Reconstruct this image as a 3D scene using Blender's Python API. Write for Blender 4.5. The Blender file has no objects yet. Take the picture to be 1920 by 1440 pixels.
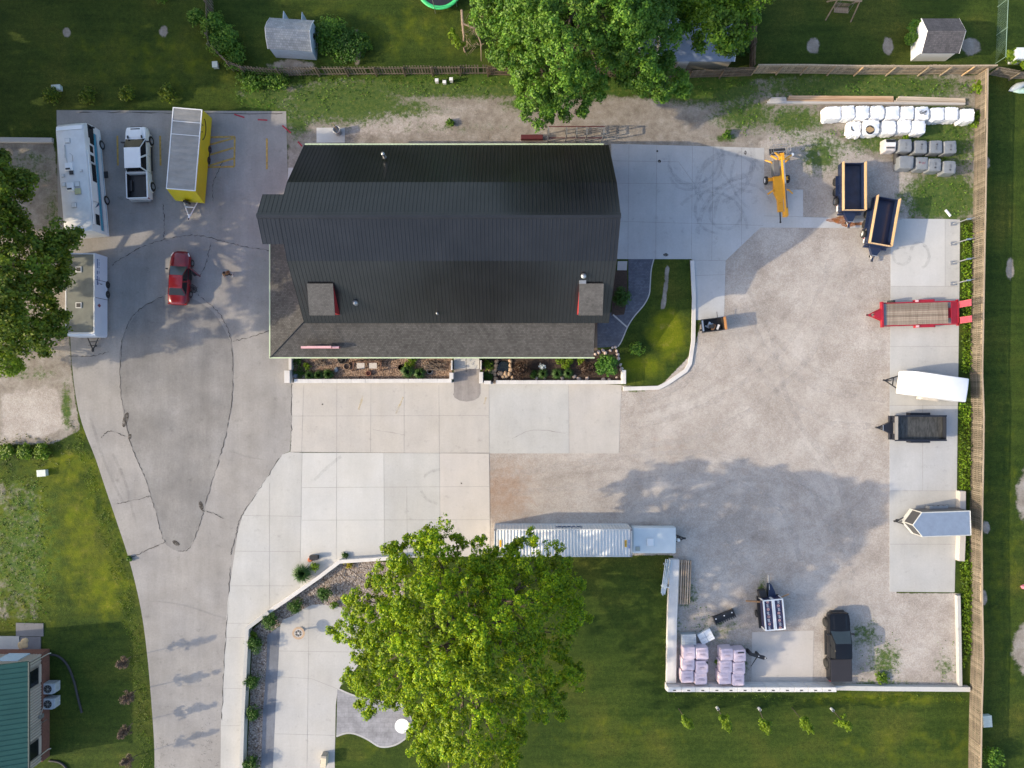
import bpy, math, random
import numpy as np
from mathutils import Vector, Matrix
# ---------------------------------------------------------------- camera, light, sky
C = bpy.context.scene
COL = C.collection
HC = 65.0            # flying height in metres
S = 0.0488           # metres per photograph pixel on the ground
cam = bpy.data.cameras.new("camera"); cam.sensor_width = 36; cam.lens = 25.0; cam.clip_end = 2000
co = bpy.data.objects.new("camera", cam); COL.objects.link(co); co.location = (0, 0, HC)
C.camera = co
SUN_EL = 25.0; SH = math.radians(10.5)
sv = Vector((-math.cos(SH), -math.sin(SH), math.tan(math.radians(SUN_EL)))).normalized()
sl = bpy.data.lights.new("sun", 'SUN'); sl.energy = 2.25; sl.angle = math.radians(0.6); sl.color = (1, .83, .58)
so = bpy.data.objects.new("sun", sl); COL.objects.link(so); so.rotation_euler = (-sv).to_track_quat('-Z', 'Y').to_euler()
so.location = (-60, -12, 40)
W = bpy.data.worlds.new("World"); C.world = W; W.use_nodes = True
nt = W.node_tree; sk = nt.nodes.new('ShaderNodeTexSky'); sk.sky_type = 'NISHITA'; sk.sun_disc = False
sk.sun_elevation = math.radians(SUN_EL); sk.sun_rotation = math.atan2(sv.x, sv.y)
sk.air_density = 1.0; sk.dust_density = 2.5; sk.ozone_density = 1.0
bg = nt.nodes['Background']; nt.links.new(sk.outputs[0], bg.inputs[0]); bg.inputs[1].default_value = 0.15
C.view_settings.view_transform = 'Standard'; C.view_settings.look = 'None'
C.view_settings.exposure = 1.2; C.view_settings.gamma = 1.0
C.render.engine = 'CYCLES'; C.cycles.max_bounces = 5; C.cycles.transparent_max_bounces = 6
R = math.radians
rnd = random.Random(7); rng = np.random.default_rng(11)

# ---------------------------------------------------------------- helpers
def at(px, py, z=0.0):
    k = S * (1 - z / HC)
    return Vector(((px - 960) * k, -(py - 720) * k, z))
def g(gx, gy):                       # ground offset in pixels from the point below the camera
    return Vector((gx * S, -gy * S, 0))

class MB:
    def __init__(s): s.v = []; s.f = []
    def quad(s, *p):
        i = len(s.v); s.v += [tuple(q) for q in p]; s.f.append(tuple(range(i, i + len(p)))); return s
    def box(s, c, d, rz=0.0, top=1.0, m=None):
        cx, cy, cz = c; dx, dy, dz = d[0] / 2, d[1] / 2, d[2] / 2; i = len(s.v)
        ca, sa = math.cos(rz), math.sin(rz)
        for z, t in ((-dz, 1), (dz, top)):
            for x, y in ((-dx, -dy), (dx, -dy), (dx, dy), (-dx, dy)):
                x *= t; y *= t
                p = (cx + x * ca - y * sa, cy + x * sa + y * ca, cz + z)
                s.v.append(tuple(m @ Vector(p)) if m else p)
        for f in ((3, 2, 1, 0), (4, 5, 6, 7), (0, 1, 5, 4), (1, 2, 6, 5), (2, 3, 7, 6), (3, 0, 4, 7)):
            s.f.append(tuple(i + k for k in f))
        return s
    def prism(s, pts, z0, z1):
        n = len(pts); i = len(s.v)
        a = sum(pts[k][0] * pts[(k + 1) % n][1] - pts[(k + 1) % n][0] * pts[k][1] for k in range(n))
        if a < 0: pts = pts[::-1]
        s.v += [(p[0], p[1], z0) for p in pts] + [(p[0], p[1], z1) for p in pts]
        s.f.append(tuple(range(i + n - 1, i - 1, -1))); s.f.append(tuple(range(i + n, i + 2 * n)))
        for k in range(n):
            q = (k + 1) % n; s.f.append((i + k, i + q, i + n + q, i + n + k))
        return s
    def loft(s, secs, cap=True, closed=True):
        i = len(s.v); n = len(secs[0])
        for se in secs: s.v += [tuple(p) for p in se]
        for a in range(len(secs) - 1):
            for k in range(n if closed else n - 1):
                q = (k + 1) % n
                s.f.append((i + a * n + k, i + a * n + q, i + (a + 1) * n + q, i + (a + 1) * n + k))
        if cap:
            s.f.append(tuple(i + k for k in range(n - 1, -1, -1)))
            s.f.append(tuple(i + (len(secs) - 1) * n + k for k in range(n)))
        return s
    def tube(s, pts, rad, n=6):
        pts = [Vector(p) for p in pts]; secs = []
        rad = rad if isinstance(rad, (list, tuple)) else [rad] * len(pts)
        for a, p in enumerate(pts):
            d = (pts[min(a + 1, len(pts) - 1)] - pts[max(a - 1, 0)]).normalized()
            u = d.cross(Vector((0, 0, 1)) if abs(d.z) < .95 else Vector((1, 0, 0))).normalized(); w = d.cross(u)
            secs.append([p + (u * math.cos(t) + w * math.sin(t)) * rad[a] for t in [2 * math.pi * k / n for k in range(n)]])
        return s.loft(secs)
    def lathe(s, c, prof, axis='z', n=20):        # prof: (radius, height along the axis)
        secs = []
        for r, h in prof:
            ring = []
            for k in range(n):
                t = 2 * math.pi * k / n; a, b = r * math.cos(t), r * math.sin(t)
                ring.append({'z': (c[0] + a, c[1] + b, c[2] + h), 'x': (c[0] + h, c[1] + a, c[2] + b),
                             'y': (c[0] + b, c[1] + h, c[2] + a)}[axis])
            secs.append(ring)
        return s.loft(secs)
    def build(s, name, mat, parent=None, smooth=False, bevel=0, loc=None):
        me = bpy.data.meshes.new(name); me.from_pydata(s.v, [], s.f)
        if smooth:
            me.polygons.foreach_set('use_smooth', [True] * len(me.polygons))
        me.update(); o = bpy.data.objects.new(name, me); COL.objects.link(o)
        if mat: me.materials.append(mat)
        if parent: o.parent = parent
        if loc is not None: o.location = loc
        if smooth == 'angle':
            try: me.set_sharp_from_angle(angle=R(38))
            except Exception: pass
        if bevel:
            b = o.modifiers.new('b', 'BEVEL'); b.width = bevel; b.segments = 2; b.limit_method = 'ANGLE'; b.angle_limit = R(40)
        return o
def tag(o, label=None, cat=None, group=None, kind=None):
    if label: o['label'] = label
    if cat: o['category'] = cat
    if group: o['group'] = group
    if kind: o['kind'] = kind
    return o
def thing(name, label, cat, loc=(0, 0, 0), rz=0.0, group=None):
    o = bpy.data.objects.new(name, None); COL.objects.link(o); o.empty_display_size = .3
    o.location = loc; o.rotation_euler = (0, 0, R(rz)); return tag(o, label, cat, group)
def dup(root, loc, rz=None, label=None, scale=None):
    r = root.copy(); COL.objects.link(r); r.location = loc
    if rz is not None: r.rotation_euler = (0, 0, R(rz))
    if scale: r.scale = scale
    if label: r['label'] = label
    for ch in list(root.children):
        c = ch.copy(); COL.objects.link(c); c.parent = r
        for gc in list(ch.children):
            d = gc.copy(); COL.objects.link(d); d.parent = c
    return r
def structure(o): return tag(o, kind='structure')
def text(body, size, mat, parent, loc, rot, name='lettering', sx=1.0):
    cu = bpy.data.curves.new(name, 'FONT'); cu.body = body; cu.size = size; cu.extrude = .004
    cu.align_x = 'CENTER'; cu.align_y = 'CENTER'; cu.materials.append(mat)
    t = bpy.data.objects.new(name, cu); COL.objects.link(t); bpy.context.view_layer.update()
    me = bpy.data.meshes.new_from_object(t.evaluated_get(bpy.context.evaluated_depsgraph_get())); bpy.data.objects.remove(t)
    o = bpy.data.objects.new(name, me); COL.objects.link(o); o.parent = parent; o.location = loc; o.rotation_euler = rot
    o.scale = (sx, 1, 1); return o

# ---------------------------------------------------------------- materials
_mc = {}
def newmat(name):
    m = bpy.data.materials.new(name); m.use_nodes = True; t = m.node_tree
    return m, t, t.nodes['Principled BSDF'], t.nodes.new, t.links.new
def M(name, col, rough=.6, metal=0.0, var=.12, scale=3.0, bump=0.0, bscale=40.0, coat=0.0, spec=.5, dirt=0.0, stretch=None):
    if name in _mc: return _mc[name]
    m, t, b, N, L = newmat(name)
    b.inputs['Roughness'].default_value = rough; b.inputs['Metallic'].default_value = metal
    b.inputs['Specular IOR Level'].default_value = spec
    if coat: b.inputs['Coat Weight'].default_value = coat; b.inputs['Coat Roughness'].default_value = .06
    tc = N('ShaderNodeTexCoord'); src = tc.outputs['Object']
    if stretch:
        mp = N('ShaderNodeMapping'); mp.inputs['Scale'].default_value = stretch; L(src, mp.inputs[0]); src = mp.outputs[0]
    n = N('ShaderNodeTexNoise'); n.inputs['Scale'].default_value = scale; n.inputs['Detail'].default_value = 6; n.inputs['Roughness'].default_value = .65
    L(src, n.inputs['Vector'])
    r = N('ShaderNodeValToRGB'); r.color_ramp.elements[0].position = .3; r.color_ramp.elements[1].position = .72
    r.color_ramp.elements[0].color = tuple(max(0, c * (1 - var)) for c in col) + (1,)
    r.color_ramp.elements[1].color = tuple(min(1, c * (1 + var)) for c in col) + (1,)
    L(n.outputs[0], r.inputs[0]); out = r.outputs[0]
    if dirt:
        n2 = N('ShaderNodeTexNoise'); n2.inputs['Scale'].default_value = scale * .35; n2.inputs['Detail'].default_value = 8; L(tc.outputs['Object'], n2.inputs['Vector'])
        r2 = N('ShaderNodeValToRGB'); r2.color_ramp.elements[0].position = .52; r2.color_ramp.elements[1].position = .75
        r2.color_ramp.elements[0].color = (0, 0, 0, 1); r2.color_ramp.elements[1].color = (dirt,) * 3 + (1,); L(n2.outputs[0], r2.inputs[0])
        mx = N('ShaderNodeMix'); mx.data_type = 'RGBA'; L(r2.outputs[0], mx.inputs[0]); L(out, mx.inputs[6]); mx.inputs[7].default_value = (.09, .075, .055, 1); out = mx.outputs[2]
    L(out, b.inputs['Base Color'])
    if bump:
        n3 = N('ShaderNodeTexNoise'); n3.inputs['Scale'].default_value = bscale; n3.inputs['Detail'].default_value = 4; L(src, n3.inputs['Vector'])
        bp = N('ShaderNodeBump'); bp.inputs['Strength'].default_value = bump; bp.inputs['Distance'].default_value = .05; L(n3.outputs[0], bp.inputs['Height']); L(bp.outputs[0], b.inputs['Normal'])
    _mc[name] = m; return m
def leafmat(name, c0, c1, trans=.35, tint=.35):
    if name in _mc: return _mc[name]
    m, t, b, N, L = newmat(name); out = t.nodes['Material Output']
    ge = N('ShaderNodeNewGeometry'); r = N('ShaderNodeValToRGB')
    r.color_ramp.elements[0].color = c0 + (1,); r.color_ramp.elements[1].color = c1 + (1,); L(ge.outputs['Random Per Island'], r.inputs[0])
    tc = N('ShaderNodeTexCoord'); n = N('ShaderNodeTexNoise'); n.inputs['Scale'].default_value = .45; n.inputs['Detail'].default_value = 3; L(tc.outputs['Object'], n.inputs['Vector'])
    hs = N('ShaderNodeHueSaturation'); mr = N('ShaderNodeMapRange'); mr.inputs[1].default_value = .3; mr.inputs[2].default_value = .7
    mr.inputs[3].default_value = 1 - tint; mr.inputs[4].default_value = 1 + tint; L(n.outputs[0], mr.inputs[0]); L(mr.outputs[0], hs.inputs['Value']); L(r.outputs[0], hs.inputs['Color'])
    b.inputs['Roughness'].default_value = .5; b.inputs['Specular IOR Level'].default_value = .3; L(hs.outputs[0], b.inputs['Base Color'])
    tr = N('ShaderNodeBsdfTranslucent'); L(hs.outputs[0], tr.inputs[0]); mx = N('ShaderNodeMixShader'); mx.inputs[0].default_value = trans
    L(b.outputs[0], mx.inputs[1]); L(tr.outputs[0], mx.inputs[2]); L(mx.outputs[0], out.inputs[0]); _mc[name] = m; return m

def concrete(name, col, sc=1.0, stain=.25, var=.07):
    if name in _mc: return _mc[name]
    m, t, b, N, L = newmat(name); b.inputs['Roughness'].default_value = .85; b.inputs['Specular IOR Level'].default_value = .25
    tc = N('ShaderNodeTexCoord')
    def noise(s, d, rr=.6, st=None):
        v = tc.outputs['Object']
        if st:
            mp = N('ShaderNodeMapping'); mp.inputs['Scale'].default_value = st; L(v, mp.inputs[0]); v = mp.outputs[0]
        n = N('ShaderNodeTexNoise'); n.inputs['Scale'].default_value = s; n.inputs['Detail'].default_value = d; n.inputs['Roughness'].default_value = rr; L(v, n.inputs['Vector']); return n.outputs[0]
    def rmp(v, p0, p1, a, z):
        mr = N('ShaderNodeMapRange'); mr.inputs[1].default_value = p0; mr.inputs[2].default_value = p1; mr.inputs[3].default_value = a; mr.inputs[4].default_value = z; L(v, mr.inputs[0]); return mr.outputs[0]
    def mul(a, c):
        q = N('ShaderNodeMath'); q.operation = 'MULTIPLY'; L(a, q.inputs[0]); L(c, q.inputs[1]); return q.outputs[0]
    f = rmp(noise(.35 * sc, 8), .3, .7, 1 - var * 1.3, 1 + var)
    f = mul(f, rmp(noise(6 * sc, 6), .3, .7, 1 - var * .6, 1 + var * .5))
    f = mul(f, rmp(noise(.8 * sc, 5, .7, (1, .12, 1)), .35, .75, 1 + var * .5, 1 - var))
    f = mul(f, rmp(noise(1.1 * sc, 10, .72), .58, .74, 1.0, 1 - stain))
    f = mul(f, rmp(noise(24, 3), .3, .75, .96, 1.03))
    hs = N('ShaderNodeHueSaturation'); hs.inputs['Color'].default_value = col + (1,); L(f, hs.inputs['Value'])
    tn = noise(.22, 3); mx = N('ShaderNodeMix'); mx.data_type = 'RGBA'; L(rmp(tn, .4, .65, 0, .5), mx.inputs[0]); L(hs.outputs[0], mx.inputs[6])
    h2 = N('ShaderNodeHueSaturation'); h2.inputs['Color'].default_value = (col[0] * .97, col[1] * 1.0, col[2] * 1.06, 1); L(f, h2.inputs['Value']); L(h2.outputs[0], mx.inputs[7])
    L(mx.outputs[2], b.inputs['Base Color'])
    bp = N('ShaderNodeBump'); bp.inputs['Strength'].default_value = .25; bp.inputs['Distance'].default_value = .01; L(noise(30, 5), bp.inputs['Height']); L(bp.outputs[0], b.inputs['Normal'])
    _mc[name] = m; return m

def ground_material():
    m, t, b, N, L = newmat('ground'); b.inputs['Roughness'].default_value = .9; b.inputs['Specular IOR Level'].default_value = .15
    tc = N('ShaderNodeTexCoord'); at_ = N('ShaderNodeAttribute'); at_.attribute_name = 'zone'; sp = N('ShaderNodeSeparateColor'); L(at_.outputs['Color'], sp.inputs[0])
    def noise(s, d=5, rr=.6, st=None):
        v = tc.outputs['Object']
        if st:
            mp = N('ShaderNodeMapping'); mp.inputs['Scale'].default_value = st; L(v, mp.inputs[0]); v = mp.outputs[0]
        n = N('ShaderNodeTexNoise'); n.inputs['Scale'].default_value = s; n.inputs['Detail'].default_value = d; n.inputs['Roughness'].default_value = rr; L(v, n.inputs['Vector']); return n.outputs[0]
    def ramp(v, *st):
        r = N('ShaderNodeValToRGB'); e = r.color_ramp.elements
        while len(e) < len(st): e.new(.5)
        for q, (p, c) in zip(e, st): q.position = p; q.color = c + (1,)
        L(v, r.inputs[0]); return r.outputs[0]
    def mth(op, a, c):
        q = N('ShaderNodeMath'); q.operation = op
        for i, v in enumerate((a, c)):
            if isinstance(v, (int, float)): q.inputs[i].default_value = v
            else: L(v, q.inputs[i])
        return q.outputs[0]
    def mixc(f, a, c, bt='MIX'):
        x = N('ShaderNodeMix'); x.data_type = 'RGBA'; x.blend_type = bt
        if isinstance(f, (int, float)): x.inputs[0].default_value = f
        else: L(f, x.inputs[0])
        L(a, x.inputs[6]); L(c, x.inputs[7]); return x.outputs[2]
    def edge(mask, ns, amt, w=.10):
        v = mth('ADD', mask, mth('MULTIPLY', mth('SUBTRACT', ns, .5), amt))
        mr = N('ShaderNodeMapRange'); mr.interpolation_type = 'SMOOTHSTEP'; mr.inputs[1].default_value = .5 - w; mr.inputs[2].default_value = .5 + w; L(v, mr.inputs[0]); return mr.outputs[0]
    # lawn
    lawn = ramp(noise(.16, 6), (.32, (.021, .044, .007)), (.5, (.037, .062, .010)), (.68, (.066, .080, .014)))
    lawn = mixc(.7, lawn, ramp(noise(4.5, 6, .8), (.3, (.5, .58, .5)), (.5, (1, 1, 1)), (.7, (1.5, 1.4, 1.3))), 'MULTIPLY')
    lawn = mixc(.85, lawn, ramp(noise(12, 4, .85), (.3, (.28, .36, .3)), (.5, (1, 1, 1)), (.7, (1.9, 1.7, 1.5))), 'MULTIPLY')
    lawn = mixc(.6, lawn, ramp(noise(1.6, 5, .6, (.10, 1, 1)), (.35, (.68, .74, .7)), (.65, (1.3, 1.22, 1.2))), 'MULTIPLY')
    lawn = mixc(.7, lawn, ramp(noise(2.6, 8, .75), (.3, (.55, .62, .5)), (.5, (1, 1, 1)), (.7, (1.7, 1.5, 1.2))), 'MULTIPLY')
    dry = ramp(noise(1.2, 8, .7), (.3, (.085, .125, .005)), (.55, (.145, .165, .008)), (.75, (.23, .20, .05)))
    dry = mixc(.85, dry, ramp(noise(10, 5, .85), (.3, (.5, .58, .5)), (.5, (1, 1, 1)), (.7, (1.5, 1.4, 1.3))), 'MULTIPLY')
    lawn = mixc(edge(at_.outputs['Alpha'], noise(.8, 6), .9, .28), lawn, dry)
    # weeds
    weed = ramp(noise(3, 9, .8), (.3, (.025, .06, .010)), (.5, (.055, .105, .016)), (.62, (.12, .145, .03)), (.75, (.24, .21, .08)))
    dirt = ramp(noise(.9, 10, .75), (.28, (.16, .135, .11)), (.5, (.285, .255, .222)), (.72, (.42, .395, .365)))
    dirt = mixc(.6, dirt, ramp(noise(14, 5, .8), (.3, (.55, .55, .55)), (.55, (1, 1, 1)), (.75, (1.4, 1.4, 1.4))), 'MULTIPLY')
    # gravel: small stones
    vo = N('ShaderNodeTexVoronoi'); vo.inputs['Scale'].default_value = 11; L(tc.outputs['Object'], vo.inputs['Vector'])
    sg = N('ShaderNodeSeparateColor'); L(vo.outputs['Color'], sg.inputs[0])
    stone = ramp(sg.outputs[0], (0, (.28, .24, .21)), (.5, (.42, .375, .34)), (1, (.58, .54, .50)))
    grav = ramp(noise(.2, 10, .7), (.33, (.275, .243, .216)), (.5, (.39, .353, .322)), (.66, (.50, .470, .440)))
    grav = mixc(.30, grav, stone)
    grav = mixc(.7, grav, ramp(noise(.55, 9, .72), (.3, (.74, .72, .71)), (.5, (1, 1, 1)), (.72, (1.14, 1.14, 1.15))), 'MULTIPLY')
    grav = mixc(.7, grav, ramp(noise(18, 5, .8), (.3, (.6, .6, .6)), (.52, (1, 1, 1)), (.72, (1.25, 1.25, 1.25))), 'MULTIPLY')
    brown = ramp(noise(9, 6, .8), (.3, (.20, .13, .09)), (.7, (.40, .30, .235)))
    grav = mixc(edge(at_.outputs['Alpha'], noise(1.5, 9, .75), 1.1, .3), grav, brown)
    n1 = noise(1.0, 9, .7); n2 = noise(2.2, 9, .72); n3 = noise(.9, 9, .75)
    c = mixc(edge(sp.outputs[1], n1, .9), lawn, dirt)
    c = mixc(edge(sp.outputs[0], n2, .6), c, grav)
    wn = mth('ADD', mth('MULTIPLY', noise(2.4, 10, .8), .65), mth('MULTIPLY', n3, .35))
    c = mixc(mth('MULTIPLY', edge(sp.outputs[2], wn, 2.2, .16), .95), c, weed)
    L(c, b.inputs['Base Color'])
    bp = N('ShaderNodeBump'); bp.inputs['Strength'].default_value = .7; bp.inputs['Distance'].default_value = .08
    L(mth('ADD', noise(16, 5, .75), mth('MULTIPLY', noise(3, 4), .6)), bp.inputs['Height']); L(bp.outputs[0], b.inputs['Normal'])
    return m

def brickmat(name, c1, c2, mortar, sc, rough=.85, axis=None, bw=.5, rh=.25, var=.2):
    if name in _mc: return _mc[name]
    m, t, b, N, L = newmat(name); b.inputs['Roughness'].default_value = rough; b.inputs['Specular IOR Level'].default_value = .25
    tc = N('ShaderNodeTexCoord'); mp = N('ShaderNodeMapping'); L(tc.outputs['Object'], mp.inputs[0])
    if axis: mp.inputs['Rotation'].default_value = axis
    br = N('ShaderNodeTexBrick'); br.inputs['Scale'].default_value = sc; br.inputs['Brick Width'].default_value = bw; br.inputs['Row Height'].default_value = rh
    br.inputs['Color1'].default_value = c1 + (1,); br.inputs['Color2'].default_value = c2 + (1,); br.inputs['Mortar'].default_value = mortar + (1,); br.inputs['Mortar Size'].default_value = .02
    L(mp.outputs[0], br.inputs['Vector']); n = N('ShaderNodeTexNoise'); n.inputs['Scale'].default_value = .8; n.inputs['Detail'].default_value = 9; n.inputs['Roughness'].default_value = .75; L(tc.outputs['Object'], n.inputs['Vector'])
    r = N('ShaderNodeValToRGB'); r.color_ramp.elements[0].position = .3; r.color_ramp.elements[1].position = .7
    r.color_ramp.elements[0].color = (1 - var,) * 3 + (1,); r.color_ramp.elements[1].color = (1 + var,) * 3 + (1,); L(n.outputs[0], r.inputs[0])
    mx = N('ShaderNodeMix'); mx.data_type = 'RGBA'; mx.blend_type = 'MULTIPLY'; mx.inputs[0].default_value = 1; L(br.outputs[0], mx.inputs[6]); L(r.outputs[0], mx.inputs[7]); L(mx.outputs[2], b.inputs['Base Color'])
    _mc[name] = m; return m
def planks(name, c0, c1, scale=(7, .4, 7), rough=.8):   # wood with grain along local y and board to board change
    if name in _mc: return _mc[name]
    m, t, b, N, L = newmat(name); b.inputs['Roughness'].default_value = rough; b.inputs['Specular IOR Level'].default_value = .2
    tc = N('ShaderNodeTexCoord'); mp = N('ShaderNodeMapping'); mp.inputs['Scale'].default_value = scale; L(tc.outputs['Object'], mp.inputs[0])
    n = N('ShaderNodeTexNoise'); n.inputs['Scale'].default_value = 1; n.inputs['Detail'].default_value = 8; n.inputs['Roughness'].default_value = .7; L(mp.outputs[0], n.inputs['Vector'])
    r = N('ShaderNodeValToRGB'); r.color_ramp.elements[0].position = .33; r.color_ramp.elements[1].position = .68
    r.color_ramp.elements[0].color = c0 + (1,); r.color_ramp.elements[1].color = c1 + (1,); L(n.outputs[0], r.inputs[0])
    ge = N('ShaderNodeNewGeometry'); mr = N('ShaderNodeMapRange'); mr.inputs[3].default_value = .7; mr.inputs[4].default_value = 1.25; L(ge.outputs['Random Per Island'], mr.inputs[0])
    hs = N('ShaderNodeHueSaturation'); L(r.outputs[0], hs.inputs['Color']); L(mr.outputs[0], hs.inputs['Value']); L(hs.outputs[0], b.inputs['Base Color']); _mc[name] = m; return m

CON_A = concrete('concrete_warm', (.43, .405, .375)); CON_B = concrete('concrete_light', (.475, .47, .455), var=.05, stain=.15)
CON_C = concrete('concrete_grey', (.42, .415, .40)); CON_D = concrete('concrete_pink', (.47, .44, .41), var=.05)
CON_W = concrete('concrete_white', (.58, .56, .54), 3, .12); CON_N = concrete('concrete_yard', (.42, .425, .43), 1, .3)
CON_P = concrete('concrete_patio', (.42, .41, .395)); CON_OLD = concrete('old_drive', (.285, .272, .26), 1.0, .34, .13)
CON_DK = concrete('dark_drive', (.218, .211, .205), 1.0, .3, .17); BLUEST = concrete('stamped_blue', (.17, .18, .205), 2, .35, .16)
SLATE = brickmat('slate_paving', (.085, .095, .125), (.125, .135, .165), (.05, .055, .07), 2.2, .8, None, .45, .3, .3)
STAMP = brickmat('stamped_grey', (.235, .235, .255), (.27, .27, .29), (.20, .20, .22), 1.1, .8, None, .8, .5, .35)
BLACK = M('black_metal', (.018, .018, .02), .45); DARK = M('dark_plastic', (.03, .03, .032), .6); RUB = M('rubber', (.022, .022, .022), .85)
STEEL = M('steel', (.42, .43, .44), .4, .7, .15); ALU = M('aluminium', (.55, .56, .57), .38, .85, .08, 2)
WHITE = M('white_paint', (.74, .75, .76), .38, 0, .05, 1.2, coat=.3); WHT2 = M('weathered_white', (.66, .665, .66), .5, 0, .09, 1.0, dirt=.25)
GLASS = M('dark_glass', (.012, .014, .017), .1, 0, .1, 1, spec=.35); SHIELD = M('windshield_glass', (.03, .042, .046), .08, 0, .1, 1, spec=.6, coat=.3); RIM = M('rim_metal', (.5, .5, .51), .3, .8, .1)
RED = M('red_paint', (.17, .006, .012), .25, 0, .06, 1, coat=.5); REDT = M('red_trailer_paint', (.30, .012, .026), .45, 0, .15, 2); OXBLOOD = M('dark_red_steel', (.09, .015, .018), .6, 0, .2, 3)
NAVY = M('navy_paint', (.012, .022, .06), .35, 0, .12, 2, coat=.3); YEL = M('yellow_paint', (.62, .52, .015), .4, 0, .07, .8, dirt=.12)
ORANGE = M('orange_paint', (.70, .33, .02), .4, 0, .1, 2, dirt=.2); WOODN = planks('new_lumber', (.42, .28, .15), (.60, .43, .26))
WOODG = planks('grey_wood', (.10, .083, .066), (.235, .20, .155)); WOODB = planks('brown_wood', (.10, .075, .055), (.20, .155, .115))
WOODT = planks('tan_fence_wood', (.22, .17, .12), (.38, .31, .225)); WOODX = planks('weathered_deck', (.19, .15, .115), (.33, .275, .22), (.5, 9, 5))
BARK = M('bark', (.11, .085, .065), .9, 0, .4, 4, .6, 14); TWIG = M('dry_twigs', (.19, .15, .12), .9, 0, .3, 3)
WRAPW = M('white_wrap', (.80, .81, .83), .3, 0, .06, 3, .5, 5, coat=.2); WRAPG = M('grey_wrap', (.19, .205, .225), .35, 0, .12, 2.5, .45, 6)
WRAPP = M('pink_wrap', (.60, .50, .57), .35, 0, .08, 3, .45, 6); CREAM = M('cream_siding', (.50, .46, .38), .7, 0, .08, 2)
ROOFM = M('black_roof_metal', (.0135, .0145, .0175), .29, 0, .25, .5, spec=.5); REDB = M('red_siding', (.33, .02, .025), .6, 0, .12, 2)
SHING = brickmat('shingles', (.06, .058, .057), (.092, .09, .088), (.04, .04, .04), 2.2, .9, None, .4, .3, .28)
SHINGL = brickmat('light_shingles', (.23, .25, .27), (.31, .33, .35), (.17, .18, .19), 2.2, .9, None, .45, .35, .25)
SHINGD = brickmat('dark_shingles', (.07, .068, .075), (.11, .105, .115), (.05, .05, .055), 2.4, .9, None, .4, .3, .25)
GUTT = M('pale_green_gutter', (.50, .60, .40), .4, 0, .08, 2); YLINE = M('worn_yellow_line', (.46, .33, .10), .8, 0, .35, 5)
L_MAPLE = leafmat('maple_leaves', (.036, .145, .004), (.38, .48, .008), .36, .42); L_DEEP = leafmat('deep_leaves', (.04, .13, .014), (.17, .30, .03), .32, .4)
L_DARK = leafmat('dark_leaves', (.045, .10, .008), (.19, .25, .018), .34, .4); L_IVY = leafmat('ivy_leaves', (.06, .15, .008), (.20, .30, .015), .25, .4)
L_SHRUB = leafmat('shrub_leaves', (.022, .075, .008), (.065, .15, .015), .25, .3); L_BRONZE = leafmat('bronze_leaves', (.03, .015, .010), (.085, .05, .03), .2, .3)
L_LIME = leafmat('lime_leaves', (.10, .20, .01), (.25, .36, .02), .35, .25); L_DRY = leafmat('dry_leaves', (.07, .05, .04), (.20, .14, .10), .2, .4)

def pebbles(name, cols, sc, big=.5):
    m, t, b, N, L = newmat(name); b.inputs['Roughness'].default_value = .85; tc = N('ShaderNodeTexCoord'); v = N('ShaderNodeTexVoronoi'); v.inputs['Scale'].default_value = sc; L(tc.outputs['Object'], v.inputs['Vector'])
    s = N('ShaderNodeSeparateColor'); L(v.outputs['Color'], s.inputs[0]); r = N('ShaderNodeValToRGB'); e = r.color_ramp.elements
    while len(e) < len(cols): e.new(.5)
    for i, (q, c) in enumerate(zip(e, cols)): q.position = i / (len(cols) - 1); q.color = c + (1,)
    L(s.outputs[0], r.inputs[0]); mr = N('ShaderNodeMapRange'); mr.inputs[1].default_value = .0; mr.inputs[2].default_value = .55; mr.inputs[3].default_value = 1.45; mr.inputs[4].default_value = .7; L(v.outputs['Distance'], mr.inputs[0])
    hs = N('ShaderNodeHueSaturation'); L(r.outputs[0], hs.inputs['Color']); L(mr.outputs[0], hs.inputs['Value']); L(hs.outputs[0], b.inputs['Base Color'])
    bp = N('ShaderNodeBump'); bp.invert = True; bp.inputs['Strength'].default_value = .9; bp.inputs['Distance'].default_value = .06; L(v.outputs['Distance'], bp.inputs['Height']); L(bp.outputs[0], b.inputs['Normal']); return m
# ---------------------------------------------------------------- ground sheet
def seg_dist(X, Y, poly):
    P = np.array(poly, float); n = len(P); d = np.full(X.shape, 1e9); ins = np.zeros(X.shape, bool)
    for i in range(n):
        x0, y0 = P[i]; x1, y1 = P[(i + 1) % n]; dx, dy = x1 - x0, y1 - y0; l2 = dx * dx + dy * dy + 1e-9
        t = np.clip(((X - x0) * dx + (Y - y0) * dy) / l2, 0, 1); d = np.minimum(d, np.hypot(X - x0 - t * dx, Y - y0 - t * dy))
        c = ((y0 > Y) != (y1 > Y)) & (X < (x1 - x0) * (Y - y0) / (y1 - y0 + 1e-12) + x0); ins ^= c
    return np.where(ins, d, -d)
def mask(X, Y, poly, soft, val=1.0): return np.clip(.5 + seg_dist(X, Y, poly) / (2 * soft), 0, 1) * val
def blob(X, Y, cx, cy, rx, ry, val=1.0):
    d = np.hypot((X - cx) / rx, (Y - cy) / ry); return np.clip(1.25 - .75 * d, 0, 1) * val
xs = np.concatenate([[-14000, -5000, -2000, -700], np.arange(-240, 2161, 5.5), [2700, 4000, 7000, 16000]])
ys = np.concatenate([[-14000, -5000, -2000, -700], np.arange(-240, 1681, 5.5), [2200, 3500, 7000, 16000]])
X, Y = np.meshgrid(xs, ys)
Rg = np.zeros(X.shape); Gd = np.zeros(X.shape); Bw = np.zeros(X.shape); Al = np.zeros(X.shape)
mx_ = np.maximum
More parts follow.
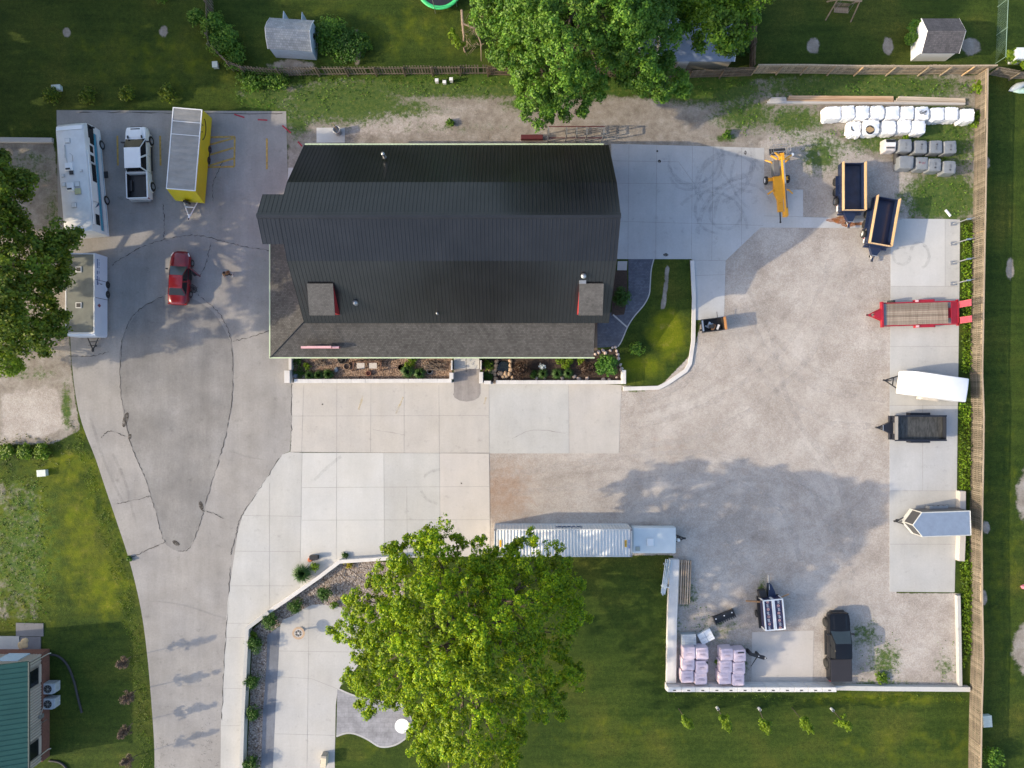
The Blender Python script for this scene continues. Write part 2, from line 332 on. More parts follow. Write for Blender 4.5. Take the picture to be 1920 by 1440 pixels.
GRAV = [(1150, 722), (1235, 727), (1300, 660), (1340, 500), (1425, 420), (1680, 420), (1680, 1112), (1800, 1112), (1800, 1290), (1258, 1290), (1262, 1040), (920, 1044), (910, 840), (1150, 850)]
Rg = mx_(Rg, mask(X, Y, GRAV, 6))
Rg = mx_(Rg, mask(X, Y, [(1425, 265), (1470, 240), (1560, 255), (1640, 300), (1700, 310), (1720, 360), (1700, 420), (1425, 420)], 22))
Rg = mx_(Rg, mask(X, Y, [(655, 205), (800, 195), (870, 215), (860, 258), (640, 262)], 30, .75))
Rg = mx_(Rg, mask(X, Y, [(0, 735), (110, 720), (130, 800), (90, 822), (0, 830)], 20, .8))
Gd = mx_(Gd, mask(X, Y, [(445, 175), (560, 160), (640, 150), (960, 165), (1290, 190), (1430, 150), (1830, 140), (1830, 412), (1430, 412), (1440, 290), (540, 350), (537, 205)], 22))
Gd = mx_(Gd, mask(X, Y, [(-200, 262), (100, 262), (120, 440), (135, 700), (150, 808), (98, 832), (-200, 836)], 9))
Gd = mx_(Gd, mask(X, Y, [(-200, 895), (85, 890), (95, 1000), (80, 1170), (-200, 1180)], 18, .46))
for q in [(308, 60, 9, 12), (126, 62, 8, 10), (1524, 87, 13, 17), (1664, 86, 11, 17), (1818, 88, 20, 18), (1922, 1215, 26, 50), (1922, 930, 20, 50), (1848, 990, 8, 14), (1893, 505, 8, 22),
          (548, 125, 45, 14), (1843, 1120, 8, 16), (670, 92, 8, 34), (1848, 305, 9, 12)]:
    Gd = mx_(Gd, blob(X, Y, *q, val=.86))
Gd = mx_(Gd, mask(X, Y, [(1248, 498), (1256, 499), (1247, 580), (1238, 580)], 4, .9))
for q in [(930, 162, 460, 26, .85), (640, 190, 150, 48, .85), (500, 175, 60, 40, .85), (560, 225, 30, 45, .7), (760, 205, 80, 26, .62), (1000, 190, 80, 28, .66), (830, 240, 200, 14, .42), (1330, 168, 120, 32, .88), (1400, 215, 80, 40, .68), (1620, 165, 230, 30, .86), (1490, 225, 70, 34, .7), (1540, 290, 50, 44, .66), (1640, 265, 60, 30, .66), (1760, 255, 85, 85, .8), (1765, 370, 80, 56, .86),
          (1560, 265, 130, 34, .5), (1450, 215, 30, 22, .55), (1360, 260, 28, 9, .7), (845, 232, 14, 12, .6), (1535, 300, 25, 30, .55), (60, 300, 60, 26, .45), (100, 400, 26, 70, .5), (60, 700, 80, 22, .45), (125, 760, 12, 50, .7),
          (1290, 1115, 26, 40, .52), (1350, 1180, 60, 40, .45), (1660, 1240, 40, 44, .6), (1620, 1190, 40, 40, .52), (1770, 1245, 26, 34, .52), (1430, 1110, 14, 40, .55), (1395, 1240, 12, 40, .5), (1650, 1285, 90, 12, .6),
          (40, 1030, 90, 170, .62), (50, 330, 70, 40, .5), (540, 205, 18, 60, .55), (630, 90, 50, 55, .7), (1270, 1195, 20, 50, .45), (1185, 730, 30, 8, .6), (80, 525, 40, 60, .4)]:
    Bw = mx_(Bw, blob(X, Y, *q))
for q in [(1252, 625, 34, 44, 1.0), (240, 900, 130, 260, .42), (1200, 690, 55, 30, .6), (700, 1400, 60, 40, .3), (120, 880, 90, 60, .5), (1700, 1400, 260, 50, .34), (1880, 1050, 60, 400, .3), (1650, 1310, 160, 14, .55), (960, 70, 50, 80, .5), (945, 925, 70, 70, .62), (1250, 840, 60, 40, .3), (150, 1000, 60, 180, .5), (40, 1030, 90, 170, .6), (200, 1100, 60, 90, .55), (750, 60, 260, 70, .34), (300, 110, 260, 90, .35), (1150, 1370, 220, 60, .3)]:
    Al = mx_(Al, blob(X, Y, *q))
me = bpy.data.meshes.new('ground'); ny, nx = X.shape
vv = np.stack([(X - 960) * S, -(Y - 720) * S, np.zeros(X.shape)], -1).reshape(-1, 3)
idx = np.arange(ny * nx).reshape(ny, nx)
ff = np.stack([idx[1:, :-1], idx[1:, 1:], idx[:-1, 1:], idx[:-1, :-1]], -1).reshape(-1, 4)
def fastmesh(me, v, f):
    n, k = f.shape; me.vertices.add(len(v)); me.vertices.foreach_set('co', np.ascontiguousarray(v, np.float32).ravel())
    me.loops.add(n * k); me.loops.foreach_set('vertex_index', np.ascontiguousarray(f, np.int32).ravel())
    me.polygons.add(n); me.polygons.foreach_set('loop_start', np.arange(0, n * k, k, dtype=np.int32)); me.update(calc_edges=True)
fastmesh(me, vv, ff)
ca = me.attributes.new('zone', 'FLOAT_COLOR', 'POINT'); ca.data.foreach_set('color', np.stack([Rg, Gd, Bw, Al], -1).astype(np.float32).ravel())
me.materials.append(ground_material()); o = bpy.data.objects.new('ground', me); COL.objects.link(o); structure(o)

# ---------------------------------------------------------------- paved sheets
def sheet(name, pts, z, mat, depth=.02):
    mb = MB(); mb.prism([tuple(at(*p)[:2]) for p in pts], z - depth, z); return structure(mb.build(name, mat))
def spline(pts, n=8):
    out = []
    for i in range(len(pts) - 1):
        p0 = pts[max(i - 1, 0)]; p1 = pts[i]; p2 = pts[i + 1]; p3 = pts[min(i + 2, len(pts) - 1)]
        for k in range(n):
            t = k / n
            out.append(tuple(.5 * (2 * b + (c - a) * t + (2 * a - 5 * b + 4 * c - d) * t * t + (3 * b - a - 3 * c + d) * t ** 3) for a, b, c, d in zip(p0, p1, p2, p3)))
    out.append(tuple(pts[-1])); return out
def ribbon(mb, pts, w, z, jit=0.0, wj=.0):
    P = [at(*p) for p in pts]; L_, R_ = [], []
    for i, p in enumerate(P):
        d = (P[min(i + 1, len(P) - 1)] - P[max(i - 1, 0)]); d = d.normalized() if d.length else Vector((1, 0, 0)); n = Vector((-d.y, d.x, 0))
        q = p + n * rnd.uniform(-jit, jit); ww = w * (1 + rnd.uniform(-wj, wj)) / 2
        L_.append((q + n * ww)[:2] + (z,)); R_.append((q - n * ww)[:2] + (z,))
    for i in range(len(P) - 1): mb.quad(R_[i], R_[i + 1], L_[i + 1], L_[i])
drive_left = spline([(130, 440), (133, 640), (148, 770), (180, 860), (200, 920), (222, 985), (240, 1040), (256, 1100), (268, 1160), (277, 1230), (284, 1310), (290, 1400), (290, 1470)], 4)
sheet('driveway', [(107, 207), (537, 209), (540, 345), (552, 420), (575, 660), (548, 690), (546, 800), (544, 846), (530, 852), (486, 916), (455, 967), (446, 1000), (440, 1060), (427, 1130), (420, 1250), (415, 1350), (414, 1470)] + drive_left[::-1] + [(110, 440)], .004, CON_OLD)
isl = spline([(316, 553), (360, 560), (400, 585), (425, 625), (438, 660), (436, 740), (425, 810), (408, 870), (385, 945), (366, 1005), (352, 1028), (335, 1033), (318, 1025), (308, 1012), (292, 955), (272, 893), (250, 840), (234, 790), (228, 735), (225, 660), (240, 615), (270, 575), (316, 553)], 4)
sheet('driveway_patch', isl[:-1], .008, CON_DK)
sl = [([(548, 716), (917, 716), (917, 850), (545, 847)], CON_A), ([(917, 716), (1066, 716), (1067, 850), (917, 850)], CON_C), ([(1066, 716), (1165, 722), (1160, 850), (1067, 850)], CON_A),
      ([(530, 852), (544, 847), (567, 849), (563, 1104), (510, 1140), (470, 1170), (466, 1230), (460, 1300), (455, 1470), (414, 1470), (415, 1350), (427, 1130), (446, 1000), (455, 967), (486, 916)], CON_C),
      ([(567, 849), (720, 849), (721, 1046), (640, 1049), (600, 1079), (563, 1104)], CON_B), ([(720, 849), (825, 849), (826, 1044), (721, 1046)], CON_C), ([(825, 849), (917, 849), (919, 1042), (826, 1044)], CON_D),
      ([(1146, 270), (1298, 274), (1296, 486), (1146, 486)], CON_N), ([(1298, 274), (1432, 278), (1432, 356), (1505, 356), (1505, 407), (1668.5, 411), (1668.5, 428), (1425, 427), (1360, 489), (1296, 487)], CON_N),
      ([(1298, 487), (1360, 489), (1357, 600), (1301, 600)], CON_N),
      ([(1669, 410), (1771, 411), (1771, 537), (1669, 537)], CON_B), ([(1771, 411), (1799, 412), (1798, 537), (1771, 537)], CON_C), ([(1669, 537), (1798, 537), (1795, 760), (1667, 760)], CON_C),
      ([(1667, 760), (1795, 760), (1793, 920), (1667, 920)], CON_N), ([(1667, 920), (1793, 920), (1789, 1110), (1667, 1109)], CON_C),
      ([(1410, 1185), (1525, 1182), (1523, 1287), (1408, 1287)], CON_D), ([(594, 240), (647, 240), (647, 268), (594, 268)], CON_B), ([(541, 315), (575, 315), (575, 350), (539, 350)], CON_B), ([(1158, 490), (1176, 490), (1175, 507), (1157, 507)], CON_C)]
for p, m in sl: sheet('concrete_slab', p, .012, m)
pat = spline([(632, 1462), (628, 1440), (629, 1380), (633, 1297), (660, 1265), (690, 1200), (650, 1145), (622, 1136), (604, 1133), (586, 1134), (568, 1142), (548, 1155), (526, 1171), (522, 1250), (517, 1330), (511, 1440), (510, 1462)], 3)
sheet('patio', pat, .012, CON_P)
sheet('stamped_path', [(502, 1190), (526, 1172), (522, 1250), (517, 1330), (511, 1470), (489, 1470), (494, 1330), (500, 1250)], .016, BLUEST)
sp_ = spline([(631, 1380), (650, 1374), (668, 1376), (690, 1386), (712, 1399), (735, 1398), (755, 1388), (770, 1372), (772, 1352), (762, 1330), (748, 1318), (715, 1314), (680, 1308), (655, 1300), (633, 1290)], 5)
sheet('stamped_patio', sp_, .016, STAMP); mb = MB(); ribbon(mb, sp_, .14, .02); structure(mb.build('patio_border', CON_C))
sl1 = spline([(1226, 485), (1221, 505), (1219, 530), (1217, 552), (1207, 572), (1190, 592), (1177, 612), (1165, 640), (1158, 650)], 4)
sheet('slate_path', [(1178, 484)] + sl1 + [(1120, 652), (1116, 605), (1147, 585), (1178, 560)], .008, SLATE)
mb = MB(); ribbon(mb, sl1, .1, .02); ribbon(mb, [(1149, 590), (1176, 614)], .13, .022); structure(mb.build('path_edging', CON_C))
sheet('path', [(1108, 600), (1120, 600), (1120, 660), (1106, 664)], .016, BRICK if 'BRICK' in globals() else WOODB)
sheet('entrance_path', [(851, 672), (900, 672), (901, 738)] + [(875 + 26 * math.cos(a), 738 + 15 * math.sin(a)) for a in [0, .5, 1.0, 1.57, 2.1, 2.6, 3.14]] + [(851, 738)], .02, concrete('stamped_entry', (.26, .24, .23), 3, .3, .14))
PEB = pebbles('pebble_bed', [(.09, .06, .045), (.24, .18, .14), (.30, .25, .21), (.42, .36, .32), (.20, .17, .16)], 8.5); MULCH = M('mulch', (.06, .04, .03), .95, 0, .5, 8, .8, 20); ROCKB = pebbles('pink_pebble_bed', [(.13, .08, .05), (.30, .20, .14), (.38, .27, .20), (.20, .13, .09)], 9)
sheet('pebble_bed', spline([(560, 1100), (640, 1052), (700, 1050), (760, 1060), (760, 1150), (690, 1170), (640, 1140), (604, 1133), (568, 1142), (526, 1171), (502, 1190), (500, 1250), (494, 1330), (489, 1470), (462, 1470), (470, 1300), (474, 1180)], 1), .008, PEB)
sheet('planting_bed', [(553, 672), (848, 668), (848, 712), (548, 712)], .012, ROCKB); sheet('planting_bed', [(905, 660), (1160, 655), (1166, 716), (905, 716)], .012, MULCH)
sheet('planting_bed', [(1150, 508), (1176, 507), (1176, 560), (1170, 590), (1146, 592)], .012, MULCH)
# joints, cracks and tyre marks
mb = MB()
J = [((548, 780), (917, 779)), ((567, 914), (917, 912)), ((567, 975), (917, 974)), ((450, 966), (566, 968)), ((437, 1033), (563, 1034)), ((430, 1098), (550, 1098)), ((506, 905), (506, 1140)), ((632, 720), (631, 1048)), ((696, 720), (695, 849)), ((758, 720), (758, 849)), ((823, 722), (826, 1060)), ((763, 912), (764, 1060)),
     ((570, 722), (566, 849)), ((720, 849), (721, 1050)), ((917, 722), (919, 1060)), ((1066, 722), (1067, 850)), ((545, 848), (917, 850)), ((567, 849), (563, 1070)), ((1231, 273), (1229, 486)), ((1179, 272), (1177, 486)), ((1337, 276), (1334, 488)), ((1390, 278), (1390, 460)), ((1146, 302), (1272, 304)), ((1146, 344), (1300, 345)), ((1146, 415), (1430, 423)), ((1272, 304), (1302, 346)), ((1298, 274), (1296, 487)), ((1303, 517), (1358, 515)), ((1298, 488), (1360, 489)), ((1432, 405), (1690, 412)),
     ((1669, 537), (1798, 537)), ((1667, 760), (1795, 760)), ((1667, 920), (1793, 920)), ((1771, 411), (1771, 537)), ((1729, 760), (1729, 920)), ((1667, 650), (1796, 650)), ((1667, 1020), (1790, 1020)), ((580, 1136), (576, 1440)), ((522, 1220), (660, 1222)), ((520, 1268), (585, 1272)), ((516, 1375), (628, 1378)), ((585, 1272), (636, 1292)), ((420, 1195), (462, 1195)), ((418, 1290), (460, 1290)), ((416, 1360), (458, 1360)), ((414, 1168), (470, 1168))]
for a, b in J: ribbon(mb, [a, b], .026, .0165)
for c in [[(960, 822), (1000, 806), (1060, 812)], [(700, 805), (740, 812), (760, 816)], [(430, 845), (470, 858), (500, 862)], [(340, 1286), (410, 1286)], [(262, 1128), (300, 1128), (345, 1135), (425, 1160)]]: ribbon(mb, spline(c, 7), .03, .0165, .03, .6)
structure(mb.build('slab_joints', concrete('joint', (.27, .26, .245), 3, .3, .2)))
mb = MB()
CR = [[(211, 497), (250, 472), (290, 455), (330, 445), (370, 442), (415, 451), (450, 461), (505, 470)], [(307, 382), (309, 420), (308, 448)], [(396, 455), (388, 490), (375, 520)], [(245, 600), (230, 640), (226, 720), (235, 775), (246, 830), (270, 890), (290, 950), (305, 1005), (311, 1015)], [(245, 600), (265, 578), (312, 553)], [(372, 553), (400, 575), (420, 600), (434, 640), (437, 720), (430, 790), (412, 860), (390, 930), (375, 985), (355, 1028), (335, 1033)],
      [(437, 640), (470, 632), (508, 620)], [(241, 1048), (270, 1034), (311, 1015)], [(220, 944), (250, 938), (282, 930)], [(190, 820), (208, 808), (236, 818)], [(380, 957), (400, 962), (420, 972)], [(130, 668), (170, 668), (205, 660)], [(150, 210), (300, 212), (530, 214)], [(433, 1040), (444, 1000), (452, 970), (486, 918), (528, 854)], [(416, 1350), (421, 1250), (428, 1130), (433, 1060)], [(548, 720), (547, 800), (545, 845)], [(400, 380), (402, 340), (420, 300)]]
for c in CR: ribbon(mb, spline(c, 12), .042, .0205, .06, 1.0)
for _ in range(46):                                   # crazed patch low on the drive
    x, y = rnd.uniform(375, 412), rnd.uniform(1330, 1450); ribbon(mb, [(x, y), (x + rnd.uniform(-4, 4), y + rnd.uniform(-4, 4))], .018, .0205)
for _ in range(30):
    x, y = rnd.uniform(290, 330), rnd.uniform(1380, 1450); ribbon(mb, [(x, y), (x + rnd.uniform(-4, 4), y + rnd.uniform(-4, 4))], .018, .0205)
structure(mb.build('pavement_cracks', M('crack_dirt', (.06, .055, .05), .95, 0, .3)))
def seethrough(name, col, lo, hi, sc):
    m, t, b, N, L = newmat(name); b.inputs['Base Color'].default_value = col + (1,); b.inputs['Roughness'].default_value = .9
    tc = N('ShaderNodeTexCoord'); n = N('ShaderNodeTexNoise'); n.inputs['Scale'].default_value = sc; n.inputs['Detail'].default_value = 8; n.inputs['Roughness'].default_value = .7; L(tc.outputs['Object'], n.inputs['Vector'])
    mr = N('ShaderNodeMapRange'); mr.inputs[1].default_value = .35; mr.inputs[2].default_value = .7; mr.inputs[3].default_value = lo; mr.inputs[4].default_value = hi; L(n.outputs[0], mr.inputs[0]); L(mr.outputs[0], b.inputs['Alpha']); return m
mb = MB()
def arc(cx, cy, r, a0, a1, n=26): return [(cx + r * math.cos(math.radians(a0 + (a1 - a0) * k / n)), cy + r * math.sin(math.radians(a0 + (a1 - a0) * k / n))) for k in range(n + 1)]
for cx, cy, r, a0, a1 in [(1300, 300, 46, -40, 190), (1304, 300, 52, -30, 170), (1370, 350, 60, 150, 330), (1372, 352, 68, 160, 330), (1395, 400, 55, 170, 340), (1420, 440, 110, 180, 260), (1424, 442, 118, 182, 262), (1330, 430, 70, 220, 360), (1325, 300, 84, -20, 70), (1322, 298, 92, -20, 65), (1440, 330, 70, 120, 230), (1360, 400, 30, 0, 240), (1345, 395, 42, 90, 300), (1410, 300, 60, 90, 200), (1290, 320, 36, 20, 160),
                          (1690, 480, 16, 0, 300), (1722, 470, 14, 180, 330), (1715, 480, 26, -60, 60)]:
    ribbon(mb, arc(cx, cy, r, a0, a1), .26, .0235, .02, .25)
for c in [[(170, 780), (195, 860), (230, 940)], [(212, 850), (236, 905), (255, 980)], [(795, 895), (805, 885), (825, 880)], [(790, 920), (800, 935), (820, 945)], [(590, 900), (610, 880), (640, 855)]]:
    ribbon(mb, spline(c, 8), .24, .0235, .02, .2)
structure(mb.build('tyre_marks', seethrough('tyre_mark_film', (.07, .075, .09), .0, .2, 1.9)))
mb = MB()
for l in [[(681, 742), (673, 768)], [(756, 744), (743, 776)], [(912, 745), (908, 758)]]: ribbon(mb, spline(l, 5), .16, .0225, .03, .4)
structure(mb.build('faint_parking_lines', seethrough('faint_line_film', (.62, .48, .18), .0, .5, 3)))
mb = MB()
for c in [[(1180, 800), (1300, 770), (1430, 690), (1520, 580), (1560, 480)], [(1190, 840), (1330, 810), (1470, 720), (1560, 600), (1600, 480)], [(960, 890), (1150, 860), (1330, 850), (1500, 900), (1560, 1000)], [(960, 925), (1160, 905), (1330, 895), (1460, 950), (1500, 1050)], [(1390, 560), (1440, 660), (1540, 730), (1660, 750)], [(1380, 620), (1440, 720), (1550, 790), (1660, 800)], [(1360, 1000), (1420, 1080), (1520, 1120), (1620, 1060)], [(1580, 1150), (1600, 1050), (1570, 900), (1480, 760), (1440, 600)], [(1200, 760), (1280, 720), (1360, 640)]]:
    ribbon(mb, spline(c, 10), .55, .006, .05, .3)
structure(mb.build('wheel_tracks', seethrough('track_film', (.50, .465, .435), .0, .4, .9)))
mb = MB()
for c in [[(1170, 780), (1290, 748), (1410, 668), (1495, 560)], [(960, 905), (1150, 880), (1330, 870), (1480, 920), (1540, 1020)], [(1400, 540), (1455, 640), (1550, 705), (1660, 725)], [(1560, 1150), (1580, 1050), (1550, 910), (1460, 770)], [(1300, 930), (1400, 900), (1520, 920), (1620, 1000)], [(1330, 1100), (1420, 1000), (1560, 980), (1650, 900)]]:
    ribbon(mb, spline(c, 10), .4, .0075, .06, .5)
structure(mb.build('damp_tracks', seethrough('damp_track_film', (.18, .165, .155), .0, .13, .9)))
mb = MB()
for (cx, cy, rx, ry) in [(1578, 413, 20, 7), (1590, 421, 16, 5), (1560, 413, 12, 4), (1610, 420, 14, 3)]:
    mb.prism([at(cx + rx * math.cos(a) * rnd.uniform(.8, 1.1), cy + ry * math.sin(a) * rnd.uniform(.8, 1.1))[:2] for a in np.linspace(0, 6.28, 14)[:-1]], .021, .0235 + .0005 * len(mb.f) / 20)
structure(mb.build('rust_stain', seethrough('rust_film', (.40, .15, .05), .15, .75, 1.5)))
mb = MB()
for (cx, cy, rx, ry, a) in [(236, 787, 5, 15, .3), (244, 819, 3, 6, .3), (378, 948, 4, 10, -.3), (331, 1018, 8, 4, .6), (1397, 287, 2.5, 4, 0), (1236, 303, 3, 3, 0), (1232, 284, 2, 2, 0), (865, 906, 1.6, 1.6, 0), (605, 758, 1.6, 1.6, 0), (1248, 478, 5, 3, 0)]:
    mb.prism([at(cx + rx * math.cos(t) * math.cos(a) - ry * math.sin(t) * math.sin(a), cy + rx * math.cos(t) * math.sin(a) + ry * math.sin(t) * math.cos(a))[:2] for t in np.linspace(0, 6.28, 12)[:-1]], .021, .0245)
structure(mb.build('oil_stains', seethrough('oil_film', (.06, .052, .045), .0, .8, 3.5)))
mb = MB()
for l in [[(441, 257), (390, 258)], [(441, 257), (440, 313)], [(440, 313), (390, 314)], [(438, 260), (394, 272)], [(438, 278), (394, 291)], [(440, 297), (394, 311)], [(501, 260), (501, 318)], [(221, 255), (222, 311)], [(301, 255), (302, 311)]]:
    ribbon(mb, l, .17, .0225)
structure(mb.build('parking_lines', seethrough('yellow_line_film', (.56, .36, .08), .45, 1, 3)))
mb = MB()
for l in [[(440, 215), (459, 221)], [(484, 225), (502, 226)], [(530, 236), (546, 250)], [(559, 266), (567, 275)]]: ribbon(mb, l, .13, .026)
structure(mb.build('red_marking_lines', M('red_marking', (.35, .02, .04), .7)))

# ---------------------------------------------------------------- foliage
def unit(n):
    d = rng.normal(size=(n, 3)); return d / np.linalg.norm(d, axis=1, keepdims=True)
def leafmesh(name, cen, nor, ln, wd, mat, parent=None):
    n = len(cen); t = unit(n); nor = nor / (np.linalg.norm(nor, axis=1, keepdims=True) + 1e-9)
    t = t - nor * np.sum(t * nor, 1, keepdims=True); t /= (np.linalg.norm(t, axis=1, keepdims=True) + 1e-9); b = np.cross(nor, t)
    ln = ln[:, None]; wd = wd[:, None]; fold = nor * wd * .25
    v = np.stack([cen - t * ln / 2, cen + b * wd / 2 + fold, cen + t * ln / 2, cen - b * wd / 2 + fold], 1).reshape(-1, 3)
    me = bpy.data.meshes.new(name); fastmesh(me, v, np.arange(4 * n).reshape(n, 4)); me.materials.append(mat)
    o = bpy.data.objects.new(name, me); COL.objects.link(o)
    if parent: o.parent = parent
    return o
def clumps(lobes, per, leaves, sub, lsize, up=.35, flat=.75, shell=.55):
    """lobes: rows of x, y, z, radius -> leaf centres and normals in leafy bunches round each lobe"""
    lob = np.repeat(np.asarray(lobes, float), per, 0); n = len(lob); d = unit(n); d[:, 2] = np.where(d[:, 2] < -.35, -d[:, 2], d[:, 2])
    rad = lob[:, 3:4] * (shell + (1 - shell) * rng.random((n, 1)) ** .5); pos = lob[:, :3] + d * rad * np.array([1, 1, flat])
    c = np.repeat(pos, leaves, 0); dd = np.repeat(d, leaves, 0); e = unit(len(c)); c = c + e * sub * (rng.random((len(c), 1)) ** .4)
    nr = dd * .45 + e * .55 + np.array([0, 0, up]) + rng.normal(size=e.shape) * .35
    s = lsize * (.65 + .7 * rng.random(len(c))); return c, nr, s
def inpoly(P, x, y): return seg_dist(np.array([[x]], float), np.array([[y]], float), P)[0, 0]
def tree(name, label, poly, trunk, zlo, zhi, nl, mat, group=None, lobe=(.8, 1.5), per=16, leaves=14, sub=.34, lsize=.24, trunk_r=.38, limbs=26, curve=.75, cat='tree', core=.35, dens=None):
    P = np.array(poly, float); x0, y0 = P.min(0); x1, y1 = P.max(0); pts = []
    qx = rng.uniform(x0, x1, nl * 8); qy = rng.uniform(y0, y1, nl * 8); d = seg_dist(qx, qy, poly); ok = d > 3; qx, qy, d = qx[ok][:nl], qy[ok][:nl], d[ok][:nl]
    dm = np.percentile(d, 96); h = np.clip(d / dm, 0, 1) ** curve
    base = at(*trunk); lob = []
    for x, y, hh, dd in zip(qx, qy, h, d):
        inner = rnd.random() < core
        z = zlo + (zhi - zlo) * hh * (rnd.uniform(.25, .8) if inner else rnd.uniform(.88, 1.05)); r = min(rnd.uniform(*lobe), max(.35, dd * S * .95)); lob.append((*at(x, y, z), r))
    lob = np.array(lob); lob[:, :2] -= np.array(base[:2]); root = thing(name, label, cat, base, 0, group)
    tb = MB(); top = np.array([lob[:, 0].mean() * .35, lob[:, 1].mean() * .35, zlo + (zhi - zlo) * .55])
    tb.tube([(0, 0, -.1), (0, 0, .6), tuple(top * [.3, .3, .4]), tuple(top * [.6, .6, .62]), tuple(top * [.8, .8, .8])], [trunk_r * 1.35, trunk_r, trunk_r * .8, trunk_r * .45, trunk_r * .2], 9)
    lob = np.concatenate([lob, np.array([[top[0] * .8 + rnd.uniform(-1.6, 1.6), top[1] * .8 + rnd.uniform(-1.6, 1.6), top[2] * rnd.uniform(.95, 1.35), rnd.uniform(.5, .85)] for _ in range(26)])])
    for i in rng.choice(len(lob), min(limbs, len(lob)), replace=False):
        e = lob[i, :3]; f = rnd.uniform(.35, .9); a = top * [f, f, f]; mid = a * .45 + e * .55 + np.array([rnd.uniform(-.6, .6), rnd.uniform(-.6, .6), rnd.uniform(-.3, .5)])
        tb.tube([tuple(a), tuple(mid), tuple(e)], [trunk_r * .42, trunk_r * .24, trunk_r * .08], 6)
        for _ in range(2):
            q = mid + np.array([rnd.uniform(-1.6, 1.6), rnd.uniform(-1.6, 1.6), rnd.uniform(-.2, 1)]); tb.tube([tuple(mid), tuple(mid * .5 + q * .5 + np.array([0, 0, .2])), tuple(q)], [trunk_r * .15, trunk_r * .1, trunk_r * .03], 5)
    tb.build('trunk', BARK, root, True)
    c, nr, s = clumps(lob, per, leaves, sub, lsize); leafmesh('crown', c, nr, s, s * .62, mat, root); return root
def shrub(name, label, px, py, r, h, mat, cat='shrub', group=None, n=500, ls=.14, spiky=False, z0=0.0, part=None):
    b = at(px, py) + Vector((0, 0, z0))
    if spiky:                                        # arching blades
        m = MB()
        for _ in range(n):
            a = rnd.uniform(0, 6.28); l = r * rnd.uniform(.5, 1.05); hh = h * rnd.uniform(.6, 1.05); u = Vector((math.cos(a), math.sin(a), 0)); v = Vector((-u.y, u.x, 0)) * rnd.uniform(.012, .03)
            p0 = u * .05; p1 = u * l * .5 + Vector((0, 0, hh)); p2 = u * l + Vector((0, 0, hh * rnd.uniform(.3, .8))); m.quad(p0 - v, p0 + v, p1 + v, p1 - v); m.quad(p1 - v, p1 + v, p2)
        o = m.build(name, mat); o.location = b; return tag(o, label, cat, group)
    lob = []
    for _ in range(14):
        a = rnd.uniform(0, 6.28); q = r * .55 * math.sqrt(rnd.random()); lob.append((q * math.cos(a), q * math.sin(a), h * rnd.uniform(.3, .72), r * rnd.uniform(.4, .6)))
    c, nr, s = clumps(lob, max(4, n // 70), 5, r * .16, ls, .4, min(1, h / r * .6)); c[:, 2] = np.abs(c[:, 2]) + .02
    root = thing(name, label, cat, b, 0, group); st = MB()
    for l in lob[:6]: st.tube([(0, 0, -.02), (l[0] * .6, l[1] * .6, l[2] * .6), l[:3]], [.03, .02, .01], 5)
    st.build('stem', BARK, root); leafmesh('foliage', c, nr, s, s * .6, mat, root); return root
# ---------------------------------------------------------------- the big barn-roofed building
XL, XR, YR, ZR, ZB, ZE = -365 * S, 170 * S, 263.5 * S, 10.8, 8.72, 4.05
HB, HE = 63.8 * S, 156.6 * S
barn = thing('barn', 'large barn shaped building with black gambrel metal roof and shingled porch skirt', 'building', (0, YR, 0))
mb = MB()
def slope(x0, x1, y0, z0, y1, z1, t=.09, rib=.3):
    nrm = Vector((0, -(z1 - z0), (y1 - y0))).normalized(); nrm = nrm if nrm.z > 0 else -nrm
    def pl(x, f, o): return (x, y0 + (y1 - y0) * f + nrm.y * o, z0 + (z1 - z0) * f + nrm.z * o)
    mb.loft([[pl(x0, 0, 0), pl(x1, 0, 0), pl(x1, 0, -t), pl(x0, 0, -t)], [pl(x0, 1, 0), pl(x1, 1, 0), pl(x1, 1, -t), pl(x0, 1, -t)]])
    n = int((x1 - x0) / rib)
    for k in range(n + 1):
        x = x0 + .02 + (x1 - x0 - .04) * k / n; w = .022
        mb.loft([[pl(x - w, f, .001), pl(x - w * .5, f, .022), pl(x + w * .5, f, .022), pl(x + w, f, .001)] for f in (0, 1)])
HX = XL - 34 * S
for sgn in (1, -1):
    slope(XL, XR, sgn * HB, ZB + .02, 0, ZR, rib=.305); slope(XL, XR, sgn * HE, ZE, sgn * HB, ZB, rib=.305)
    f = 1.95 / HB; slope(HX, XL - .002, sgn * 1.95, ZR + (ZB - ZR) * f, 0, ZR, rib=.305)
mb.build('roof', ROOFM, barn)
cp = MB(); cp.loft([[(HX - .02, y, z) for y, z in ((-.22, ZR - .11), (-.2, ZR - .07), (0, ZR + .06), (.2, ZR - .07), (.22, ZR - .11))], [(XR + .02, y, z) for y, z in ((-.22, ZR - .11), (-.2, ZR - .07), (0, ZR + .06), (.2, ZR - .07), (.22, ZR - .11))]])
cp.build('ridge_cap', ROOFM, barn)
x0, x1 = XL + .35, XR - .3; yw = HE - .35; wl = MB()
prof = [(-yw, 0), (yw, 0), (yw, ZE + .15), (HB, ZB - .16), (0, ZR - .16), (-HB, ZB - .16), (-yw, ZE + .15)]
wl.loft([[(x0, y, z) for y, z in prof], [(x1, y, z) for y, z in prof]]); wl.build('wall', REDB, barn)
dr = MB(); dr.box((x1 + .03, 1.5, 1.8), (.06, 4.2, 3.6)); dr.build('garage_door', WHITE, barn); dr = MB(); dr.box((x1 + .03, -4.6, 1.05), (.06, .95, 2.1)); d_ = dr.build('door', WHITE, barn); k_ = MB(); k_.box((x1 + .08, -4.25, 1.05), (.05, .05, .12)); k_.build('handle', STEEL, d_)
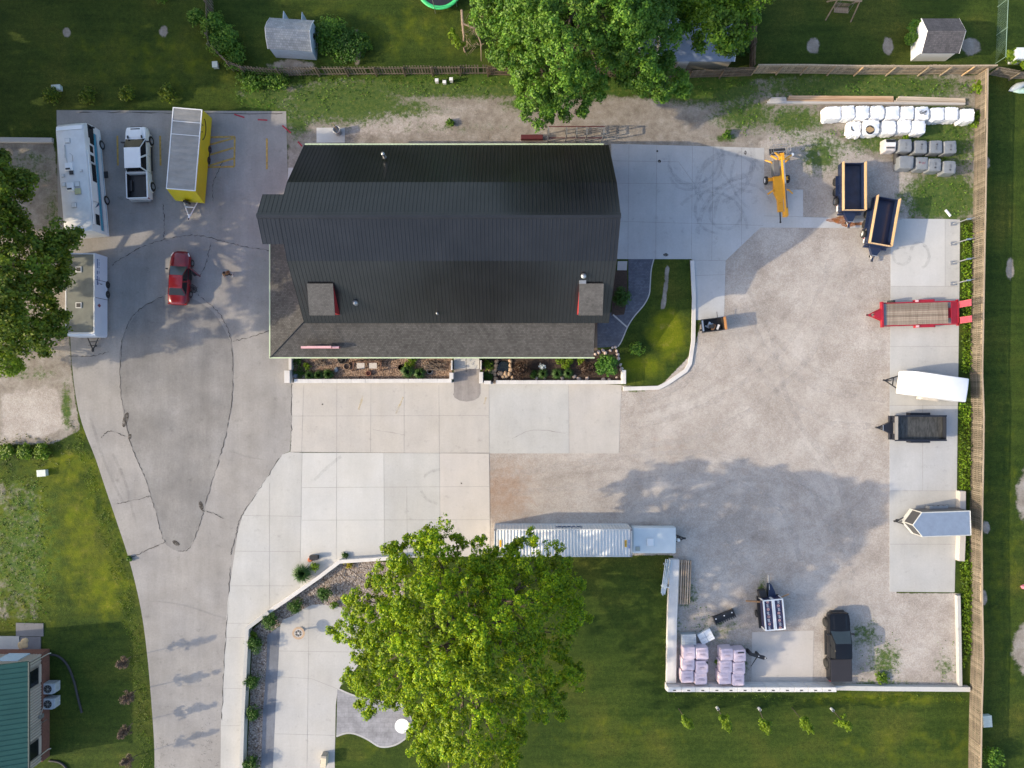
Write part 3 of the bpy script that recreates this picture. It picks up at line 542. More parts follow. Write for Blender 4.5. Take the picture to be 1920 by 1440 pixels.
for wx in (-14.5, -11, -3, 1, 5):
    w_ = MB(); w_.box((wx, -yw - .03, 1.5), (1.3, .06, 1.2)); w0 = w_.build('window', GLASS, barn); fr = MB()
    for dx in (-.68, .68): fr.box((wx + dx, -yw - .05, 1.5), (.08, .1, 1.3))
    for dz in (-.66, .66): fr.box((wx, -yw - .05, 1.5 + dz), (1.28, .1, .08))
    fr.build('frame', WHITE, w0)
# shingled skirt round the south and west sides
ps = MB(); ys_ = -HE + .25; ye = (48 - 263.5) * S; xw = -433 * S; xe = 146 * S; yn = 0.05; zt, zl = 3.95, 2.85; t = .12; xi = XL + .02
A = (xi, ys_, zt); ps.quad((xw, ye, zl), (xe, ye, zl), (xe, ys_, zt), A); ps.quad((xw, yn, zl), (xw, ye, zl), A, (xi, yn, zt))
ps.quad((xw, ye, zl - t), (xi, ys_, zt - t), (xe, ys_, zt - t), (xe, ye, zl - t)); ps.quad((xw, yn, zl - t), (xi, yn, zt - t), (xi, ys_, zt - t), (xw, ye, zl - t))
for a, b in (((xw, ye, zl), (xe, ye, zl)), ((xw, yn, zl), (xw, ye, zl)), ((xe, ye, zl), (xe, ys_, zt)), ((xi, yn, zt), (xw, yn, zl))):
    ps.quad((a[0], a[1], a[2] - t), (b[0], b[1], b[2] - t), b, a)
ps.tube([(xw, ye, zl + .02), (xi, ys_, zt + .02)], .07, 6)
ps.build('porch_roof', SHING, barn)
gt = MB(); gt.box(((xw + xe) / 2, ye - .05, zl - .06), (xe - xw + .2, .1, .12)); gt.box((xw - .05, (ye + yn) / 2, zl - .06), (.1, yn - ye - .02, .12)); gt.box(((XL + XR) / 2 - .2, HE + .06, ZE - .07), (XR - XL - .5, .11, .13)); gt.build('gutter', GUTT, barn)
for px_ in (-20.6, -16.5, -12.3, -8.2, -4.1, 0, 3.5, 6.8):
    p_ = MB(); p_.box((px_, ye + .45, 1.4), (.18, .18, 2.7)); p_.build('porch_post', WHITE, barn)
for py_ in (-6.5, -3.2, -.3):
    p_ = MB(); p_.box((xw + .4, py_, 1.4), (.18, .18, 2.7)); p_.build('porch_post', WHITE, barn)
def dormer(x0, x1, rakeside):
    zA, zF = 7.28, 6.62; yA = 167.2 * S - YR; yF = 115.5 * S - YR; ym = lambda z: -(HB + (ZB - z) / (ZB - ZE) * (HE - HB))
    d = MB(); t = .1; d.loft([[(x0, yA, zA), (x1, yA, zA), (x1, yA, zA - t), (x0, yA, zA - t)], [(x0, yF, zF), (x1, yF, zF), (x1, yF, zF - t), (x0, yF, zF - t)]]); dr = d.build('dormer', SHING2, barn)
    w = MB(); a, b = x0 + .04, x1 - .04; yf = yF + .22; zf = zF - .05; zb = ZE + (HE + yf) / (HE - HB) * (ZB - ZE)
    w.loft([[(xx, yA - .05, zA - .11), (xx, yf, zf - .1), (xx, yf, zb - .1), (xx, yA - .05, zA - .35)] for xx in (a, b)]); w.build('dormer_wall', REDB, dr)
    n = MB(); n.box(((a + b) / 2, yf - .02, zb + .75), (1.1, .06, .8)); n.build('dormer_window', GLASS, dr)
SHING2 = brickmat('dormer_shingles', (.085, .083, .082), (.118, .115, .113), (.06, .06, .06), 2.6, .9, None, .4, .3, .25)
dormer(-341 * S, -298 * S, 1); dormer(112 * S, 152.5 * S, -1)
def pipe(px, py, z, h, r, mat, name='vent_pipe', box=False):
    p = at(px, py, z); m = MB(); y = p.y - YR; m.lathe((p.x, y, z - .2), [(r * 2, 0), (r * 1.6, .2), (r, .24), (r, h), (r * 1.7, h + .01), (r * 1.7, h + .1), (r * .3, h + .16)], 'z', 12); m.build(name, mat, barn, True)
pipe(721, 294, 6.4, .85, .09, STEEL); pipe(667, 568, 5.7, .35, .12, STEEL); pipe(820, 588, 5.1, .4, .06, STEEL); pipe(1092, 521, 7.0, 1.1, .13, STEEL, 'chimney_pipe')
m = MB(); p = at(1092, 527, 7.1); m.box((p.x, p.y - YR, 7.0), (.55, .5, .7)); m.build('flue_box', STEEL, barn)
# roof sign
sg = thing('roof_sign', 'long pink red sign board standing upright on the shingled porch roof', 'sign', at(604, 652, 3.2))
m = MB(); w = 35 * S * .95
m.prism([(-w, -.08), (w, -.08), (w, .08), (-w, .08)], .12, .62); m.loft([[(x, y, z) for y in (-.07, .07)] [::1] + [(x, .07, .9 if abs(x) < w * .6 else .62), (x, -.07, .9 if abs(x) < w * .6 else .62)] for x, z in ((-w * .98, .6), (-w * .6, .6), (w * .6, .6), (w * .98, .6))]); m.build('board', M('sign_red', (.40, .09, .11), .5, 0, .15, 3), sg)
m = MB(); m.box((0, 0, .93), (w * 1.3, .2, .04)); m.box((-w * .83, 0, .65), (w * .35, .19, .04)); m.box((w * .83, 0, .65), (w * .35, .19, .04)); m.build('top_cap', M('sign_pink', (.62, .36, .38), .5, 0, .1, 3), sg)
for x in (-w * .7, w * .62):
    m = MB(); m.tube([(x, 0, .6), (x - .05, 1.75, .75)], .012, 5); m.tube([(x, 0, -.1), (x, 0, .2)], .03); m.build('brace', DARK, sg)

# ---------------------------------------------------------------- fences
def fence(name, label, pts, h, style, mats, step=2.4, side=1, post_h=None, lean=0):
    base = g(*pts[0]); root = thing(name, label, 'fence', base)
    P = [g(*p) - base for p in pts]; tot = []
    for a, b in zip(P, P[1:]):
        L = (b - a).length; n = max(1, round(L / step))
        for k in range(n): tot.append((a.lerp(b, k / n), a.lerp(b, (k + 1) / n)))
    for i, (a, b) in enumerate(tot):
        d = (b - a); L = d.length; d.normalize(); nr = Vector((-d.y, d.x, 0)) * side; ang = math.atan2(d.y, d.x); wob = rnd.uniform(-.05, .05)
        m = MB(); pw = {'picket': .135, 'board': .142, 'slat': .142}[style]; gap = {'picket': .115, 'board': .022, 'slat': .03}[style]; pl = lean + (rnd.uniform(-.05, .05) if style == 'board' else rnd.uniform(-.03, .03)); n = max(1, int(L / (pw + gap)))
        for k in range(n):
            if style == 'picket' and rnd.random() < .03: continue
            c = a + d * (L * (k + .5) / n) + nr * (-.03 + rnd.uniform(-.008, .008)); hh = h + rnd.uniform(-.04, .03) + wob * k / n
            w = min(pw, L / n - gap * .5); mtx = Matrix.Translation(c) @ Matrix.Rotation(ang, 4, 'Z') @ Matrix.Rotation(rnd.uniform(-.012, .012) + pl, 4, 'X')
            if style == 'picket':
                m.box((0, 0, hh / 2), (w, .022, hh), m=mtx)
            else: m.box((0, 0, hh / 2 + .03), (w, .02, hh), m=mtx)
        m.build('panel', mats[0], root); m = MB()
        for z in ((.3, h * .5, h - .2) if style != 'picket' else (.35, h - .3)): m.box(((a + b) / 2 + nr * .03 + Vector((0, 0, z)))[:], (L - .01, .045, .09), ang)
        if style == 'board' and len(mats) > 2: m.box(((a + b) / 2 + nr * .01 + Vector((0, 0, h + .06)))[:], (L - .01, .13, .035), ang)
        m.build('rail', mats[1], root)
        m = MB(); m.box((a + nr * .1 + Vector((0, 0, (post_h or h) / 2)))[:], (.1, .1, post_h or h), ang); m.build('post', WOODN if (len(mats) > 3 and rnd.random() < .35) else mats[1], root)
    return root
fence('picket_fence', 'old grey gap picket fence running from the trees past the grey blue shed', [(-561, -740), (-560, -700), (-558, -640), (-555, -622), (-520, -588), (-495, -580), (-430, -576), (-360, -578), (-200, -579), (-45, -580)], 1.75, 'picket', (WOODG, WOODG), side=-1)
fence('board_fence', 'dark weathered board fence under the big tree behind the yard', [(-45, -578), (60, -576), (200, -574), (330, -573), (446, -576)], 1.75, 'board', (WOODB, WOODB), side=-1)
fence('board_fence', 'long tan board fence with pale rails along the top of the gravel yard', [(448, -581), (540, -581), (640, -579), (760, -579), (884, -580)], 1.8, 'board', (WOODT, WOODT, 1, 1), side=-1, lean=0)
fence('board_fence', 'grey board fence between two lawns running down to the tan fence corner', [(446, -740), (445, -660), (444, -583)], 1.8, 'board', (WOODB, WOODB), side=-1)
fence('board_fence', 'tall grey brown fence running the whole right side of the trailer yard', [(868, -576), (866, -440), (864, -330), (862, -230), (860, -120), (858, -20), (861, 60), (859, 180), (857, 280), (858, 400), (860, 500), (857, 600), (855, 720), (855, 770)], 1.62, 'board', (WOODG, WOODT, 1, 1), side=1)
fence('board_fence', 'short grey fence stub continuing right from the yard corner', [(890, -579), (930, -571), (1010, -570)], 1.5, 'board', (WOODG, WOODG), side=-1)
# chain link fence
cl = thing('chain_link_fence', 'thin green chain link fence on the lawn at the upper right corner', 'fence', g(905, -600))
b0 = g(905, -600); A0 = Vector((0, 0, 0)); A1 = g(912, -760) - b0; m = MB(); L = A1.length; d = A1.normalized(); hh = 1.4
GW = M('green_wire', (.20, .30, .24), .5, .3, .1)
for k in range(int(L / .16)):
    q = d * k * .16
    for sgn in (1, -1):
        e = q + d * hh * sgn
        if 0 <= (e.dot(d)) <= L: m.tube([q + Vector((0, 0, .03)), e + Vector((0, 0, hh))], .005, 3)
m.build('wire_mesh', GW, cl); m = MB(); m.tube([Vector((0, 0, hh)), A1 + Vector((0, 0, hh))], .03); m.build('top_rail', GW, cl)
for k in range(4):
    q = d * L * k / 3; m = MB(); m.tube([q + Vector((0, 0, 0)), q + Vector((0, 0, hh + .08))], .035); m.build('post', GW, cl)

# ---------------------------------------------------------------- concrete walls and curbs
def wall(name, label, pts, w, h, mat, cat='wall', z0=0.0):
    P = [at(*p) for p in pts]; base = P[0].copy(); m = MB()
    Lf, Rt = [], []
    for i, p in enumerate(P):
        a = P[max(i - 1, 0)]; b = P[min(i + 1, len(P) - 1)]; d1 = (p - a).normalized() if i else (b - p).normalized(); d2 = (b - p).normalized() if i < len(P) - 1 else d1
        n = Vector((-(d1 + d2).y, (d1 + d2).x, 0)).normalized(); k = 1 / max(.4, n.dot(Vector((-d1.y, d1.x, 0)))); Lf.append(p + n * w / 2 * k - base); Rt.append(p - n * w / 2 * k - base)
    secs = [[(*l[:2], z0), (*r[:2], z0), (*r[:2], h), (*l[:2], h)] for l, r in zip(Lf, Rt)]; m.loft(secs); o = m.build(name, mat, bevel=.012); o.location = base; return tag(o, label, cat)
wall('retaining_wall', 'low pale concrete wall angling along the pebble bed and the ramp', [(760, 1042), (700, 1046), (640, 1050), (600, 1080), (540, 1122), (510, 1142)], .32, .6, CON_W)
wall('retaining_wall', 'taller grey capped concrete wall beside the ramp at the bottom', [(509.5, 1142.5), (470, 1172), (467, 1230), (462, 1330), (458, 1470)], .34, .85, CON_C)
structure(wall('kerb', None, [(1168, 729), (1234, 727), (1250, 719), (1285, 695), (1293, 681), (1299, 640), (1300.5, 560), (1297, 489)], .36, .14, CON_W, None))
def planter(label, runs):
    root = thing('planter_wall', label, 'wall', at(*runs[0][0]))
    for a, b, w, h in runs:
        A, B = at(*a) - root.location, at(*b) - root.location; d = B - A; m = MB(); L = d.length; n = max(1, round(L / 1.25)); ang = math.atan2(d.y, d.x)
        for k in range(n): c = A + d * ((k + .5) / n); m.box((c.x, c.y, h / 2), (L / n - .008, w, h), ang)
        m.build('block', CON_W, root, bevel=.015)
    return root
planter('white block planter wall with a bench and wheels inside, before the porch', [((549, 672), (549, 694), .26, .75), ((545, 695), (545, 718), .5, 1.0), ((556, 714.5), (848, 714), .36, .7), ((848, 699), (848, 711), .34, 1.0), ((848.5, 676), (848.5, 694), .12, .9)])
planter('white block planter wall with stone edged pond and bronze shrubs inside', [((903, 698), (903, 719), .34, 1.0), ((908, 717), (921, 717), .3, .95), ((930, 716.5), (1164, 716.5), .34, .7), ((1167, 694), (1167, 720), .36, .9), ((902.5, 676), (902.5, 693), .12, .9)])
BW = M('block_wall_face', (.60, .59, .58), .8, 0, .07, 2, .3, 20)
bwall = thing('block_wall', 'wall of big white notched concrete blocks closing the yard at the bottom', 'wall', g(286, 563))
n = 12; Lx = (1557 - 1246) * S / n; pb = g(286, 563)
for k in range(n):
    for z in (0, 1):
        m = MB(); x = Lx * (k + .5); m.box((x, .08 * z - .04, .3 + .6 * z), (Lx - .02, .62 - .2 * z, .585)); bo = m.build('block', BW, bwall, bevel=.025)
        if z == 1: m = MB(); m.box((x, -.02, 1.195), (.26, .1, .012)); m.build('lifting_slot', DARK, bo)
wall('concrete_wall', 'long low concrete wall left of the pink pallets, beside the mown lawn', [(1256, 1276), (1258, 1160), (1262, 1046)], .85, .55, CON_W)
wall('concrete_wall', 'thin pale concrete wall along the bottom right corner of the yard', [(1559, 1285), (1640, 1286.5), (1812, 1288)], .42, .5, CON_B)
wall('concrete_wall', 'upright pale concrete wall below the right slabs, beside the ivy', [(1792, 1114), (1794, 1200), (1795.5, 1283)], .30, .4, CON_C)
wall('concrete_wall', 'old low kerb wall reaching the white motorhome from the dirt lot', [(-80, 263), (0, 264), (102, 265)], .42, .3, CON_D)
BPAINT = M('black_paint', (.006, .007, .010), .25, 0, .1, 1, coat=.2, spec=.35)
# ---------------------------------------------------------------- vehicles
def wheel(parent, x, y, z, r, w, rim=RIM, side=1, rimf=.62):
    m = MB(); a = r * rimf
    m.lathe((x, y, z), [(a, -w / 2), (r * .93, -w / 2), (r, -w * .36), (r, w * .36), (r * .93, w / 2), (a, w / 2), (a, w * .3), (a * .3, w * .3), (a * .3, -w * .3), (a, -w * .3)], 'x', 22)
    t = m.build('wheel', RUB, parent, 'angle'); m = MB(); s = side; e = w * .42 * s
    m.lathe((x, y, z), [(a * .99, e - .03 * s), (a * .99, e), (a * .86, e + .005 * s), (a * .80, e - .05 * s)], 'x', 20)
    for k in range(5):
        t0 = 2 * math.pi * k / 5; m.box((0, 0, 0), (.03, a * .26, a * .86), m=Matrix.Translation((x + e - .025 * s, y, z)) @ Matrix.Rotation(t0, 4, 'X') @ Matrix.Translation((0, 0, a * .46)))
    m.lathe((x, y, z), [(a * .97, e - .07 * s), (a * .97, e - .055 * s), (.01, e - .05 * s)], 'x', 18)
    m.lathe((x, y, z), [(a * .2, e - .04 * s), (a * .2, e + .01 * s), (a * .05, e + .02 * s)], 'x', 10); m.build('rim', rim, t, 'angle'); return t
def pane(parent, name, q, mat, inset=.06, off=.012, th=.012):
    q = [Vector(p) for p in q]; c = sum(q, Vector()) / 4; n = (q[1] - q[0]).cross(q[2] - q[1]).normalized()
    if n.dot(c - Vector((0, 0, .9))) < 0: n = -n
    q = [p + (c - p) * inset for p in q]; m = MB(); m.loft([[p + n * (off - th) for p in q], [p + n * off for p in q]]); return m.build(name, mat, parent)
def sect(w, z0, zs, zt, y, crown=.03, tuck=.9):
    h = [(-w * .93, z0), (-w, z0 + (zs - z0) * .4), (-w * .985, zs), (-w * tuck, zt), (-w * .45, zt + crown * .75), (0, zt + crown)]
    pts = h + [(-x, z) for x, z in h[-2::-1]]; return [(x, y, z) for x, z in pts]
def cabin(root, yb, zb, wb, yt, zt, wt, paint, doors=2):
    """yb=(front,back) at the belt, yt at the roof"""
    f0, r0 = yb; f1, r1 = yt; b = [(-wb, r0, zb), (wb, r0, zb), (wb, f0, zb), (-wb, f0, zb)]; t = [(-wt, r1, zt), (wt, r1, zt), (wt, f1, zt), (-wt, f1, zt)]
    m = MB(); m.loft([b, t]); m.build('cabin', paint, root, bevel=.12)
    m = MB(); k = 7
    m.loft([[(x, y, zt - .01 + .05 * (1 - (x / wt) ** 2) * (1 - ((2 * (y - r1) / (f1 - r1) - 1) ** 4))) for x in [wt * (-1 + 2 * i / k) for i in range(k + 1)]] for y in [r1 + (f1 - r1) * j / k for j in range(k + 1)]], cap=False, closed=False); m.build('roof', paint, root, True)
    pane(root, 'windshield', [b[3], b[2], t[2], t[3]], SHIELD if paint in (RED, BPAINT) else GLASS, .06); pane(root, 'rear_window', [b[1], b[0], t[0], t[1]], GLASS, .10)
    for s in (0, 1):
        B0, B1, T0, T1 = (b[0], b[3], t[0], t[3]) if s == 0 else (b[1], b[2], t[1], t[2]); B0, B1, T0, T1 = map(Vector, (B0, B1, T0, T1))
        for i in range(doors):
            a, e = (i + .03) / doors, (i + .97) / doors; pane(root, 'side_window', [B0.lerp(B1, a), B0.lerp(B1, e), T0.lerp(T1, e), T0.lerp(T1, a)], GLASS, .09)
def lamp(root, name, c, d, mat): m = MB(); m.box(c, d); return m.build(name, mat, root, bevel=.02)
LAMP = M('lamp_lens', (.6, .6, .58), .15, 0, .05, 4, coat=.5); TAIL = M('tail_lens', (.28, .01, .012), .2, 0, .05, 4, coat=.5)
def pickup(label, loc, rz, paint, L, wb, fo, cover=None, rim=RIM, yc=1.05, cabl=2.35, tr=.41):
    root = thing('pickup_truck', label, 'pickup truck', loc, rz); W = 1.0; F = wb / 2 + fo; Bk = F - L; cab1 = yc + .55; cab0 = cab1 - cabl - .55
    m = MB(); m.loft([sect(W * .56, .45, .76, .88, F + .03, .02), sect(W * .86, .42, .93, 1.06, F - .06), sect(W * .945, .40, .99, 1.12, F - .25, .05), sect(W * .985, .40, 1.0, 1.14, F - .5, .05), sect(W, .40, 1.03, 1.17, F - .95, .06), sect(W, .40, 1.05, 1.22, cab1 + .02, .05), sect(W, .40, 1.08, 1.22, cab1 - .3, .02, .95), sect(W, .40, 1.1, 1.24, cab0, .02, .95)]); m.build('body', paint, root, 'angle')
    h = MB(); h.loft([[(x, y, z) for x, z in ((-.62, zz), (-.5, zz + .035), (.5, zz + .035), (.62, zz))] for y, zz in ((F - .2, 1.13), (cab1 + .12, 1.26))]); h.build('hood', paint, root, bevel=.01)
    cabin(root, (cab1, cab0 + .02), 1.2, .93, (cab1 - 1.0, cab0 + .2), 1.86, .73, paint)
    y0, y1 = Bk, cab0 - .03; b = MB()
    for s in (-1, 1): b.loft([[(s * W, y, .45), (s * W * 1.0, y, .9), (s * W * .98, y, 1.24), (s * (W - .13), y, 1.26), (s * (W - .13), y, .75), (s * (W - .13), y, .45)] for y in (y0 + .05, y1)])
    b.box((0, y1 - .04, .98), (2 * W - .28, .07, .52)); b.build('bed', paint, root, 'angle')
    b = MB(); b.box((0, y0 + .06, .92), (2 * W - .10, .09, .62)); b.build('tailgate', paint, root, bevel=.02)
    b = MB(); b.box((0, (y0 + y1) / 2, .72), (2 * W - .28, y1 - y0 - .2, .05))
    for k in range(11): b.box((-.75 + .15 * k, (y0 + y1) / 2, .75), (.07, y1 - y0 - .22, .02))
    for s in (-1, 1): b.box((s * (W - .15), (y0 + y1) / 2, 1.0), (.02, y1 - y0 - .2, .5)); b.box((s * .72, -wb / 2, .85), (.3, .95, .25))
    b.build('bed_liner', BLACK, root)
    if cover: b = MB(); b.box((0, (y0 + y1) / 2, 1.275), (2 * W - .12, y1 - y0 - .04, .035)); b.build('bed_cover', cover, root, bevel=.015)
    for s in (-1, 1):
        for y in (wb / 2, -wb / 2):
            wheel(root, s * (W - .06), y, tr, tr, .29, rim, s); a = MB(); a.tube([(s * (W + .015), y + .52 * math.cos(q), .42 + .5 * math.sin(q)) for q in np.linspace(-.15, 3.3, 10)], .04, 6); a.build('fender_flare', BLACK if cover else paint, root)
        lamp(root, 'headlight', (s * .74, F - .10, .90), (.30, .14, .14), LAMP if not cover else DARK); lamp(root, 'tail_light', (s * .93, Bk + .05, 1.05), (.12, .08, .34), TAIL)
        a = MB(); a.box((s * 1.13, cab1 - .32, 1.25), (.26, .12, .2)); a.box((s * .98, cab1 - .3, 1.2), (.12, .06, .05)); a.build('mirror', BLACK, root, bevel=.03); a = MB(); a.box((s * 1.0, (cab1 + cab0) / 2 - .1, .38), (.16, 2.2, .06)); a.build('running_board', DARK, root)
        for y in (cab1 - .25, (cab1 + cab0) / 2, cab0 + .03): a = MB(); a.box((s * W * 1.0, y, .82), (.008, .015, .6)); a.build('door_seam', DARK, root)
    a = MB(); a.box((0, F + .03, .55), (1.30, .16, .24)); a.build('bumper', STEEL if not cover else DARK, root, bevel=.05); a = MB(); a.box((0, Bk - .05, .52), (1.8, .14, .18)); a.build('bumper', STEEL if not cover else DARK, root, bevel=.04)
    a = MB(); a.box((0, F + .005, .88), (1.05, .06, .24)); a.build('grille', BLACK, root)
    if not cover:
        a = MB(); a.box((0, F - .24, 1.175), (.85, .1, .01)); a.build('hood_scoop', DARK, root)
        for x in (-.62, .62): a = MB(); a.box((x, cab1 + .12, 1.32), (.09, .26, .18)); a.build('hood_light', BLACK, root, bevel=.03)
    return root
pickup('white pickup with an empty black bed parked beside the yellow trailer', g(-691, -409), 2, WHITE, 6.5, 4.15, 1.1, yc=1.5, cabl=2.45)
TONN = M('tonneau_vinyl', (.02, .018, .022), .6, 0, .12, 2, .15, 20)
pickup('black pickup with a covered bed parked on gravel by the bottom wall', g(604, 481), 1, BPAINT, 6.1, 3.7, 1.02, TONN, yc=.8, cabl=1.95)
# red car with open door
car = thing('car', 'dark red sedan with its driver door open on the old drive', 'car', g(-616, -197), -3); F, Bk, W = 2.42, -2.48, .925; wb = 2.83
m = MB(); m.loft([sect(.40, .34, .54, .62, F, .02), sect(.62, .28, .58, .70, F - .10, .03), sect(.78, .25, .64, .78, F - .32, .05), sect(.875, .23, .71, .84, F - .62, .07), sect(.915, .22, .75, .88, F - .95, .07), sect(.925, .22, .80, .94, F - 1.35, .04), sect(.93, .22, .83, .96, .4, .02), sect(.93, .22, .85, .97, -.9, .02), sect(.925, .22, .86, .99, -1.5, .03), sect(.90, .25, .86, 1.02, -2.05, .03), sect(.80, .3, .84, .99, Bk + .16), sect(.58, .36, .76, .90, Bk, .01)]); m.build('body', RED, car, True)
cabin(car, (1.02, -1.72), .94, .84, (.12, -1.0), 1.42, .60, RED)
for s in (-1, 1):
    for y in (wb / 2, -wb / 2): wheel(car, s * .84, y, .33, .33, .22, RIM, s)
    m = MB(); m.loft([[(s * .80, F - .5, .80), (s * .62, F - .22, .72), (s * .70, F - .16, .66), (s * .87, F - .46, .74)], [(s * .80, F - .5, .82), (s * .62, F - .22, .745), (s * .71, F - .15, .69), (s * .885, F - .46, .77)]]); m.build('headlight', LAMP, car); lamp(car, 'tail_light', (s * .7, Bk + .09, .82), (.3, .12, .16), TAIL)
m = MB(); m.box((-1.05, .72, .98), (.2, .12, .13)); m.build('mirror', BLACK, car, bevel=.03)
m = MB(); m.loft([[(.935, .85, .35), (.935, -.15, .35), (.935, -.15, .97), (.935, .85, .95)], [(.945, .85, .35), (.945, -.15, .35), (.945, -.15, .97), (.945, .85, .95)]]); m.loft([[(.84, .75, .975), (.84, -.15, .985), (.64, -.15, 1.37), (.66, .2, 1.37)], [(.86, .75, .985), (.86, -.15, .995), (.665, -.15, 1.38), (.68, .2, 1.38)]]); m.build('door_opening', BLACK, car)
m = MB(); m.box((.55, .2, .98), (.4, .45, .12)); m.build('seat', M('seat_fabric', (.11, .11, .12), .9), car, bevel=.04)
dm = Matrix.Translation((.93, .86, 0)) @ Matrix.Rotation(R(52), 4, 'Z'); m = MB(); m.box((0, 0, 0), (.10, 1.0, .62), m=dm @ Matrix.Translation((.03, -.52, .64))); dd_ = m.build('door', RED, car, bevel=.03)
m = MB(); m.loft([[dm @ Vector(p) for p in q] for q in ([(-.01, -.15, .95), (-.01, -1.0, .96), (-.17, -1.0, 1.33), (-.16, -.62, 1.33)], [(.015, -.15, .95), (.015, -1.0, .96), (-.145, -1.0, 1.34), (-.135, -.62, 1.34)])]); m.build('door_window', GLASS, dd_); m = MB(); m.box((0, 0, 0), (.1, .14, .1), m=dm @ Matrix.Translation((.14, -.1, 1.0))); m.build('mirror', BLACK, dd_)
# motorhome
mo = thing('motorhome', 'long white motorhome with blue green stripes and roof vents, on the left lot', 'motorhome', g(-783, -371), 4.9); L = 9.7; W = 1.26; h0, h1 = .45, 3.05; F = L / 2
m = MB()
def rsec(y, w, z0, z1, r=.16): return [(x, y, z) for x, z in ((-w, z0), (-w, z1 - r), (-w + r * .3, z1 - r * .3), (-w + r, z1), (0, z1 + .03), (w - r, z1), (w - r * .3, z1 - r * .3), (w, z1 - r), (w, z0))]
m.loft([rsec(F + .05, W * .90, .5, 1.5), rsec(F, W * .95, h0, 1.9), rsec(F - .12, W * .97, h0, 2.65), rsec(F - .4, W * .99, h0, 2.98), rsec(F - .85, W, h0, h1), rsec(-F, W, h0, h1)]); m.build('body', WHT2, mo, 'angle')
m = MB(); m.loft([[(x, y, z) for x, z in ((-W * .9, a), (W * .9, a), (W * .9, a + .04), (-W * .9, a + .04))] for y, a in ((F - .45, 3.0), (F - .82, 3.09))]); m.build('roof_cap', WHITE, mo, bevel=.02)
pane(mo, 'windshield', [(-1.08, F + .01, 1.72), (1.08, F + .01, 1.72), (1.1, F - .11, 2.6), (-1.1, F - .11, 2.6)], GLASS, .02, .04)
for y, l, z, hh in ((F - .75, 1.2, 2.05, .85), (F - 1.55, .55, 1.98, .62), (F - 2.3, .6, 2.15, .5), (F - 3.15, .6, 2.15, .55), (F - 4.4, 1.55, 2.05, .62), (-F + 1.15, .95, 2.1, .6)):
    for s in (-1, 1): w_ = MB(); w_.box((s * (W + .005), y, z), (.03, l, hh)); w_.build('window', GLASS, mo, bevel=.06)
TEAL = M('teal_stripe', (.03, .24, .36), .4); NAVS = M('navy_stripe', (.04, .08, .17), .4)
for z, hh, mt in ((1.50, .30, TEAL), (1.26, .07, NAVS), (1.72, .03, NAVS), (.62, .05, TEAL)):
    for s in (-1, 1): w_ = MB(); w_.box((s * (W + .004), -.2, z), (.016, L - 1.0, hh)); w_.build('stripe', mt, mo)
w_ = MB(); w_.loft([[(W + .02, y, z) for y, z in ((-2.05, 1.75), (-2.3, 1.75), (-2.7, 2.35), (-2.5, 2.0))], [(W + .028, y, z) for y, z in ((-2.05, 1.75), (-2.3, 1.75), (-2.7, 2.35), (-2.5, 2.0))]]); w_.build('bird_emblem', NAVS, mo)
for x, y, sx, sy, h in ((-.25, F - 4.05, .62, .75, .28), (-.25, -.95, .62, .78, .28)):
    w_ = MB(); w_.box((x, y, h1 + .02 + h / 2), (sx, sy, h), 0, .86); a = w_.build('air_conditioner', WHITE, mo, bevel=.05); w_ = MB(); w_.box((x, y - .22, h1 + .04 + h), (sx * .62, .14, .02)); w_.build('vent_grille', DARK, a)
for x, y, s_, mt in ((-.2, F - 1.75, .38, WHT2), (.3, -.75, .4, WHT2), (.32, -1.35, .5, M('amber_dome', (.45, .46, .25), .3)), (-.12, -2.55, .38, WHT2), (-.85, -.7, .3, WHT2), (-.1, .3, .34, GLASS), (-.85, .1, .2, WHT2), (.75, .4, .14, WHITE)):
    w_ = MB(); w_.box((x, y, h1 + .05), (s_ + .08, s_ + .08, .04)); a = w_.build('roof_vent', STEEL, mo); w_ = MB(); w_.box((x, y, h1 + .11), (s_, s_, .09), 0, .9); w_.build('vent_lid', mt, a, bevel=.02)
w_ = MB(); w_.tube([(-.5, F - 2.1, h1 + .06), (-.52, F - 3.2, h1 + .06)], .05); w_.tube([(-.5, F - 3.1, h1 + .05), (-.38, F - 3.8, h1 + .07)], .03); w_.tube([(.1, F - 3.6, h1 + .06), (.2, F - 3.1, h1 + .25), (.02, F - 2.95, h1 + .3)], .025); w_.build('antenna', STEEL, mo)
for s in (-1, 1):
    for y in (F - 1.35, -1.55): wheel(mo, s * (W - .08), y, .42, .42, .28, RIM, s)
    w_ = MB(); w_.box((s * (W + .15), F - .3, 1.9), (.22, .1, .3)); w_.build('mirror', DARK, mo, bevel=.03)
w_ = MB(); w_.box((W + .2, F - 4.1, .5), (.35, .6, .06)); w_.build('step', BLACK, mo)
for y in (1.2, -2.2): w_ = MB(); w_.tube([(W + .03, y, 2.9), (W + .07, y + .05, 2.2), (W + .05, y + .1, 1.6)], .02); w_.build('awning_arm', STEEL, mo)
w_ = MB(); w_.tube([(W + .07, -F + .6, 2.86), (W + .07, 2.2, 2.86)], .07, 8); w_.build('awning_roll', WHITE, mo, True)

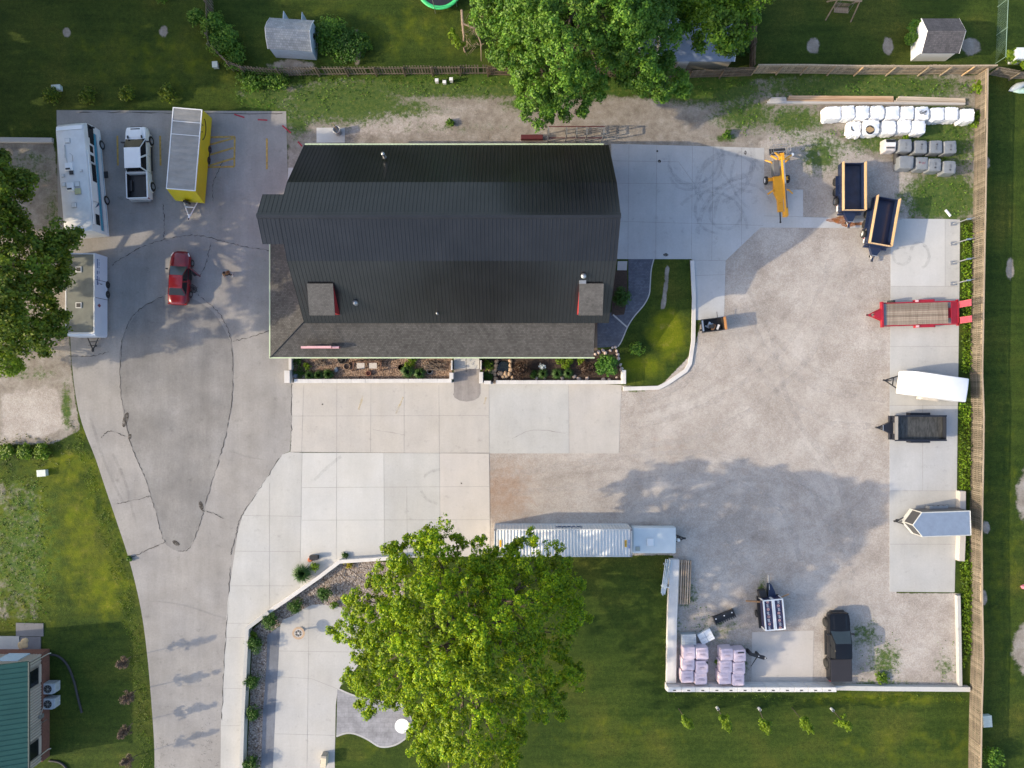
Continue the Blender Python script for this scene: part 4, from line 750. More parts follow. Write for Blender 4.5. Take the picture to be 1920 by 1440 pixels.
# trailers
def tongue(root, y0, w, L, z, mat, jack=True):
    m = MB()
    for s in (-1, 1): m.tube([(s * w, y0 - .3, z), (s * .04, y0 + L * .82, z)], .055, 4)
    m.box((0, y0 + L * .86, z + .02), (.16, L * .3, .12)); m.box((0, y0 + L * .3, z), (w * 1.15, .08, .08)); m.build('tongue', mat, root)
    m = MB(); m.lathe((0, y0 + L * .97, z + .05), [(.03, -.06), (.08, -.03), (.08, .03), (.03, .07)], 'z', 10); m.build('coupler', BLACK, root)
    if jack: m = MB(); m.tube([(.0, y0 + L * .58, .02), (.0, y0 + L * .58, .85)], .04, 8); m.box((0, y0 + L * .58, .03), (.18, .18, .04)); m.tube([(-.02, y0 + L * .58, .85), (.2, y0 + L * .58, .83)], .02, 5); m.build('jack', DARK, root)
def axles(root, W, yc, n=2, r=.36, out=.12, rim=RIM, sp=.92, fender=None, fz=.12):
    for s in (-1, 1):
        for k in range(n): wheel(root, s * (W + out - .11), yc + (k - (n - 1) / 2) * sp, r, r, .22, rim, s)
        if fender: m = MB(); l = sp * (n - 1) + 2 * r + .1; q = [(-l / 2 - .12, r * .8), (-l / 2, 2 * r + .02), (-l / 2 + .15, 2 * r + fz), (l / 2 - .15, 2 * r + fz), (l / 2, 2 * r + .02), (l / 2 + .12, r * .8)]; x0, x1 = s * W, s * (W + out + .06); m.loft([[(x0, yc + a, b) for a, b in q] + [(x0, yc + a, b - .03) for a, b in q[::-1]], [(x1, yc + a, b) for a, b in q] + [(x1, yc + a, b - .03) for a, b in q[::-1]]]); m.build('fender', fender, root)
    m = MB(); m.box((0, yc, r), (2 * W, sp * (n - 1) + .12, .1)); m.build('axle', BLACK, root)
# yellow trailer
yt = thing('enclosed_trailer', 'long yellow box trailer with a dull metal roof and a smile mark', 'trailer', g(-591, -418), 175.2); W = 1.28; Hh = 2.45; F = 3.9; B_ = -3.85
m = MB(); m.loft([[(-W, B_, .42), (W, B_, .42), (W, B_, Hh), (-W, B_, Hh)], [(-W, F - .55, .42), (W, F - .55, .42), (W, F - .55, Hh), (-W, F - .55, Hh)], [(-W, F, .42), (W, F, .42), (W, F, .75), (-W, F, .75)]]); m.build('body', YEL, yt)
RIPM = M('galvanised_sheet', (.27, .265, .25), .42, .5, .2, 1.0, .2, 2.5, stretch=(.8, 1.6, 1)); m = MB(); n = 26
m.loft([[(x, B_ + .03, Hh + .012), (x, B_ + .03, Hh + .016)] for x in (-W + .06, W - .06)]); 
for j in range(n):
    y0, y1 = B_ + .05 + (F - .6 - B_) * j / n, B_ + .05 + (F - .6 - B_) * (j + 1) / n; m.quad((-W + .05, y0, Hh + .02 + .012 * (j % 2)), (W - .05, y0, Hh + .02 + .012 * (j % 2)), (W - .05, y1, Hh + .02 + .012 * ((j + 1) % 2)), (-W + .05, y1, Hh + .02 + .012 * ((j + 1) % 2)))
m.build('roof', RIPM, yt, True); m = MB()
for s in (-1, 1): m.box((s * (W - .02), (B_ + F - .55) / 2, Hh + .02), (.08, F - .55 - B_, .07))
m.box((0, B_ + .04, Hh + .025), (2 * W - .1, .08, .08)); m.box((0, F - .58, Hh + .025), (2 * W - .1, .08, .08))
for y in (B_ + 1.2, B_ + 2.35): m.box((0, y, Hh + .03), (2 * W - .12, .05, .05))
m.build('roof_trim', WHITE, yt); tongue(yt, F, .75, 1.6, .5, WHITE, False); axles(yt, W, .62 - 1.15, 2, .34, .03, WHITE, 1.0); wheel(yt, .0, 0, 0, .33, .2, RIM).matrix_local = Matrix.Translation((.1, F + .16, .95)) @ Matrix.Rotation(R(78), 4, 'Z')
m = MB(); xs_ = -W - .012; cy = B_ + 1.55
m.tube([(xs_, cy + .95 * math.cos(a), 2.1 - .62 * math.sin(a)) for a in np.linspace(.25, 2.9, 12)], .05, 5)
for a in (-.3, .3): m.tube([(xs_, cy + a, 2.12), (xs_, cy + a, 2.22)], .05, 5)
m.build('smile_mark', BLACK, yt)
# grey topped white trailer on the left
gt_ = thing('enclosed_trailer', 'white box trailer with grey roof half under the left trees', 'trailer', g(-779.5, -161.5), 180); W = 1.29; Hh = 2.35; F = 3.68
m = MB(); m.loft([[(-W, -F + .02, .4), (W, -F + .02, .4), (W, -F + .02, Hh), (-W, -F + .02, Hh)], [(-W, F - .25, .4), (W, F - .25, .4), (W, F - .25, Hh), (-W, F - .25, Hh)], [(-W * .96, F - .05, .4), (W * .96, F - .05, .4), (W * .96, F - .05, Hh - .14), (-W * .96, F - .05, Hh - .14)], [(-W * .9, F, .5), (W * .9, F, .5), (W * .9, F, Hh - .5), (-W * .9, F, Hh - .5)]]); m.build('body', M('pale_blue_white', (.52, .57, .66), .45, 0, .05, 1), gt_)
m = MB(); m.box((0, -.1, Hh + .02), (2 * W - .12, 2 * F - .5, .035)); m.build('roof', M('dirty_grey_roof', (.15, .16, .14), .7, 0, .2, 1.2, dirt=.3), gt_)
m = MB()
for s in (-1, 1): m.box((s * (W - .05), -.1, Hh + .035), (.1, 2 * F - .4, .05))
m.box((0, F - .28, Hh + .03), (2 * W - .2, .14, .06)); m.build('roof_trim', WHT2, gt_)
for y in (-2.2, .95): m = MB(); m.box((.1, y, Hh + .07), (.5, .5, .06)); a = m.build('roof_vent', WHT2, gt_); m = MB(); m.box((.1, y, Hh + .105), (.36, .36, .03)); b = m.build('vent_lid', DARK, a); 
tongue(gt_, F, .62, 1.25, .45, BLACK); axles(gt_, W, -.7, 2, .34, .03, WHITE, .88)
m = MB()
for y in (-1.35, .25): m.box((-W - .006, y, 1.35), (.012, .04, 1.8))
for y in (-1.05, ): m.box((-W - .01, y, 1.9), (.03, .3, .05)); m.box((-W - .01, y, 1.4), (.03, .06, .3))
m.build('door_seam', DARK, gt_); m = MB(); m.prism([(1.0, 0), (1.26, .18), (1.52, 0), (1.26, -.18)], 0, .01); q = m.build('diamond_emblem', M('maroon_decal', (.2, .05, .07), .5), gt_); q.matrix_local = Matrix.Translation((-W - .012, .9, .45)) @ Matrix.Rotation(R(-90), 4, 'Y')
BLUT = M('blue_lettering', (.05, .11, .26), .5)
m = MB()
for k in range(20):
    if k in (7, 8, 12): continue
    m.box((-W - .008, -3.15 + .115 * k, 1.98), (.012, .085, .16)); 
    if k % 2 == 0 or k % 3 == 0: m.box((-W - .008, -3.15 + .115 * k, 1.72), (.012, .10, .06))
m.build('lettering', BLUT, gt_)
# dump trailers
def dump(label, loc, rz, L, W, side, paint, inner, boards=None, fl=.72):
    r = thing('dump_trailer', label, 'dump trailer', loc, rz); z0 = fl; z1 = z0 + side; t = .07; m = MB(); F = L / 2
    for s in (-1, 1): m.box((s * (W - t / 2), 0, (z0 + z1) / 2), (t, L, side))
    m.box((0, F - t / 2, (z0 + z1) / 2), (2 * W - 2 * t - .004, t, side)); m.box((0, 0, z0 - .06), (2 * W, L, .1)); m.build('box', paint, r, bevel=.01)
    m = MB(); m.box((0, -F + t / 2, (z0 + z1) / 2 - .02), (2 * W - 2 * t - .01, t * .8, side - .04)); m.build('tailgate', paint, r)
    m = MB(); m.box((0, -.02, z0 + .01), (2 * W - 2 * t - .02, L - 2 * t - .06, .03)); m.build('floor', inner, r)
    m = MB()
    for s in (-1, 1):
        for k in range(6): m.box((s * (W + .035), -F + .3 + (L - .6) * k / 5, (z0 + z1) / 2), (.07, .07, side - .02))
        m.box((s * (W + .03), 0, z1 - .03), (.1, L, .09))
    m.build('side_posts', paint, r)
    if boards:
        m = MB(); bh = .42
        for s in (-1, 1): m.box((s * (W - .03), 0, z1 + bh / 2 + .01), (.05, L, bh))
        m.box((0, F - .03, z1 + bh / 2 - .05), (2 * W - .16, .05, bh - .12)); m.build('side_boards', boards, r)
    m = MB(); m.box((0, .1, .5), (1.0, L - .1, .16)); m.build('chassis', paint, r); tongue(r, F, .62, 1.35, .5, paint, True)
    m = MB(); m.prism([(-.62, F - .02), (.62, F - .02), (.22, F + .82), (-.22, F + .82)], .5, .86); m.box((0, F + .12, .6), (2 * W, .16, .3)); m.build('pump_box', paint, r, bevel=.02)
    m = MB(); m.box((0, F + .86, .9), (.5, .06, .05)); m.build('handle_bar', ALU, r); axles(r, W, -.25, 2, .37, .22, DARK, .95, paint, .05); return r
A_ = dump('navy dump trailer with wood side boards, straight, nearest the orange lift', g(625.5, -361.5), 180, 4.32, 1.02, .68, NAVY, M('navy_floor', (.022, .035, .07), .55, 0, .3, 1.5, dirt=.3), WOODN)
wheel(A_, 1.22, 1.15, .62, .36, .22, RIM, 1); 
m = MB(); m.box((1.1, 1.72, .66), (.03, .62, .26)); m.build('emblem_panel', WHITE, A_); m = MB(); m.lathe((1.118, 1.46, .66), [(.1, 0), (.1, .008), (.01, .01)], 'x', 14); m.build('emblem', REDT, A_)
B2 = dump('navy dump trailer with wood side boards, parked slanted across the slab corner', g(680.7, -298), 170, 4.32, 1.02, .68, NAVY, NAVY, WOODN); wheel(B2, 1.22, 1.2, .62, .36, .22, WHITE, 1); m = MB(); m.box((1.1, 1.76, .66), (.03, .5, .22)); m.build('emblem_panel', WHITE, B2); m = MB(); m.lathe((1.118, 1.56, .66), [(.1, 0), (.1, .008), (.01, .01)], 'x', 14); m.build('emblem', REDT, B2)
C2 = dump('low dump trailer with a scratched dark grey floor and navy front', g(751, 81), 90, 4.65, 1.08, .55, M('dark_navy', (.012, .015, .025), .45, 0, .15, 2), M('scratched_floor', (.075, .075, .07), .5, .3, .6, 1.6, .1, 6, stretch=(1, 3, 1)), None); m = MB(); m.box((0, 2.2, 1.29), (2.1, .28, .025)); m.box((0, 2.42, 1.3), (1.0, .05, .05)); m.build('tarp_roll', M('tan_tarp', (.32, .29, .25), .7), C2)
# red flatbed
fb = thing('flatbed_trailer', 'red flatbed trailer with a plank deck and upright ramps', 'trailer', g(756, -130.5), 91.6); W = 1.03; F = 3.45; B_ = -3.45; m = MB()
for s in (-1, 1): m.box((s * W, -.05, .62), (.10, F - B_, .2))
m.box((0, F, .70), (2 * W + .25, .16, .36)); m.box((0, B_, .6), (2 * W + .3, .14, .24)); m.box((0, 0, .5), (.9, F - B_ - .2, .12)); m.build('frame', REDT, fb)
m = MB(); n = 11; w_ = (2 * W - .12) / n
for k in range(n): m.box((-W + .06 + w_ * (k + .5), .28, .70 + rnd.uniform(-.004, .004)), (w_ - .016, F - B_ - 1.3, .04))
m.build('deck', WOODX, fb); m = MB(); m.box((0, F - .28, .7), (2 * W - .12, .26, .045)); m.build('deck_edge', M('grey_steel', (.2, .21, .22), .5, .4), fb)
m = MB()
for k in range(5): m.box((0, B_ + .1 + .12 * k, .69), (2 * W - .12, .09, .05))
m.build('dovetail', M('dark_red_slat', (.22, .012, .03), .5), fb); axles(fb, W, -.55, 2, .34, .17, WHITE, .85, REDT, .06)
for s in (-1, 1): m = MB(); m.box((s * (W + .12), .3, .79), (.18, .3, .012)); m.build('fender_step', M('pale_tread', (.62, .4, .42), .5), fb)
for x in (-.72, .72):
    m = MB(); 
    for k in range(10): m.box((x, B_ - .12, .85 + .165 * k), (.5, .07, .07))
    for s in (-.26, .26): m.box((x + s, B_ - .12, 1.58), (.05, .08, 1.65))
    m.build('ramp', M('ramp_red', (.55, .10, .13), .45, 0, .1, 3), fb)
tongue(fb, F, .7, 1.35, .58, REDT); m = MB(); m.prism([(-.5, F + .05), (.5, F + .05), (.2, F + .7), (-.2, F + .7)], .55, .82); m.build('toolbox', REDT, fb, bevel=.02); wheel(fb, W + .12, F - .85, .75, .33, .18, DARK, 1)
# white nose trailer
wt = thing('enclosed_trailer', 'smooth white box trailer with a sloped nose, backed against the fence', 'trailer', g(770, 4), 82); W = 1.06; Hh = 2.2; F = 2.65; B_ = -2.7
m = MB(); m.loft([rsec(B_, W * .98, .4, Hh - .05, .08), rsec(B_ + .12, W, .4, Hh, .08), rsec(F - .85, W, .4, Hh, .08), rsec(F - .45, W * .99, .4, Hh - .28, .08), rsec(F - .1, W * .97, .42, Hh - .85, .08), rsec(F, W * .9, .5, .9, .06)]); m.build('body', WHITE, wt, 'angle'); tongue(wt, F, .7, 1.3, .48, BLACK); axles(wt, W, -.35, 2, .34, .14, RIM, .86, M('tan_fender', (.5, .46, .40), .5), .06); m = MB(); m.box((0, B_ - .01, 1.25), (1.9, .03, 1.6)); m.build('ramp_door', WHT2, wt)
# silver V nose trailer
vn = thing('enclosed_trailer', 'V nosed box trailer with a blue silver roof and black nose panels', 'trailer', g(784.5, 252.5), 92); W = 1.06; Hh = 2.3; F = 2.13; B_ = -2.13; nose = 2.95
P_ = [(-W, B_), (W, B_), (W, F), (0, nose), (-W, F)]; m = MB(); m.prism(P_, .42, Hh); m.build('body', M('charcoal_side', (.07, .07, .075), .4, .3), vn)
m = MB(); m.prism([(x * .97, y * .985) for x, y in P_], Hh + .001, Hh + .035); m.build('roof', M('silver_blue_roof', (.30, .36, .45), .4, .5, .08, 2), vn)
m = MB()
for a, b in zip(P_, P_[1:] + P_[:1]): m.tube([(a[0], a[1], Hh + .02), (b[0], b[1], Hh + .02)], .05, 5)
for p in ((W, F), (0, nose), (-W, F)): m.tube([(p[0], p[1], .42), (p[0], p[1], Hh)], .05, 5)
for s in (-1, 1): m.loft([[(s * W * .99, F + .02, .43), (0.02 * s, nose + .01, .43), (0.02 * s, nose + .01, .95), (s * W * .99, F + .02, .95)], [(s * W * .99, F + .04, .43), (.02 * s, nose + .035, .43), (.02 * s, nose + .035, .95), (s * W * .99, F + .04, .95)]])
m.build('corner_trim', M('satin_trim', (.62, .62, .59), .4, .3), vn); tongue(vn, nose - .5, .5, 1.2, .48, DARK); axles(vn, W, -.35, 2, .34, .16, WHITE, .9, ALU, .06)
# container and camper
ct = thing('shipping_container', 'long white corrugated shipping container beneath the big maple tree', 'container', g(92, 286)); Lx, Wy, Hh = 12.1, 2.42, 2.6; m = MB(); n = 84
sec = []
for k in range(n * 2 + 1):
    x = -Lx / 2 + .1 + (Lx - .2) * k / (2 * n); o_ = .036 if (k // 1) % 4 in (0, 1) else 0; sec.append([(x, -Wy / 2 + .03 + o_, .14), (x, -Wy / 2 + .03 + o_, Hh - .1 - o_), (x, -Wy / 2 + .06, Hh - .05 - o_), (x, Wy / 2 - .06, Hh - .05 - o_), (x, Wy / 2 - .03 - o_, Hh - .1 - o_), (x, Wy / 2 - .03 - o_, .14)])
CTW = M('container_white', (.62, .63, .63), .45, 0, .06, 1, dirt=.15); m.loft(sec); m.build('shell', CTW, ct)
m = MB()
for s in (-1, 1):
    m.box((0, s * (Wy / 2 - .03), Hh - .05), (Lx, .07, .09)); m.box((0, s * (Wy / 2 - .03), .1), (Lx, .07, .14))
    for e in (-1, 1): m.box((e * (Lx / 2 - .05), s * (Wy / 2 - .05), Hh / 2), (.11, .11, Hh - .22))
    m.box((s * (Lx / 2 - .03), 0, Hh - .05), (.07, Wy - .08, .09)); m.box((s * (Lx / 2 - .03), 0, .1), (.07, Wy - .08, .14)); m.box((s * (Lx / 2 - .02), 0, Hh / 2), (.03, Wy - .14, Hh - .24))
m.build('frame', CTW, ct)
for a in (-1, 1):
    for b in (-1, 1): m = MB(); m.box((a * (Lx / 2 - .07), b * (Wy / 2 - .06), Hh - .03), (.17, .14, .12)); m.build('corner_casting', M('corner_steel', (.2, .19, .2), .5), ct)
DEC = M('yellow_decal', (.72, .42, .02), .5)
for x, l in ((-Lx / 2 + .55, .62), (Lx / 2 - .55, .62)): m = MB(); m.box((x, -.05, Hh - .015), (.18, l, .014)); dc = m.build('height_decal', DEC, ct); 
for k in range(4): m = MB(); m.box((Lx / 2 - .55, -.05 + .13 * (k - 1.5), Hh - .004), (.10, .06, .004)); m.build('decal_text', DARK, ct)
m = MB()
for k in range(9):
    if k != 4: m.box((Lx / 2 - .26, -.42 + .085 * k, Hh - .002), (.15, .05, .006))
m.build('serial_marks', M('container_blue', (.10, .2, .5), .5), ct)
m = MB(); m.tube([(-.55 + .1 * k, Wy / 2 + .01, 1.5 + .16 * math.sin(k * 1.5)) for k in range(24)], .05, 5); m.build('wave_emblem', NAVS, ct)
pc = thing('camper_trailer', 'low white pop up camper with a roof hatch, right of the container', 'camper', g(261, 287), -90); m = MB(); L, W = 1.95, 1.16
m.loft([rsec(-L, W * .97, .45, 1.30, .1), rsec(-L + .1, W, .45, 1.42, .12), rsec(L - .1, W, .45, 1.42, .12), rsec(L, W * .97, .45, 1.30, .1)]); m.build('body', M('camper_white', (.58, .63, .65), .35, 0, .05, 1, coat=.3), pc, 'angle')
m = MB(); m.box((.12, -.38, 1.5), (.72, .66, .12), 0, .9); a = m.build('air_conditioner', WHITE, pc, bevel=.05); m = MB(); m.box((.72, -1.5, 1.46), (.38, .4, .05)); a = m.build('roof_vent', STEEL, pc); m = MB(); m.box((.72, -1.5, 1.495), (.3, .32, .02)); m.build('vent_lid', M('hazy_lid', (.4, .42, .36), .4), a); tongue(pc, L, .5, 1.05, .45, BLACK); m = MB(); m.lathe((.1, L + .35, .5), [(.15, 0), (.16, .3), (.08, .42), (.03, .45)], 'z', 12); m.build('gas_bottle', WHITE, pc, True); axles(pc, W - .14, -.2, 1, .3, .06, RIM)
m = MB(); m.box((0, 0, .12), (3.6, .3, .24)); o = m.build('timber_sill', CON_C); o.location = g(252, 311.5); tag(o, 'narrow grey sill block lying along the south side of the pop up camper', 'sill')
# boom lift
bl = thing('boom_lift', 'orange towable boom lift with folded arm and a basket', 'boom lift', g(494, -366), 184); m = MB(); m.box((-.05, .35, .62), (.5, 3.9, .28)); m.box((0, -.7, .6), (1.9, .3, .2)); m.prism([(-.5, -1.0), (.5, -1.0), (.55, .6), (.2, 1.5), (-.2, 1.5), (-.3, .6)], .72, .98); m.build('chassis', ORANGE, bl, bevel=.02)
m = MB(); m.box((-.12, .25, 1.75), (.26, 5.3, .28)); m.box((-.12, -2.45, 1.5), (.34, .5, .6)); m.box((-.12, 2.7, 1.55), (.42, .5, .5), 0, .8); m.build('boom', ORANGE, bl, bevel=.03)
m = MB(); m.box((-.14, .1, 1.92), (.12, 4.2, .06)); m.build('cylinder', STEEL, bl); m = MB(); m.box((-.14, 1.2, 1.955), (.06, 2.2, .02)); m.build('hose', BLACK, bl); m = MB(); m.box((.28, -1.55, .95), (.6, 1.4, .6)); m.build('power_pack', M('grey_plastic', (.12, .125, .13), .6), bl, bevel=.08)
for s in (-1, 1): wheel(bl, s * .98, -.7, .36, .36, .24, WHITE, s)
for x, y, dx, dy in ((.35, .25, .75, .42), (-.35, .25, -.8, .5), (.35, -1.9, .75, -.5), (-.35, -1.9, -.75, -.5)): m = MB(); m.tube([(x, y, .9), (x + dx * .5, y + dy * .5, 1.12), (x + dx, y + dy, .85)], .075, 4); m.build('outrigger', ORANGE, bl)
m = MB()
for z in (1.0, 1.5, 2.05): m.tube([(-.75, -3.35, z), (.75, -3.35, z), (.75, -2.75, z), (-.75, -2.75, z), (-.75, -3.35, z)], .025, 5)
for x in (-.75, -.25, .25, .75):
    for y in (-3.35, -2.75): m.tube([(x, y, .95), (x, y, 2.05)], .022, 5)
m.build('basket', STEEL, bl); m = MB(); m.box((0, -3.05, .96), (1.5, .6, .05)); m.build('basket_floor', DARK, bl); m = MB(); m.tube([(.65, -2.7, 1.1), (.2, -2.3, 1.3)], .09, 5); m.tube([(-1.15, -2.6, 1.3), (-.35, -2.15, 1.5)], .08, 5); m.tube([(.6, -2.75, 1.9), (.05, -2.35, 1.7)], .09, 5); m.build('jib', ORANGE, bl); m = MB(); m.lathe((-1.2, -2.62, 1.25), [(.14, 0), (.14, .1), (.03, .14)], 'z', 12); m.build('pivot_cap', WHITE, bl)
m = MB(); m.tube([(0, 2.3, .6), (0, 3.2, .55)], .06, 5); m.lathe((0, 3.2, .55), [(.05, -.05), (.1, 0), (.04, .08)], 'z', 8); m.build('coupler', BLACK, bl)
# hopper
hp = thing('scrap_hopper', 'small black steel hopper filled with scrap, standing on forks by the curved kerb', 'hopper', g(369.7, -109), 7); m = MB(); L, W, Hh = 1.12, .58, 1.45
m.loft([[(-L * .7, -W, .2), (L * .8, -W, .2), (L * .8, W, .2), (-L * .7, W, .2)], [(-L, -W, Hh), (L, -W, Hh), (L, W, Hh), (-L, W, Hh)], [(-L + .06, -W + .06, Hh), (L - .06, -W + .06, Hh), (L - .06, W - .06, Hh), (-L + .06, W - .06, Hh)], [(-L * .75, -W + .06, .75), (L * .8, -W + .06, .75), (L * .8, W - .06, .75), (-L * .75, W - .06, .75)]]); m.build('bin', BLACK, hp)
m = MB(); m.box((L - .08, 0, Hh + .01), (.2, 2 * W, .1)); m.build('rim_board', planks('orange_board', (.35, .15, .05), (.5, .25, .1)), hp); m = MB(); m.box((-L + .12, 0, Hh - .06), (.18, 2 * W - .2, .1)); m.build('pale_lip', ALU, hp)
for k in range(9): m = MB(); m.box((0, 0, 0), (rnd.uniform(.2, .6), rnd.uniform(.08, .3), rnd.uniform(.04, .15)), m=Matrix.Translation((rnd.uniform(-.6, .6), rnd.uniform(-.3, .3), .85 + .04 * k)) @ Matrix.Rotation(rnd.uniform(0, 3), 4, 'Z') @ Matrix.Rotation(rnd.uniform(-.3, .3), 4, 'X')); m.build('scrap', (WHITE, ALU, M('scrap_brown', (.10, .055, .03), .8), BLACK, STEEL)[k % 5], hp)
m = MB(); m.box((0, .3, .1), (1.9, .16, .12)); m.box((0, -.3, .1), (1.9, .16, .12)); m.tube([(.55, W, .9), (.55, W + .55, .95)], .03, 5); m.build('fork_sleeve', BLACK, hp)
# ---------------------------------------------------------------- sheds and the office building
def gable(name, label, cat, loc, rz, L, D, he, hr, roofm, wallm, over=.18, gambrel=False):
    r = thing(name, label, cat, loc, rz); m = MB(); x = L / 2; y = D / 2; prof = [(-y, 0), (y, 0), (y, he), (y * .55, hr - .35) if gambrel else (0, hr), (0, hr), (-y * .55, hr - .35) if gambrel else (0, hr), (-y, he)]
    if not gambrel: prof = [(-y, 0), (y, 0), (y, he), (0, hr), (-y, he)]
    m.loft([[(-x, a, b - .03) for a, b in prof], [(x, a, b - .03) for a, b in prof]]); m.build('wall', wallm, r); m = MB(); xo = x + over * .6
    rp = [(y + over, he - over * .6), (y * .55, hr - .33), (0, hr + .02), (-y * .55, hr - .33), (-y - over, he - over * .6)] if gambrel else [(y + over, he - over * (hr - he) / y), (0, hr + .02), (-y - over, he - over * (hr - he) / y)]
    sec = lambda xx: [(xx, a, b + .06) for a, b in rp] + [(xx, a, b) for a, b in rp[::-1]]
    m.loft([sec(-xo), sec(xo)]); m.build('roof', roofm, r)
    for s in (-1, 1):
        m = MB(); m.tube([(s * (xo + .01), a[0], a[1] + .01) for a in rp], .05, 4); m.build('rake_trim', WHITE, r)
    return r
s1 = gable('garden_shed', 'pale blue grey barn roofed shed with its doors open, above the picket fence', 'shed', g(-402, -635), -3.5, 3.75, 2.55, 1.95, 2.85, SHINGL, M('shed_blue', (.42, .50, .60), .6), .1, True)
m = MB(); m.box((1.89, .2, 1.4), (.05, .4, .45)); m.build('window', GLASS, s1)
for x in (-.55, .55): m = MB(); m.box((x * 1.5, 1.75, .95), (.05, .75, 1.7)); m.build('door', M('shed_blue', None), s1)
s2 = gable('garden_shed', 'white gable ended shed with a dark shingle roof on the upper right lawn', 'shed', g(779, -633), 0, 3.15, 2.75, 1.95, 2.75, SHINGD, WHITE, .16)
s3 = gable('garden_shed', 'blue grey roofed shed mostly hidden beneath the leaning willow branches', 'shed', g(335, -625), 0, 6.5, 3.4, 2.0, 2.8, M('blue_grey_roof', (.20, .24, .32), .5, .2), CREAM, .2)
m = MB(); m.box((-1.0, -1.73, 1.0), (.95, .04, 1.9)); m.build('door', WHITE, s3)
m = MB(); m.lathe((0, 0, 0), [(1.9, 0), (1.95, .95), (1.8, .95), (1.75, .8), (.1, .78)], 'z', 28); o = m.build('pool', M('pool_liner', (.16, .20, .30), .3), None, True); o.location = g(270, -640); tag(o, 'round blue grey covered pool glimpsed below the big tree edge', 'pool')
# office, lower left
of = thing('office_building', 'building with green standing seam roof and beige siding at the lower left', 'building', g(-867, 497)); L = 9.7; dw = 12; wallh = 3.35
SID = brickmat('lap_siding', (.50, .45, .39), (.54, .49, .43), (.22, .19, .16), 1, .8, (R(90), 0, R(90)), 60, .155, .08); BRK = brickmat('brick_base', (.20, .085, .06), (.26, .12, .09), (.25, .22, .2), 4.5, .9, (R(90), 0, R(90)), .9, .3, .3)
m = MB(); m.box((-dw / 2, -L / 2, .5), (dw + .1, L + .1, 1.0)); m.build('brick_base', M('brick_base_face', (.17, .075, .055), .9, 0, .35, 9, .4, 12), of)
m = MB(); [m.box((-.07, -.12 - .25 * k, 2.15), (.07, .13, 2.28)) for k in range(39) if min(abs(.12 + .25 * k - 1.75), abs(.12 + .25 * k - 8.15)) > .88]; [m.box((-.07, y, z), (.07, 1.6, h)) for y in (-1.75, -8.15) for z, h in ((1.22, .44), (2.97, .64))]; [m.box((-.2 - .25 * k, -.07, 2.15), (.13, .07, 2.28)) for k in range(46)]; m.build('siding_rib', M('beige_siding', (.46, .41, .36), .7, 0, .08, 3), of)
m = MB(); m.prism([(-.1, -.1), (-dw + .1, -.1), (-dw + .1, -L + .1), (-.1, -L + .1)], 1.0, wallh); m.loft([[(x, -.06, wallh - .02), (x, -.06, wallh + .02), (x, -.3, wallh)] for x in (-.1, -dw / 2)]); m.build('wall', M('siding_base', (.36, .32, .28), .8, 0, .08, 3), of)
GRN = M('green_roof_metal', (.035, .115, .085), .45, .1, .1, .6); m = MB(); e = .35; zr = wallh + .03; rise = 2.5
m.loft([[(e, e * .6, zr - .12), (e, e * .6, zr), (-dw / 2, e * .6, zr + rise), (-dw / 2, e * .6, zr + rise - .12)], [(e, -L - e * .6, zr - .12), (e, -L - e * .6, zr), (-dw / 2, -L - e * .6, zr + rise), (-dw / 2, -L - e * .6, zr + rise - .12)]])
m.loft([[(-dw - e, e * .6, zr - .12), (-dw - e, e * .6, zr), (-dw / 2, e * .6, zr + rise), (-dw / 2, e * .6, zr + rise - .12)], [(-dw - e, -L - e * .6, zr - .12), (-dw - e, -L - e * .6, zr), (-dw / 2, -L - e * .6, zr + rise), (-dw / 2, -L - e * .6, zr + rise - .12)]])
for k in range(24): y = e * .6 - .03 - (L + .36) * k / 23; m.loft([[(e - .02, y - .02, zr), (e - .02, y - .02, zr + .05), (e - .02, y + .02, zr + .05), (e - .02, y + .02, zr)], [(-dw / 2, y - .02, zr + rise), (-dw / 2, y - .02, zr + rise + .05), (-dw / 2, y + .02, zr + rise + .05), (-dw / 2, y + .02, zr + rise)]])
m.build('roof', GRN, of); m = MB(); m.loft([[(-dw + .06, y, wallh), (-.06, y, wallh), (-dw / 2, y, wallh + rise * .94)] for y in (-.05, -L + .05)]); m.build('gable_wall', M('siding_base', None), of)
m = MB(); m.box((e + .07, -L / 2, zr - .05), (.12, L + .3, .13)); m.build('gutter', M('dark_green_gutter', (.03, .05, .05), .5), of)
for y in (-1.75, -8.15): m = MB(); m.box((-.03, y, 2.05), (.06, 1.5, 1.15)); a = m.build('window', GLASS, of); m = MB(); [m.box((.0, y + d, 2.05), (.07, .06, 1.2)) for d in (-.77, .77)]; [m.box((.0, y, 2.05 + d), (.07, 1.48, .06)) for d in (-.6, .6)]; m.build('frame', M('taupe_trim', (.28, .25, .22), .6), a)
m = MB(); m.box((-2.0, -.01, 1.7), (1.9, .08, 1.9)); m.build('window', M('sky_blue_blind', (.45, .60, .74), .3), of)
for y0, y1 in ((-.3, -.3), (-9.0, -9.0)): m = MB(); m.tube([(.32, y0, 3.2), (.08, y0, 2.9), (.08, y1, .25), (.25, y1, .1)], .05, 6); m.build('downspout', CREAM, of)
m = MB(); m.tube([(.06, -6.2, 3.0), (.06, -6.2, .4)], .03, 6); m.box((.09, -5.55, 1.2), (.14, .35, .5)); m.tube([(.09, -5.5, 1.4), (.09, -4.4, .6), (.5, -4.1, .5)], .03, 5); m.build('meter', STEEL, of)
